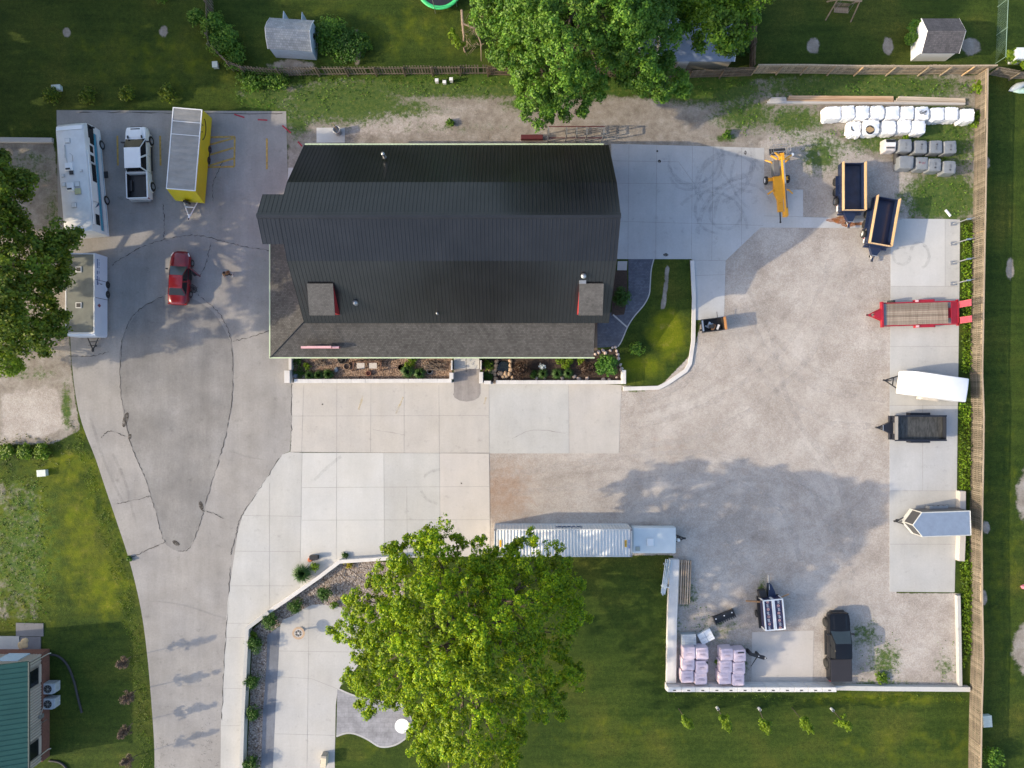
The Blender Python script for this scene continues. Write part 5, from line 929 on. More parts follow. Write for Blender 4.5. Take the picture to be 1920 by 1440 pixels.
def acunit(label, px, py):
    r = thing('air_conditioner', label, 'air conditioner', at(px, py)); m = MB(); A = M('ac_grey', (.42, .46, .50), .5, .1); m.prism([(-.48, -.48), (.3, -.48), (.6, -.36), (.6, .5), (-.48, .5)], .08, .86); m.build('casing', A, r, bevel=.03)
    m = MB(); m.lathe((-.05, 0, .865), [(.36, 0), (.36, .012), (.3, .012), (.3, .002), (.05, .002), (.05, .02), (.01, .02)], 'z', 20); m.build('fan_guard', DARK, r); m = MB(); [m.box((-.05, 0, .875), (.66, .02, .01), a) for a in (0, .8, 1.6, 2.4)]; m.lathe((-.05, 0, .87), [(.08, 0), (.08, .02), (.01, .03)], 'z', 10); m.build('fan_grille', STEEL, r); return r
acunit('upper of two grey air conditioner units beside the green roofed building', 103, 1284); acunit('lower of two grey air conditioner units beside the green roofed building', 103, 1312)
def hose(name, label, pts, rad, mat, z=.06): m = MB(); m.tube([at(*p, 0) + Vector((0, 0, z)) for p in spline(pts, 6)], rad, 6); return tag(m.build(name, mat, None, True), label, 'hose')
hose('drain_hose', 'long black corrugated drain hose curving over the shaded lawn', [(96, 1226), (112, 1230), (128, 1246), (140, 1275), (148, 1308), (155, 1335)], .11, DARK); hose('drain_hose', 'short black drain hose leaving the green roofed building at the frame bottom', [(94, 1425), (110, 1427), (122, 1434), (132, 1450)], .11, DARK)
for nm, lb, p, mt in (('paving_slab', 'dark grey slab beside the lawn above the green roofed building', [(32, 1167), (83, 1168), (83, 1192), (32, 1192)], concrete('dark_slab', (.17, .17, .18), 2, .3, .1)), ('paving_slab', 'dark slab with a sandy patch against the green roofed building', [(40, 1193), (78, 1193), (78, 1218), (40, 1218)], concrete('dark_slab2', (.15, .15, .165), 2, .3, .1)), ('paving_slab', 'worn pale slab left of the sandy patch', [(-40, 1192), (38, 1192), (38, 1218), (-40, 1218)], CON_C)): m = MB(); m.prism([at(*q)[:2] for q in p], 0, .09); tag(m.build(nm, mt), lb, 'slab')
m = MB(); [m.lathe((*at(46 + rnd.uniform(-5, 5), 1203 + rnd.uniform(-8, 8))[:2], .085), [(.3, 0), (.2, .05), (.02, .07)], 'z', 9) for _ in range(7)]; tag(m.build('sand_pile', M('sand', (.45, .34, .2), .9)), 'small heap of tan sand on the dark slab', 'sand')

# ---------------------------------------------------------------- pallets
def wrapped(name, label, px, py, ztop, w, d, rz, mat, group, crumple=.05, cat='pallet', logo=None, n=9, taper=.95):
    r = thing(name, label, cat, at(px, py, ztop) * 1, rz, group); r.location.z = 0; m = MB()
    m.box((0, 0, .06), (w * .96, d * .96, .11)); m.build('pallet', WOODG, r); m = MB(); secs = []
    for zz, sc in ((.11, 1.04), (.3, 1.02), (ztop * .62, 1.0), (ztop - .12, taper), (ztop - .02, taper - .05), (ztop, taper - .16)):
        ring = []
        for k in range(4 * n):
            s_, f = divmod(k, n); f = f / n; c = [(-1, -1), (1, -1), (1, 1), (-1, 1)]; x = c[s_][0] + (c[(s_ + 1) % 4][0] - c[s_][0]) * f; y = c[s_][1] + (c[(s_ + 1) % 4][1] - c[s_][1]) * f
            q = (abs(x) ** 6 + abs(y) ** 6) ** (1 / 6); x /= q ** .5; y /= q ** .5; j = rnd.uniform(-crumple, crumple) * .5; ring.append(((x * w / 2 + j) * sc, (y * d / 2 + j) * sc, zz + rnd.uniform(-crumple, crumple) * .4))
        secs.append(ring)
    m.loft(secs); m.build('wrap', mat, r, 'angle')
    if logo:
        m = MB(); m.lathe((logo[0], logo[1], ztop + .015), [(.085, 0), (.085, .006), (.055, .006), (.055, 0)], 'z', 14); m.build('ring_emblem', logo[2], r); text('ppl', .26, logo[3], r, (logo[0] + logo[4][0], logo[1] + logo[4][1], ztop + .02), (0, 0, logo[5]), 'lettering', 1.0)
    return r
OX = lambda x: 1520 + x / 6; OY = lambda y: 180 + y / 6
lab1 = ['leftmost white wrapped pallet of the top row, wider than the rest', 'white wrapped pallet second from the left in the top row', 'white wrapped pallet third in the top row, above the torn wrapper', 'white wrapped pallet fourth in the top row, above the torn pallet', 'white wrapped pallet fifth in the top row', 'white wrapped pallet sixth in the top row', 'white wrapped pallet with black scribbles across its top', 'white wrapped pallet just right of the scribbled one', 'white wrapped pallet second from the fence in the top row', 'white wrapped pallet nearest the fence, set a little lower']
for (x, y, w), lb in zip([(258, 188, 1.42), (422, 180, 1.22), (585, 182, 1.22), (752, 182, 1.25), (925, 186, 1.22), (1090, 188, 1.22), (1258, 192, 1.24), (1430, 200, 1.2), (1588, 196, 1.22), (1765, 215, 1.28)], lab1):
    r = wrapped('wrapped_pallet', lb, OX(x), OY(y), 1.15, w, 1.2, rnd.uniform(-3, 3), WRAPW, 'white wrapped pallets in the gravel yard', .09)
    if 'scribbles' in lb:
        m = MB(); [m.tube([(rnd.uniform(-.4, .4), rnd.uniform(-.25, .3), 1.17) for _ in range(4)], .012, 4) for _ in range(5)]; m.build('scribble', DARK, r)
lab2 = ['loose sagging white wrapper with a dark tear, leftmost of the lower row', 'white wrapped pallet with a round hole showing tan bricks', 'white wrapped pallet with faint pink mark, middle of the lower row', 'white wrapped pallet second from the right in the lower row', 'white wrapped pallet at the right end of the lower row']
for i, ((x, y, w, d, h), lb) in enumerate(zip([(495, 370, 1.15, 1.35, .75), (690, 345, 1.35, 1.3, 1.1), (885, 348, 1.22, 1.2, 1.1), (1055, 340, 1.2, 1.15, 1.1), (1215, 350, 1.25, 1.2, 1.1)], lab2)):
    r = wrapped('wrapped_pallet', lb, OX(x), OY(y), h, w, d, -4 if i == 0 else rnd.uniform(-3, 3), WRAPW, 'white wrapped pallets in the gravel yard', .16 if i == 0 else .1)
    if i == 1:
        m = MB(); m.lathe((-.2, -.32, h + .005), [(.48, 0), (.46, .02), (.42, .021), (.42, .01)], 'z', 16); m.build('torn_edge', WRAPW, r); m = MB(); m.lathe((-.2, -.32, h), [(.45, 0), (.45, .018), (.01, .018)], 'z', 16); m.build('hole', BLACK, r); m = MB(); [m.box((-.5 + .085 * k, -.30, h + .025), (.065, .56 - abs(k - 3.2) * .09, .02)) for k in range(8)]; m.build('bricks', M('tan_brick', (.42, .29, .15), .8), r)
    if i == 0: m = MB(); m.tube([(-.35, .15, h + .03), (-.3, -.1, h + .03), (-.1, -.22, h + .02)], .05, 5); m.build('tear', DARK, r)
GL = M('logo_grey', (.11, .12, .14), .6); GR_ = M('logo_rose', (.26, .14, .16), .6)
for (x, y, h, lg, rz), lb in zip([(1065, 557, 1.1, 0, 0), (1240, 572, 1.05, 1, 0), (1410, 572, 1.05, 1, 0), (1568, 575, 1.05, 0, 1), (1078, 745, 1.1, 3, 0), (1252, 758, 1.0, 2, 0), (1395, 775, 1.05, 0, 0), (1562, 802, 1.1, 0, 0)],
        ['leftmost grey wrapped pallet of the upper grey row, ring printed below its word', 'grey wrapped pallet second in the upper grey row with diagonal creases', 'grey wrapped pallet third in the upper grey row, ring above its word', 'grey wrapped pallet at the right end of the upper grey row', 'wide grey wrapped pallet with a shiny fold, beside the black cylinder', 'grey wrapped pallet with rose ring and word running sideways', 'grey wrapped pallet third in the lower grey row with a diagonal fold', 'grey wrapped pallet lowest and rightmost of the grey group']):
    lo = {0: (.02, -.25, GL, GL, (0, .34), R(90)), 1: (.05, .2, GL, GL, (-.02, -.32), R(-90)), 2: (-.25, .05, GR_, GR_, (.36, -.02), 0), 3: None}[lg]
    wrapped('wrapped_pallet', lb, OX(x), OY(y), h, 1.28 if lg == 3 else 1.12, 1.15, -1 if not rz else 2, WRAPG, 'grey wrapped pallets in the gravel yard', .045, logo=lo, taper=1.0)
r = wrapped('brick_pallet', 'opened pallet of white and dark bricks left of the grey pallets', OX(897), OY(552), .95, 1.05, 1.15, 0, M('dusty_wrap', (.50, .47, .46), .5, 0, .12, 3), None, .05)
m = MB(); [m.box((-.36 + .12 * k, .05, .97), (.1, .3, .06)) for k in range(7)]; m.build('white_bricks', WHITE, r); m = MB(); [m.box((-.36 + .12 * k, .36, .965), (.1, .24, .05)) for k in range(7)]; [m.box((-.34 + .15 * k, -.27, .96), (.12, .12, .05)) for k in range(5)]; m.build('dark_bricks', BLACK, r)
m = MB(); m.lathe((0, 0, 0), [(.22, -.5), (.26, -.42), (.26, .42), (.22, .5)], 'y', 14); o = m.build('drum', DARK, None, True); o.location = at(1677, 300) + Vector((0, 0, .27)); tag(o, 'black cylinder lying left of the wide grey pallet', 'drum')
LX = lambda x: 1230 + x / 5.143; LY = lambda y: 1030 + y / 5.143
pl_ = [(322, 1000, 'pink wrapped pallet top left of the left cluster'), (446, 1005, 'pink wrapped pallet top right of the left cluster'), (313, 1110, 'pink wrapped pallet middle left of the left cluster'), (442, 1133, 'pink wrapped pallet with a dark torn corner, in the left cluster'), (303, 1228, 'pink wrapped pallet with wrinkled front, bottom left of the left cluster'), (432, 1244, 'pink wrapped pallet bottom right of the left cluster'),
       (685, 1015, 'pink wrapped pallet top left of the right cluster'), (806, 1025, 'pink wrapped pallet with a dark stick on top'), (675, 1132, 'pink wrapped pallet middle left of the right cluster'), (800, 1145, 'pink wrapped pallet middle right of the right cluster'), (665, 1243, 'pink wrapped pallet bottom left of the right cluster'), (792, 1256, 'pink wrapped pallet bottom right of the right cluster, against the block wall')]
for x, y, lb in pl_:
    r = wrapped('wrapped_pallet', lb, LX(x), LY(y), 1.15, 1.14, 1.1, 2, WRAPP, 'pink wrapped pallets by the bottom wall', .04, taper=1.0); m = MB(); m.box((.02, -.02, 1.165), (.4, .035, .01)); [m.box((.0, .12 + .1 * k, 1.16), (.7, .02, .008)) for k in (-3, -2, 1, 2)]; m.build('print_line', M('mauve_print', (.30, .24, .30), .6), r)
    if 'stick' in lb: m = MB(); m.box((.1, .3, 1.19), (.55, .09, .05)); m.build('stick', DARK, r)
    if 'torn' in lb: m = MB(); m.prism([(.3, .5), (.54, .5), (.54, .2)], 1.155, 1.165); m.build('torn_corner', DARK, r)
cr = thing('slatted_pallet', 'grey slatted pallet stack at the top of the left pink cluster', 'pallet', at(LX(316), LY(872), .6) * 1, 2); cr.location.z = 0; m = MB(); m.box((0, 0, .3), (1.3, 1.0, .56)); m.build('stack', M('grey_block', (.33, .36, .38), .8), cr); m = MB(); [m.box((0, -.44 + .147 * k, .60), (1.3, .11, .03)) for k in range(7)]; [m.box((-.4 + .4 * k, 0, .625), (.05, .98, .015)) for k in range(3)]; m.build('slats', M('pale_slat', (.48, .51, .54), .7), cr)
cr = thing('crate', 'pale flat crate of white sheets lying askew beside the pink pallets', 'crate', at(LX(482), LY(842), .35) * 1, 28); cr.location.z = 0; m = MB(); m.box((0, 0, .15), (1.3, 1.05, .3)); m.build('base', M('pale_slat', None), cr); m = MB(); [m.box((sx * .33, sy * .27, .315), (.6, .49, .03)) for sx in (-1, 1) for sy in (-1, 1)]; m.build('sheets', WHITE, cr); m = MB(); [m.box((sx * .33, -.1 + .2 * k, .334), (.36, .02, .006)) for sx in (-1, 1) for k in (-1, 1)]; m.build('print_line', STEEL, cr)
# boxed pallet pair with ring logos
bp_ = thing('boxed_pallet_trailer', 'small trailer loaded with two stacks of dark printed boxes in white frames', 'trailer', g(489 * .975, 434 * .972), 5); m = MB(); m.box((0, 0, .55), (2.0, 2.9, .12)); m.build('bed', BLACK, bp_); INDI = M('indigo_box', (.03, .03, .075), .5)
axles(bp_, .98, -.2, 1, .33, .14, RIM)
for s in (-1, 1):
    x = .46 * s + .1; m = MB(); m.box((x, 0, 1.1), (.78, 2.7, 1.0)); m.build('boxes', INDI, bp_); m = MB(); [m.box((x + d * .39, 0, 1.62), (.12, 2.72, .10)) for d in (-1, 1)]; [m.box((x, d * 1.33, 1.61), (.72, .1, .09)) for d in (-1, 1)]; [m.box((x + a * .4, b * 1.34, 1.1), (.1, .1, 1.0)) for a in (-1, 1) for b in (-1, 1)]; m.build('frame', WHITE, bp_)
    for k in range(4):
        y = .98 - .66 * k; m = MB(); m.lathe((x - .02, y + .2 * -s, 1.605), [(.12, 0), (.12, .008), (.075, .008), (.075, 0)], 'z', 16); m.build('ring_emblem', M('ring_pink', (.75, .45, .42), .5), bp_); text('ppl', .3, WHITE, bp_, (x - .02, y + .14 * s, 1.608), (0, 0, R(90 * s)), 'lettering', .8)
        m = MB(); m.box((x, y - .33, 1.603), (.66, .015, .006)); m.build('box_seam', M('seam_rose', (.2, .1, .16), .6), bp_)
# auger machine at its head
au = thing('drill_attachment', 'dark drilling attachment with orange tipped arms before the boxed trailer', 'attachment', g(488 * .98, 396 * .98), 4); m = MB(); m.prism([(-.35, -.75), (.6, -.75), (.4, .2), (.1, .9), (-.1, .9)], .3, .9); m.build('body', NAVY, au, bevel=.04); m = MB(); m.box((-.75, .05, .75), (.65, .75, .6), .15); m.build('motor', BLACK, au, bevel=.05); m = MB(); m.tube([(-2.2, -.55, .6), (-.5, -.75, .7)], .09, 6); m.tube([(.6, -.6, .6), (1.7, -.2, .65)], .07, 6); m.build('arm', M('orange_arm', (.35, .2, .1), .6), au); m = MB(); m.tube([(0, .8, .5), (.05, 1.6, .5)], .07, 6); m.tube([(-.1, .4, .92), (-.1, .9, .92)], .03, 5); m.build('hitch_bar', STEEL, au)
# bucket and fork
bk = thing('loader_bucket', 'black toothed loader bucket lying on the gravel', 'bucket', at(1356, 1155), 22); m = MB(); m.loft([[(x, -.35, .05), (x, .38, .05), (x, .42, .5), (x, .3, .55), (x, .28, .12), (x, -.33, .09)] for x in (-.95, .95)]); [m.box((s * .95, .05, .28), (.05, .75, .5)) for s in (-1, 1)]; m.box((0, .3, .5), (1.9, .3, .08)); m.build('shell', BLACK, bk); m = MB(); [m.box((-.85 + .21 * k, -.42, .06), (.07, .2, .05)) for k in range(9)]; m.build('tooth', BLACK, bk); m = MB(); [m.lathe((x, .25, .54), [(.06, 0), (.06, .03), (.01, .04)], 'z', 8) for x in (-.8, 0, .75)]; m.build('bolt', WHITE, bk)
fk = thing('auger_attachment', 'black auger attachment with a long spike on the edge of the lower slab', 'attachment', at(1415, 1222), -15); m = MB(); m.loft([[(-.75, -.15, .9), (.5, -.2, .9), (.8, 0, .9), (.5, .15, .9), (-.75, .12, .9)], [(-.75, -.15, 1.02), (.5, -.2, 1.02), (.8, 0, 1.02), (.5, .15, 1.02), (-.75, .12, 1.02)]]); m.box((-.75, 0, .5), (.2, .3, 1.0)); m.box((.1, 0, .5), (.2, .2, 1.0)); m.build('head', BLACK, fk, bevel=.02); m = MB(); m.tube([(-.1, -.1, .95), (-.25, -1.15, .6)], [.06, .03], 6); m.build('spike', BLACK, fk); m = MB(); [m.box((x, 0, 1.03), (.08, .08, .02)) for x in (0, .6)]; m.build('plate', WHITE, fk)
m = MB()
for k in range(8): m.box((-.72 + .205 * k, 0, .3 + .02), (.09, 4.0, .2))
m.box((0, 1.6, .1), (1.6, .1, .18)); m.box((0, -1.6, .1), (1.6, .1, .18)); o = m.build('lumber_stack', planks('pale_lumber', (.30, .23, .17), (.48, .38, .29), (4, .3, 4))); o.location = at(1277, 1089); o.rotation_euler = (0, 0, R(-2)); tag(o, 'spaced tan boards stacked lengthwise right of the long low wall', 'lumber')
m = MB()
for k in range(5): m.tube([(-.28 + .14 * k, 1.55, .62 + .05 * (k % 2)), (-.38 + .13 * k - .05 * k, -1.55 - .1 * (k % 3), .62)], .045, 8)
m.box((0, 1.0, .3), (.7, .1, .55)); m.box((0, -1.0, .3), (.7, .1, .55)); o = m.build('pipe_bundle', M('grey_pipe', (.50, .56, .60), .4)); o.location = at(1248, 1077); o.rotation_euler = (0, 0, R(-6)); tag(o, 'bundle of pale grey pipes lying left of the long low wall', 'pipes')
for i, (a, b, w, lb) in enumerate([((1470, 187), (1672, 188), .42, 'long orange tan plank pile lying below the tan fence'), ((1674, 188), (1806, 192), .40, 'shorter weathered plank pile right of the orange tan one'), ((1436, 190), (1472, 190), .6, 'short pale kerb block at the left end of the planks')]):
    A, B = at(*a), at(*b); d = B - A; m = MB(); L = d.length
    for s in (0, 1, 2): m.box((L / 2 + (.1 * s), -.2 + .19 * s, .12 + .05 * (s % 2)), (L - .2 * s, .17, .2))
    o = m.build('plank_pile' if i < 2 else 'kerb_block', [planks('orange_plank', (.36, .22, .12), (.55, .40, .28), (.3, 5, 5)), planks('pale_plank', (.34, .28, .22), (.55, .47, .38), (.3, 5, 5)), CON_D][i]); o.location = A; o.rotation_euler = (0, 0, math.atan2(d.y, d.x)); tag(o, lb, 'planks' if i < 2 else 'block')
m = MB(); m.prism([at(*p)[:2] for p in [(1436, 192), (1806, 195), (1806, 199), (1436, 196)]], 0, .25); tag(m.build('timber_edging', CON_D), 'thin pale kerb running below the plank piles', 'kerb')
for p, q, lb in (((1797, 919), (1797, 956), 'pale concrete parking block above the silver roofed trailer'), ((1797, 1000), (1795, 1049), 'pale concrete parking block below the silver roofed trailer')):
    A, B = at(*p), at(*q); m = MB(); m.box((0, 0, .3), ((B - A).length, .55, .6)); o = m.build('concrete_block', CON_D, None, bevel=.03); o.location = (A + B) / 2; o.rotation_euler = (0, 0, math.atan2((B - A).y, (B - A).x)); tag(o, lb, 'block')
# stands along the upper right slab
for py, lb in ((418, 'grey steel stand nearest the weeds at the slab top'), (455, 'grey steel stand second from the top on the right slab edge'), (491, 'grey steel stand third from the top on the right slab edge'), (530, 'grey steel stand above the red flatbed trailer')):
    r = thing('trailer_stand', lb, 'stand', at(1786, py + 2), 5, 'steel stands on the right slab edge'); m = MB(); m.tube([(0, 0, .02), (.15, 0, .9), (.25, .02, 1.5)], .05, 6); m.tube([(.25, .02, 1.5), (1.0, .12, 1.55)], .035, 6); m.build('pole', STEEL, r); m = MB(); m.box((0, 0, .04), (.5, .35, .05)); m.build('foot', STEEL, r); m = MB(); m.box((.45, .05, 1.55), (.4, .14, .05)); m.build('arm', ALU, r)
# rack behind the barn
rk = thing('steel_rack', 'grey steel rack frame with red bars behind the barn', 'rack', at(1078, 258)); m = MB()
for x in (-2.5, -.9, 0, .9, 2.4): m.box((x, .3, .95), (.1, .08, 1.9)); m.box((x, -.4, .95), (.1, .08, 1.9)); m.box((x, -.05, 1.85), (.1, .75, .08))
m.build('upright', STEEL, rk); m = MB(); m.box((0, .3, 1.9), (5.0, .06, .07)); m.box((0, -.4, 1.0), (5.0, .06, .07)); m.build('beam', OXBLOOD, rk)
m = MB(); m.box((0, 0, .35), (2.0, .4, .5)); o = m.build('metal_trough', OXBLOOD, None, bevel=.03); o.location = at(997, 261); tag(o, 'dark red metal trough against the back wall of the barn', 'trough')
tb = thing('fire_barrel', 'dark barrel with a stick in it on the small pad behind the barn', 'barrel', at(635, 249)); m = MB(); m.lathe((0, 0, 0), [(.3, 0), (.34, .4), (.34, .8), (.3, .8), (.29, .3), (.01, .3)], 'z', 18); m.build('drum', STEEL, tb, True); m = MB(); m.tube([(.1, -.1, .3), (-.3, .45, 1.15)], .03, 5); m.build('stick', WOODN, tb)
for px, py, h, lb in ((820, 155, .5, 'small white utility box left of its taller neighbour by the picket fence'), (834, 157, .35, 'tiny white utility stub between two white boxes'), (847, 154, .6, 'tallest white utility box by the picket fence')):
    m = MB(); m.box((0, 0, h / 2), (.28, .24, h)); m.box((0, .13, h * .5), (.2, .02, h * .7)); m.box((0, 0, h + .02), (.32, .28, .04)); o = m.build('utility_box', WHITE, None, bevel=.02); o.location = at(px, py); tag(o, lb, 'utility box')
for px, py, sx, sy, lb in ((111, 168, .75, .45, 'pale green utility lid set in the dark upper left lawn'), (84, 886, .75, .55, 'white utility box on the left lawn'), (407, 125, .45, .5, 'white utility box beside the end of the picket fence'), (1845, 1348, .75, 1.0, 'pale grey utility cabinet behind the right fence')):
    m = MB(); m.box((0, 0, .2), (sx, sy, .4)); m.box((0, 0, .42), (sx + .06, sy + .06, .05)); m.box((sx * .3, -sy / 2 - .01, .25), (.08, .03, .1)); o = m.build('utility_box', M('pale_green_box', (.50, .56, .52), .5), None, bevel=.02); o.location = at(px, py); o.rotation_euler = (0, 0, R(4)); tag(o, lb, 'utility box')
# patio furniture
ft = thing('bistro_table', 'round ornate table with a pale wheel pattern on the patio', 'table', at(566, 1180)); m = MB(); m.lathe((0, 0, 0), [(.3, 0), (.28, .05), (.08, .1), (.07, .7), (.3, .9)], 'z', 20); m.build('pedestal', CON_D, ft, True); m = MB(); m.lathe((0, 0, .9), [(.5, 0), (.57, .02), (.57, .07), (.40, .07), (.38, .05), (.01, .05)], 'z', 30); m.build('table_top', M('terracotta_ring', (.40, .29, .20), .8, 0, .2, 5), ft); m = MB(); m.lathe((0, 0, .955), [(.36, 0), (.36, .01), (.30, .01), (.30, 0)], 'z', 24); [m.box((.15 * math.cos(a), .15 * math.sin(a), .96), (.3, .05, .012), a) for a in np.linspace(0, 5.24, 6)]; m.lathe((0, 0, .955), [(.07, 0), (.07, .02), (.01, .02)], 'z', 10); m.build('wheel_pattern', CON_W, ft)
rt = thing('round_table', 'plain round white table on the curved stamped patio', 'table', at(754, 1361, .75)); rt.location.z = 0; m = MB(); m.lathe((0, 0, 0), [(.3, 0), (.3, .03), (.05, .06), (.05, .7)], 'z', 16); m.build('pedestal', WHITE, rt); m = MB(); m.lathe((0, 0, .7), [(.62, 0), (.66, .015), (.66, .04), (.01, .045)], 'z', 36); m.build('table_top', M('bright_white', (.82, .82, .82), .4, 0, .03, 1), rt)
gb = thing('patio_chest', 'cream wooden chest with a grey lid end on the patio edge', 'chest', at(611, 1419), -4); m = MB(); m.box((0, -.08, .4), (.52, .95, .8), 0, .96); m.build('body', M('cream_wood', (.60, .52, .38), .7), gb, bevel=.02); m = MB(); m.box((0, .42, .42), (.5, .22, .82)); m.build('lid', M('taupe_panel', (.32, .29, .25), .7), gb, bevel=.02); m = MB(); m.box((-.3, -.2, .5), (.08, .3, .08)); m.build('handle', DARK, gb)
bn = thing('garden_bench', 'brown arbour bench with a pale two part seat in the left planting bed', 'bench', at(690, 686)); m = MB(); [m.box((x, 0, .45), (.7, .5, .05)) for x in (-.56, .56)]; m.build('seat', M('bench_pale', (.50, .46, .42), .7), bn); m = MB(); [m.box((x, .0, .35), (.1, .85, .1)) for x in (-1.25, 1.25)]; [m.box((x, y, .55), (.09, .09, 1.1)) for x in (-1.25, 1.25) for y in (-.4, .4)]; m.box((0, .32, .75), (2.4, .06, .5)); m.build('frame', M('bench_brown', (.14, .07, .045), .7), bn)
WRIM = M('rusty_rim', (.20, .14, .10), .8, .2, .3, 5)
for px, py, r_, lb, mt in ((652, 687, .32, 'round metal hoop left of the garden bench', WRIM), (642, 674, .40, 'dark spoked wagon wheel by the porch edge', DARK), (692, 700, .24, 'terracotta pot in front of the garden bench', M('terracotta', (.25, .11, .07), .8)), (752, 689, .30, 'dark hoop right of the garden bench', M('dark_rim', (.12, .08, .06), .8)), (806, 696, .26, 'grey hoop among the brush pile', STEEL)):
    m = MB(); m.lathe((0, 0, 0), [(r_, 0), (r_ * 1.05, .2), (r_ * 1.0, .26), (r_ * .8, .26), (r_ * .75, .05), (.01, .05)] if 'pot' in lb or r_ == .32 else [(r_ * .82, .05), (r_, .05), (r_, .13), (r_ * .82, .13), (r_ * .82, .05)], 'z', 22)
    if 'wagon' in lb: [m.box((0, 0, .09), (r_ * 1.7, .04, .04), a) for a in (0, .78, 1.57, 2.36)]
    o = m.build('pot' if 'pot' in lb else ('wagon_wheel' if 'wagon' in lb else 'hoop'), mt, None, True); o.location = at(px, py); tag(o, lb, 'pot' if 'pot' in lb else 'wheel')
def rock(label, px, py, s_, mat, z=0, group=None):
    m = MB(); secs = []; n = 9
    for zz, f in ((0, .9), (.35, 1), (.7, .75), (.9, .3)): secs.append([(s_ * f * math.cos(a) * rnd.uniform(.8, 1.15), s_ * f * .8 * math.sin(a) * rnd.uniform(.8, 1.15), zz * s_ * .8) for a in np.linspace(0, 6.28, n + 1)[:-1]])
    m.loft(secs); o = m.build('rock', mat, None, True); o.location = at(px, py) + Vector((0, 0, z)); o.rotation_euler = (0, 0, rnd.uniform(0, 6)); return tag(o, label, 'rock', group)
RK = M('tan_rock', (.42, .30, .20), .9, 0, .3, 6, .5, 8); RK2 = M('pale_rock', (.58, .47, .42), .9, 0, .2, 6, .4, 8); RK3 = M('blue_rock', (.22, .25, .29), .9, 0, .2, 5)
rock('blue grey boulder left of the hoop in the left planting bed', 631, 693, .28, RK3); rock('grey boulder in the far left corner of the left planting bed', 555, 703, .34, RK3); rock('small tan stone in the left planting bed corner', 570, 706, .2, RK2)
for k, (px, py) in enumerate([(931, 678), (930, 686), (929, 694), (928, 702), (930, 710), (957, 677), (957, 685), (958, 693), (955, 701), (948, 701), (940, 700), (918, 697), (923, 697), (936, 700), (950, 706), (944, 707), (961, 709), (928, 716)]): rock('tan stone laid in the edging of the small pond', px, py, rnd.uniform(.2, .28), RK, .05, 'stones edging the pond')
for k, (px, py) in enumerate([(1006, 709), (1021, 709), (1054, 709), (1077, 706), (1085, 710), (1131, 711), (1142, 712), (1156, 708), (1110, 660), (1116, 664), (1122, 660), (1130, 657), (1148, 652), (1156, 658), (1158, 665), (1154, 651), (1159, 672), (1135, 662), (1144, 657), (1163, 684), (1165, 692), (1101, 709)]): rock('pale pink stone scattered round the right planting bed', px, py, rnd.uniform(.13, .22), RK2, 0, 'pale stones in the right bed')
m = MB(); m.lathe((0, 0, .03), [(.6, 0), (.5, .02), (.01, .02)], 'z', 16); o = m.build('pond', M('pond_water', (.012, .016, .014), .05)); o.location = at(944, 688); structure(o)
m = MB(); [m.tube([(rnd.uniform(-1.2, 1.2), rnd.uniform(-.5, .5), rnd.uniform(.05, .5)), (rnd.uniform(-1.2, 1.2), rnd.uniform(-.5, .5), rnd.uniform(.05, .6))], .025, 4) for _ in range(60)]; o = m.build('brush_pile', TWIG); o.location = at(815, 686); tag(o, 'tangle of brown dry branches at the right of the left bed', 'branches')
m = MB(); [m.tube([(rnd.uniform(-.6, .6), rnd.uniform(-.4, .4), rnd.uniform(.05, .5)), (rnd.uniform(-.6, .6), rnd.uniform(-.4, .4), rnd.uniform(.05, .6))], .025, 4) for _ in range(34)]; o = m.build('brush_pile', TWIG); o.location = at(603, 680); tag(o, 'small tangle of dry brown stems left of the wagon wheel', 'branches')
m = MB(); m.tube([(0, 1.2, .9), (0, -.6, .55), (0, -.62, .0)], .025, 6); m.tube([(0, 1.2, .9), (0, 1.2, 0)], .025, 6); o = m.build('handrail', BLACK); o.location = at(875, 685); tag(o, 'thin dark handrail down the middle of the entrance steps', 'handrail')
for k in range(3):
    m = MB(); m.box((0, 0, .09 * (3 - k)), (2.3, .34, .18 * (3 - k))); o = m.build('step', CON_B); o.location = at(875.5, 674 + 7 * k); tag(o, ['top', 'middle', 'bottom'][k] + ' concrete step at the barn entrance between the two planters', 'step')
# yard and neighbours
tr = thing('trampoline', 'green edged trampoline cut off by the top of the frame', 'trampoline', g(-134, -735)); m = MB(); m.lathe((0, 0, .85), [(2.1, 0), (2.12, .05), (2.0, .08), (1.78, .08), (1.76, .02), (1.78, 0)], 'z', 40); m.build('pad', M('trampoline_green', (.05, .52, .16), .5), tr, True); m = MB(); m.lathe((0, 0, .86), [(1.8, 0), (1.79, .02), (.02, .02)], 'z', 32); m.build('mat', BLACK, tr)
for k in range(6): a = k * 1.047 + .3; m = MB(); m.tube([(2.05 * math.cos(a), 2.05 * math.sin(a), 0), (2.08 * math.cos(a), 2.08 * math.sin(a), 2.4)], .03, 6); m.build('pole', STEEL, tr)
sw = thing('garden_swing', 'wooden A frame garden swing at the top of the frame', 'swing', g(612, -697), -4); m = MB(); WB2 = planks('swing_wood', (.22, .15, .10), (.36, .27, .19))
for s in (-1, 1): m.tube([(s * 1.15, -.85, 0), (s * 1.0, 0, 1.95)], .06, 5); m.tube([(s * 1.15, .85, 0), (s * 1.0, 0, 1.95)], .06, 5)
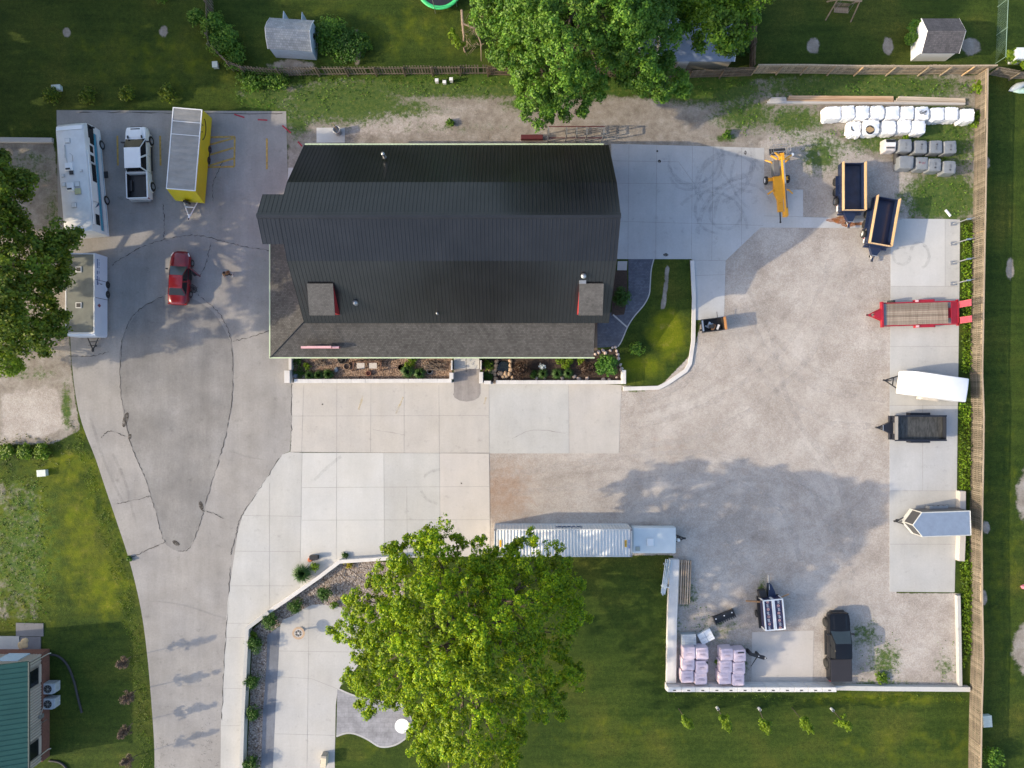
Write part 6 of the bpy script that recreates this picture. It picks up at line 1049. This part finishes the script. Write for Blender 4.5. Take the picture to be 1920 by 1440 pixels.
m.tube([(-1.15, 0, 1.97), (1.15, 0, 1.97)], .07, 5); m.build('frame', WB2, sw); m = MB(); [m.box((0, -.3 + .11 * k, .5), (1.3, .085, .03)) for k in range(5)]; m.build('seat', WB2, sw); m = MB(); [m.box((-.6 + .13 * k, .26, .75), (.08, .03, .5)) for k in range(10)]; m.build('backrest', WB2, sw); m = MB(); [m.tube([(s * .62, y, .5), (s * .62, 0, 1.95)], .012, 4) for s in (-1, 1) for y in (-.3, .25)]; m.build('chain', STEEL, sw)
def kayak(label, px, py, rz, mt, L=1.6): m = MB(); m.loft([[(x, -w, .12), (x, -w * .6, .02), (x, w * .6, .02), (x, w, .12), (x, w * .5, .22), (x, -w * .5, .22)] for x, w in ((-L, .03), (-L * .7, .22), (0, .36), (L * .7, .22), (L, .03))]); o = m.build('paddle_board', mt, None, True); o.location = at(px, py); o.rotation_euler = (0, 0, R(rz)); tag(o, label, 'board')
kayak('pale mint paddle board on the lawn by the right frame edge', 1930, 170, 6, M('mint_board', (.40, .56, .50), .4)); kayak('grey and white paddle board partly behind the mint one', 1906, 164, 25, M('pale_board', (.50, .54, .55), .4), .9)
m = MB(); m.box((0, 0, .6), (.9, .9, 1.2)); m.box((0, 0, 1.22), (1.0, 1.0, .06)); o = m.build('cold_frame', M('white_frame', (.60, .64, .66), .5)); o.location = at(1898, 112); tag(o, 'small white framed box behind lime shrubs at the upper right', 'box')
m = MB(); m.box((0, 0, .2), (.35, .3, .4), .4, .8); m.box((.1, 0, .42), (.14, .14, .1)); o = m.build('toy', M('toy_pink', (.70, .22, .30), .5), None, bevel=.04); o.location = at(1916, 1099); tag(o, 'small pink toy on the lawn at the right edge', 'toy')
m = MB(); m.box((0, 0, .05), (.75, .22, .06)); m.box((0, 0, .085), (.7, .14, .02)); o = m.build('plank', WHITE); o.location = at(1776, 400); o.rotation_euler = (0, 0, R(-50)); tag(o, 'short white board on weeds above the right slab', 'board')
m = MB(); m.lathe((0, 0, 0), [(.22, 0), (.2, .35), (.16, .4), (.02, .41)], 'z', 14); o = m.build('lantern', M('lantern_orange', (.40, .12, .05), .6)); o.location = at(583, 1048); tag(o, 'orange and black lantern beside the clipped grass at the wall', 'lantern'); m = MB(); m.box((0, 0, .3), (.75, .35, .5)); o = m.build('planter_box', BLACK); o.location = at(591, 1043); tag(o, 'black box behind the orange lantern at the wall', 'box')
tl = thing('trellis', 'dark wooden frame leaning over the pebble bed near the maple', 'trellis', at(668, 1083), -30); m = MB(); [m.tube(p, .03, 5) for p in ([(-1.4, .5, .1), (1.4, .5, 1.2)], [(-1.2, -.5, .1), (1.4, -.5, 1.2)], [(-1.4, .5, .1), (-1.2, -.5, .1)], [(1.4, .5, 1.2), (1.4, -.5, 1.2)], [(0, .5, .65), (0, -.5, .65)])]; m.build('frame', M('dark_timber', (.06, .045, .035), .8), tl)
ch = thing('folding_chair', 'round black mesh folding chair beside the rear wheel of the red car', 'chair', at(367, 543)); m = MB(); m.tube([(.34 * math.cos(a), .34 * math.sin(a), .55 + .2 * math.sin(a)) for a in np.linspace(0, 6.28, 20)], .03, 5); [m.tube([(.3 * math.cos(a), .3 * math.sin(a), 0), (-.25 * math.cos(a), -.25 * math.sin(a), .55)], .018, 5) for a in (.8, 2.3, 3.9, 5.5)]; m.build('frame', BLACK, ch); m = MB()
for k in range(7): t = -.27 + .09 * k; w = math.sqrt(.11 - t * t); m.tube([(t, -w, .5 - .2 * w), (t, 0, .42), (t, w, .5 + .2 * w)], .012, 4); m.tube([(-w, t, .5 + .2 * t), (0, t, .42), (w, t, .5 + .2 * t)], .012, 4)
m.build('mesh_seat', DARK, ch)

# ---------------------------------------------------------------- the person
pn = thing('person', 'person in a brown jacket, black trousers and white shoes walking on the drive', 'person', at(434, 516), 200)
def skin(name, nodes, edges, mat, sub=2):
    me = bpy.data.meshes.new(name); me.from_pydata([n[0] for n in nodes], edges, []); o = bpy.data.objects.new(name, me); COL.objects.link(o); o.parent = pn; me.materials.append(mat)
    sk_ = o.modifiers.new('s', 'SKIN'); sk_.use_smooth_shade = True; ss = o.modifiers.new('u', 'SUBSURF'); ss.levels = sub; ss.render_levels = sub
    if not me.skin_vertices: me.skin_vertices.new()
    for v, n in zip(me.skin_vertices[0].data, nodes): v.radius = (n[1], n[1])
    me.skin_vertices[0].data[0].use_root = True; return o
SKINM = M('skin', (.42, .26, .19), .6, 0, .08, 20)
nd = [((0, 0, .95), .14), ((0, .0, 1.15), .13), ((0, .01, 1.38), .15), ((0, .02, 1.50), .06), ((0, .06, 1.60), .085), ((0, .07, 1.70), .08), ((-.10, 0, .92), .09), ((-.11, .10, .50), .065), ((-.11, .02, .09), .04), ((-.11, .14, .05), .035), ((.10, 0, .92), .09), ((.11, -.05, .50), .065), ((.11, -.25, .12), .04), ((.11, -.14, .05), .035), ((-.2, 0, 1.42), .06), ((-.27, -.10, 1.15), .045), ((-.24, .08, .95), .033), ((.2, 0, 1.42), .06), ((.27, .08, 1.15), .045), ((.23, .28, 1.02), .033)]
skin('body', nd, [(0, 1), (1, 2), (2, 3), (3, 4), (4, 5), (0, 6), (6, 7), (7, 8), (8, 9), (0, 10), (10, 11), (11, 12), (12, 13), (2, 14), (14, 15), (15, 16), (2, 17), (17, 18), (18, 19)], SKINM)
skin('jacket', [((0, 0, .98), .165), ((0, 0, 1.16), .16), ((0, .01, 1.38), .175), ((0, .02, 1.47), .085), ((-.2, 0, 1.42), .078), ((-.275, -.10, 1.15), .06), ((-.245, .06, .98), .046), ((.2, 0, 1.42), .078), ((.275, .08, 1.15), .06), ((.235, .25, 1.04), .046)], [(0, 1), (1, 2), (2, 3), (2, 4), (4, 5), (5, 6), (2, 7), (7, 8), (8, 9)], M('brown_jacket', (.25, .125, .05), .85, 0, .2, 9))
skin('trousers', [((0, 0, .93), .155), ((-.10, 0, .86), .10), ((-.11, .10, .50), .078), ((-.11, .03, .12), .055), ((.10, 0, .86), .10), ((.11, -.05, .50), .078), ((.11, -.24, .15), .055)], [(0, 1), (1, 2), (2, 3), (0, 4), (4, 5), (5, 6)], M('black_cloth', (.015, .015, .017), .9))
for s, y, z in ((-1, .0, .0), (1, -.27, .02)): m = MB(); m.loft([[(s * .11 + x * w, y + yy, z + zz) for x, zz in ((-1, .0), (1, .0), (1, hh * .6), (.5, hh), (-.5, hh), (-1, hh * .6))] for yy, w, hh in ((-.06, .045, .1), (.02, .05, .12), (.12, .055, .08), (.21, .04, .05))]); m.build('shoe', M('white_shoe', (.75, .75, .75), .5), pn, True)
m = MB(); m.lathe((0, .05, 1.63), [(.10, -.04), (.115, .04), (.105, .11), (.06, .16), (.005, .175)], 'z', 14); m.build('hair', M('dark_hair', (.02, .014, .01), .8, 0, .3, 20), pn, True)
m = MB(); [m.lathe((sx * .034, .138, 1.655), [(.004, -.004), (.013, 0), (.004, .006)], 'y', 8) for sx in (-1, 1)]; m.build('eye', BLACK, pn); m = MB(); m.box((0, .152, 1.625), (.022, .03, .035), 0, .6); m.build('nose', SKINM, pn); m = MB(); m.box((0, .14, 1.585), (.045, .012, .01)); m.build('mouth', M('lips', (.35, .14, .12), .6), pn)
for s, (hx, hy, hz) in ((-1, (-.24, .09, .93)), (1, (.228, .30, 1.01))):
    m = MB(); m.box((hx, hy, hz - .04), (.03, .075, .09), 0, .9)
    for k, l in enumerate((.06, .075, .07, .055)): m.tube([(hx, hy - .03 + .02 * k, hz - .08), (hx - s * .008, hy - .03 + .021 * k, hz - .08 - l * .55), (hx - s * .03, hy - .03 + .021 * k, hz - .08 - l)], [.009, .0085, .006], 6)
    m.tube([(hx, hy + .035, hz - .03), (hx - s * .015, hy + .06, hz - .06), (hx - s * .025, hy + .06, hz - .09)], [.011, .01, .007], 6); m.build('hand', SKINM, pn, True)
# ---------------------------------------------------------------- trees and plants
tree('maple_tree', 'big spreading yellow green maple tree over the container and lower patio', [(832, 955), (850, 978), (866, 1005), (885, 1010), (905, 1003), (925, 1025), (960, 1020), (1000, 985), (1018, 990), (1030, 1010), (1055, 1012), (1052, 1040), (1072, 1050), (1094, 1042), (1084, 1078), (1100, 1100), (1092, 1122), (1108, 1150), (1102, 1186), (1082, 1200), (1058, 1225), (1085, 1240), (1112, 1265), (1096, 1292), (1062, 1300), (1062, 1345), (1030, 1352), (1000, 1350), (986, 1380), (984, 1440), (960, 1500), (820, 1500), (798, 1440), (760, 1418), (772, 1392), (752, 1372), (780, 1350), (745, 1325), (718, 1330), (692, 1352), (672, 1326), (652, 1285), (634, 1268), (660, 1246), (655, 1212), (630, 1200), (612, 1176), (640, 1160), (634, 1136), (655, 1106), (690, 1090), (690, 1060), (722, 1020), (745, 1015), (768, 1000), (800, 990), (815, 968)], (884, 1115), 8, 16.5, 760, L_MAPLE, curve=.6, per=13, leaves=16, lobe=(.3, .8), sub=.20, lsize=.165, limbs=70, core=.40)
tree('ash_tree', 'large deep green tree hanging over the board fence behind the barn', [(880, -120), (884, 20), (880, 50), (905, 75), (905, 105), (930, 122), (962, 150), (968, 190), (984, 235), (1008, 258), (1034, 245), (1040, 205), (1062, 235), (1092, 228), (1105, 195), (1130, 186), (1152, 150), (1176, 165), (1200, 180), (1238, 193), (1262, 175), (1288, 192), (1296, 150), (1266, 120), (1262, 104), (1284, 88), (1296, 66), (1290, 30), (1300, -120)], (1082, 90), 5.5, 14.5, 520, L_DEEP, per=16, leaves=17, lobe=(.35, 1.2), sub=.27, lsize=.20, trunk_r=.45, limbs=40, core=.45)
tree('ash_tree', 'sparser tree with bare twigs over the blue grey shed at the top', [(1255, -80), (1258, 20), (1272, 44), (1300, 62), (1304, 92), (1345, 108), (1375, 106), (1395, 85), (1412, 72), (1428, 42), (1410, 15), (1380, -10), (1370, -80)], (1352, 70), 5, 10, 150, leafmat('willow_leaves', (.05, .14, .012), (.20, .32, .02), .32, .4), per=11, leaves=10, lobe=(.35, .8), sub=.34, lsize=.24, trunk_r=.22, limbs=22)
tree('elm_tree', 'dark green tree overhanging the two trailers at the left edge', [(-140, 300), (-20, 285), (12, 290), (22, 318), (62, 325), (72, 355), (45, 395), (62, 420), (110, 405), (140, 425), (160, 440), (152, 466), (130, 478), (142, 515), (120, 545), (100, 560), (126, 590), (150, 592), (128, 618), (116, 640), (95, 662), (62, 668), (30, 690), (-40, 690), (-140, 680)], (45, 500), 6, 14.5, 270, L_DARK, curve=.6, core=.4, per=17, leaves=14, lobe=(.6, 1.3), sub=.34, lsize=.25)
tree('young_tree', 'bright yellow green tree low at the left edge above the gravel patch', [(-60, 650), (0, 645), (30, 655), (48, 680), (35, 700), (0, 706), (-60, 705)], (-4, 668), 2.0, 6.5, 40, L_LIME, per=14, leaves=12, lobe=(.4, .8), sub=.28, lsize=.2, trunk_r=.14, limbs=10)
tree('elm_tree', 'dark tree standing beyond the left edge of the upper lawn', [(-560, -60), (-440, -140), (-320, -100), (-250, 0), (-260, 120), (-330, 200), (-480, 190), (-580, 80)], (-370, 60), 4, 16, 260, L_DARK, per=15, leaves=14, lobe=(1.1, 1.9), lsize=.42, sub=.45)
tree('elm_tree', 'dark tree standing beyond the left edge above the motorhome', [(-430, 230), (-320, 190), (-220, 220), (-180, 320), (-220, 420), (-330, 460), (-430, 400)], (-230, 330), 4, 14.5, 240, L_DARK, per=15, leaves=14, lobe=(1.1, 1.9), lsize=.42, sub=.45)
tree('elm_tree', 'dark tree standing beyond the upper left corner of the frame', [(-160, -300), (-20, -340), (100, -280), (120, -170), (20, -110), (-120, -140)], (-20, -190), 4, 15, 200, L_DARK, per=15, leaves=14, lobe=(1.1, 1.9), lsize=.42, sub=.45)
# fallen limb beside the ash
fl = thing('broken_branch', 'bare broken limb with a leafy sprig beside the ash tree', 'branch', at(872, 75)); m = MB(); m.tube([(-.2, 1.9, 1.5), (-.1, .6, 1.9), (0, -.6, 1.6)], [.10, .12, .07], 6); m.tube([(-.1, .5, 1.9), (1.0, .2, 1.7), (1.5, -.9, 1.2), (1.5, -2.2, .5)], [.09, .07, .05, .02], 6)
for _ in range(34): a = Vector((rnd.uniform(.2, 1.5), rnd.uniform(-1.4, 1.2), rnd.uniform(1.0, 1.7))); m.tube([a, a + Vector((rnd.uniform(-.5, .5), rnd.uniform(-.6, .5), rnd.uniform(-.2, .4))), a + Vector((rnd.uniform(-.9, .9), rnd.uniform(-1, .8), rnd.uniform(-.4, .4)))], [.02, .014, .006], 4)
m.tube([(0, -.5, 1.6), (-.1, -.9, .7), (0, -1.1, 0)], [.08, .08, .1], 6); m.build('limb', M('bare_wood', (.30, .22, .16), .9, 0, .3, 4), fl); c, nr, s = clumps([(-.9, -.3, 1.2, .45), (-.7, -.8, 1.1, .4), (-1.1, .1, 1.2, .35), (-.4, -.9, 1.0, .4)], 12, 10, .16, .2); leafmesh('sprig', c, nr, s, s * .6, L_LIME, fl)
# saplings on the lower lawn
def sapling(name, label, bx, by, cx, cy, h, mat, group, n=26, guard=False, dead=False):
    b = at(bx, by); r = thing(name, label, 'tree', b, 0, group); top = at(cx, cy, h) - b; m = MB(); m.tube([(0, 0, 0), top * .3, top * .62, top], [.035, .03, .022, .01], 6); lob = []
    for k in range(n):
        f = rnd.uniform(.45, 1.0); p = top * f; a = rnd.uniform(0, 6.28); l = (1.15 - f) * .95 * rnd.uniform(.4, 1); e = p + Vector((math.cos(a) * l, math.sin(a) * l, l * .5)); m.tube([p, (p + e) / 2 + Vector((0, 0, .03)), e], [.012, .008, .004], 4); lob.append((*e, .17)); lob.append((*((p + e) / 2), .13))
    m.build('trunk', BARK if not dead else TWIG, r); c, nr, s = clumps(lob, 8, 5 if not dead else 4, .09, .16 if not dead else .15); leafmesh('crown', c, nr, s, s * (.6 if not dead else .3), mat, r)
    if guard: m = MB(); m.lathe((0, 0, 0), [(.13, 0), (.12, .4), (.10, .4), (.11, 0)], 'z', 12); m.build('trunk_guard', WHITE, r)
for (bx, by, cx, cy, gd, lb) in [(1272, 1328, 1294, 1362, 0, 'leftmost lime sapling of the five below the block wall'), (1344, 1326, 1366, 1366, 1, 'lime sapling second from the left, its trunk in a white guard'), (1422, 1327, 1440, 1372, 1, 'lime sapling in the middle of the five below the block wall'), (1484, 1326, 1520, 1370, 0, 'lime sapling with two long leafy arms, fourth from the left'), (1558, 1328, 1592, 1366, 1, 'rightmost lime sapling of the five, leaning thin and guarded')]: sapling('sapling', lb, bx, by, cx, cy, 3.1, L_LIME, 'lime saplings in a row below the block wall', 26, gd)
for (bx, by, cx, cy, lb) in [(246, 1231, 224, 1246, 'uppermost dry brown sapling beside the drive'), (255, 1294, 232, 1314, 'second dry sapling from the top beside the drive, grey'), (250, 1355, 224, 1378, 'third dry sapling from the top beside the drive, grey'), (258, 1415, 232, 1430, 'lowest dry reddish sapling beside the drive')]: sapling('dry_sapling', lb, bx, by, cx, cy, 3.2, L_DRY, 'dry saplings along the drive', 30, False, True)
# clipped shrubs along the pebble bed
for (px, py, r_, lb) in [(611, 1108, .62, 'round dark shrub nearest the trellis in the pebble bed'), (558, 1131, .66, 'round dark shrub second from the trellis along the wall'), (513, 1159, .70, 'round dark shrub at the bend of the capped wall'), (483, 1203, .72, 'round dark shrub first below the wall bend'), (477, 1271, .66, 'round dark shrub second below the wall bend'), (479, 1331, .64, 'round dark shrub third below the wall bend'), (476, 1425, .66, 'round dark shrub at the bottom end of the pebble bed')]: shrub('round_shrub', lb, px, py, r_ * 1.22, 1.1, L_SHRUB, group='round shrubs along the pebble bed', n=1600, ls=.12)
shrub('weed_plant', 'low leafy weed at the rounded corner of the patio', 628, 1133, .5, .4, L_IVY, 'plant', n=240); shrub('round_shrub', 'pale green shrub touching the capped wall bend', 478, 1186, .35, .5, L_IVY, n=300)
shrub('ornamental_grass', 'big clump of arching green grass outside the angled wall', 570, 1072, 1.05, .9, L_IVY if False else leafmat('grass_blades', (.035, .09, .02), (.10, .19, .05), .3, .1), 'grass clump', None, 520, spiky=True)
shrub('light_shrub', 'light green bush beside the clump of arching grass', 592, 1060, .55, .7, L_LIME, n=500, ls=.12); shrub('yellow_shrub', 'small yellow flowering shrub inside the angled wall', 655, 1057, .4, .5, leafmat('yellow_leaves', (.25, .22, .01), (.5, .42, .03), .3, .2), n=260); shrub('round_shrub', 'low dark tuft along the outer face of the angled wall', 648, 1040, .35, .3, L_SHRUB, n=160)
# front beds
GB = leafmat('grass_blades', None, None)
for px, py, r_, mt, sp, lb in [(563, 697, .55, L_SHRUB, 0, 'dark green plant at the left end of the left bed'), (560, 678, .45, L_SHRUB, 0, 'dark plant by the porch corner of the left bed'), (577, 687, .38, L_LIME, 0, 'light green mound in the left bed'), (583, 704, .48, GB, 1, 'first grassy clump along the left bed wall'), (600, 704, .5, GB, 1, 'second grassy clump along the left bed wall'), (618, 702, .52, GB, 1, 'third grassy clump beside the blue grey boulder'), (766, 697, .7, GB, 1, 'large grassy clump left of its twin in the left bed'), (788, 701, .6, GB, 1, 'grassy clump right of its larger twin'), (769, 684, .45, L_LIME, 0, 'silvery light plant behind the large grassy clump'), (775, 674, .4, L_IVY, 0, 'light leaves peeking from beneath the porch roof'),
                              (917, 684, .55, L_IVY, 0, 'green bush left of the stone edged pond'), (914, 704, .45, L_SHRUB, 0, 'dark low plant in the corner of the right bed'), (1018, 701, .5, GB, 1, 'grassy clump beneath the white flowers'), (1044, 701, .52, GB, 1, 'middle grassy clump in the right bed'), (1065, 700, .5, GB, 1, 'grassy clump left of the smaller bronze shrub'), (1061, 686, .42, L_LIME, 0, 'lime mound behind the grassy clumps'), (1000, 702, .4, L_SHRUB, 0, 'dark sprawl right of the larger bronze shrub'), (1050, 676, .4, L_LIME, 0, 'pale variegated plant by the gutter'), (1068, 676, .42, L_LIME, 0, 'second pale variegated plant by the gutter'), (1090, 677, .35, L_LIME, 0, 'small pale plant near the bronze shrub top')]:
    shrub('border_plant', lb, px, py, r_ * 1.2, .6 if sp else r_, mt, 'plant', None, 240 if sp else 500, .11, bool(sp))
shrub('white_flowers', 'cluster of white flowers in the right planting bed', 1016, 687, .35, .5, M('petal_white', (.75, .8, .78), .6), 'flowers', None, 90, .1)
shrub('bronze_shrub', 'larger dark bronze leaved shrub in the right bed', 978, 694, .95, 1.2, L_BRONZE, n=1300, ls=.13); shrub('bronze_shrub', 'smaller dark bronze leaved shrub beside the round green bush', 1100, 692, .8, 1.2, L_BRONZE, n=1000, ls=.13)
shrub('round_bush', 'big round bright green bush at the right end of the bed', 1136, 686, 1.12, 1.5, leafmat('bush_leaves', (.05, .14, .015), (.11, .25, .03), .3, .2), n=1700, ls=.2); shrub('dark_bush', 'dark round bush against the right end of the barn', 1162, 557, .95, 1.6, L_SHRUB, n=1500, ls=.14); shrub('round_bush', 'medium green bush alone on the small curved lawn', 1191, 656, .75, 1.2, L_SHRUB if False else L_DEEP, n=800, ls=.15)
# greenery near fences and lawn edges
for px, py, r_, h, mt, n, lb in [(376, 40, .8, 1.5, L_DEEP, 700, 'leafy bush outside the corner of the picket fence'), (408, 55, 1.3, 2.0, L_DEEP, 1600, 'tall bush filling the picket fence corner'), (425, 85, 1.6, 1.8, L_DEEP, 2000, 'broad bush below the tall one in the picket fence corner'), (446, 110, 1.4, 1.2, L_DEEP, 1300, 'lower bush at the slanting end of the picket fence'), (475, 153, 1.4, .9, L_DEEP, 900, 'bright weedy bush below the picket fence'), (520, 153, 1.4, .8, L_DEEP, 700, 'weedy bush right of the bright one below the picket fence'), (628, 80, 1.9, 1.5, L_DEEP, 2000, 'tall unkempt bush right of the grey blue shed'), (658, 92, 1.8, 1.2, L_SHRUB, 1500, 'dark unkempt bush near the picket fence'), (680, 85, 1.0, 1.0, L_DEEP, 700, 'smaller bush among tan stems right of the shed'), (1697, 78, .7, 1.5, L_DEEP, 700, 'green bush at the left end of the white shed'), (1704, 58, .7, 1.4, L_DEEP, 600, 'rear green bush at the left end of the white shed'), (1892, 112, .8, 1.0, L_LIME, 600, 'lime bush beside the white framed box'), (1916, 128, .6, .8, L_LIME, 350, 'lime bush at the right frame edge'), (1850, 1412, 1.1, 1.5, L_DEEP, 700, 'feathery shrub behind the bottom right fence'), (1385, 95, .9, 1.2, L_SHRUB, 500, 'dark bush behind the dark board fence'), (310, 2, .7, 1.2, L_DEEP, 400, 'bush at the top of the dark left lawn'), (105, 184, .9, 1.1, L_DARK, 450, 'leftmost bush behind the left parking lot'), (172, 184, .9, 1.0, L_DARK, 450, 'second bush behind the left parking lot'), (245, 182, .9, 1.2, L_DARK, 500, 'third bush behind the left parking lot with pale sprigs'), (318, 182, .9, 1.0, L_DARK, 450, 'bush behind the yellow trailer end'), (1826, 170, .7, 1.0, L_LIME, 400, 'yellow green bush in the yard corner by the fence'), (1818, 225, .9, .7, L_IVY, 500, 'weeds beside the rightmost white pallet'), (20, 845, .8, .7, L_IVY, 600, 'left leafy clump edging the gravel patch'), (50, 846, .9, .7, L_IVY, 700, 'middle leafy clump edging the gravel patch'), (85, 846, .9, .7, L_IVY, 600, 'right leafy clump edging the gravel patch'), (1362, 255, .5, .5, L_DEEP, 200, 'weed clump behind the pad right of the barn'), (845, 232, .4, .35, L_DEEP, 140, 'weed clump in the gravel lane behind the barn'), (1650, 1268, .7, .4, L_IVY, 220, 'weed clump right of the black pickup'), (1345, 1240, .3, .4, L_LIME, 100, 'weed between the two pink pallet clusters'), (246, 1046, .3, .25, L_DEEP, 90, 'weed at the crack on the drive edge'), (1693, 262, .4, .5, L_IVY, 160, 'weed between white and grey pallets')]:
    shrub('bush' if r_ > .5 else 'weed_plant', lb, px, py, r_, h, mt, 'bush' if r_ > .5 else 'weed', None, int(n * 1.8), .18)
# ivy strips along the right fence, grass tufts and weeds as ground cover
def patch(x, y, w):                       # clumpy spread: sums of rotated waves
    q = sum(np.sin(x * a + y * b + c) for a, b, c in ((.11, .05, 0), (-.06, .13, 1), (.21, -.17, 2), (.33, .29, 4), (-.41, .23, 5))) / 2.2
    return np.clip(.5 + q * w, 0, 1) if w else np.ones(x.shape)
def cover(name, polys, dens, lsize, mat, hmax, h0=.0, pw=0):
    cs = []
    for poly in polys:
        P = np.array(poly, float); x0, y0 = P.min(0); x1, y1 = P.max(0); n = int((x1 - x0) * (y1 - y0) * S * S * dens); X_ = rng.uniform(x0, x1, n); Y_ = rng.uniform(y0, y1, n); k = (seg_dist(X_, Y_, poly) > rng.uniform(-3, 3, n)) & (rng.random(n) < patch(X_, Y_, pw)); X_, Y_ = X_[k], Y_[k]
        b = .5 + .5 * np.sin(X_ * .35 + 3 * np.sin(Y_ * .21)) * np.sin(Y_ * .4 + X_ * .13); cs.append(np.stack([(X_ - 960) * S, -(Y_ - 720) * S, h0 + hmax * (.25 + .75 * b) * rng.random(len(X_)) ** .5], -1))
    c = np.concatenate(cs); nr = rng.normal(size=c.shape) * .55 + np.array([0, 0, .9]); s = lsize * (.6 + .8 * rng.random(len(c))); o = leafmesh(name, c, nr, s, s * .6, mat); tag(o, kind='stuff'); return o
cover('ivy', [[(1801, 420), (1818, 420), (1817, 540), (1816, 700), (1799, 700), (1800, 560)], [(1794, 755), (1816, 755), (1815, 918), (1796, 918)], [(1798, 960), (1813, 960), (1814, 1130), (1824, 1180), (1816, 1220), (1802, 1250), (1800, 1120)], [(1803, 1050), (1826, 1050), (1828, 1110), (1818, 1160), (1804, 1120)]], 150, .17, L_IVY, .6)
cover('weeds', [[(440, 145), (560, 140), (700, 148), (960, 145), (960, 175), (720, 185), (620, 200), (560, 260), (535, 205), (445, 200)], [(1300, 148), (1420, 150), (1440, 200), (1400, 260), (1330, 200)], [(1440, 150), (1825, 150), (1825, 182), (1440, 180)], [(1700, 350), (1815, 340), (1815, 408), (1700, 408)], [(1740, 250), (1822, 230), (1820, 340), (1740, 330)]], 26, .15, L_DEEP, .22, pw=1.2)
cover('weeds', [[(1460, 205), (1560, 235), (1680, 270), (1700, 300), (1560, 300), (1440, 262)], [(1640, 1190), (1690, 1180), (1690, 1285), (1600, 1288), (1610, 1200)], [(1265, 1060), (1300, 1060), (1340, 1180), (1330, 1205), (1266, 1200)], [(0, 895), (85, 890), (95, 1170), (0, 1180)], [(1760, 1200), (1790, 1200), (1790, 1284), (1740, 1284)]], 14, .13, L_DEEP, .15, pw=1.5)
EB = leafmat('edge_blades', (.06, .125, .006), (.13, .20, .012), .3, .45)
cover('edge_grass', [[(126, 790), (141, 786), (170, 860), (195, 935), (215, 985), (236, 1060), (262, 1180), (281, 1330), (287, 1440), (264, 1440), (252, 1300), (230, 1150), (200, 1040), (166, 930)]], 190, .085, EB, .1, pw=.9)
cover('edge_grass', [[(1250, 1299), (1812, 1299), (1812, 1316), (1250, 1312)], [(1240, 1060), (1252, 1060), (1246, 1280), (1236, 1280)], [(445, 140), (880, 143), (880, 158), (445, 160)]], 60, .09, EB, .1, pw=1.2)
cover('tussocks', [[(0, 895), (88, 890), (98, 1170), (0, 1180)], [(0, 800), (130, 830), (140, 870), (0, 890)]], 34, .13, leafmat('olive_blades', (.06, .085, .015), (.16, .18, .05), .3, .35), .12, pw=1.4)
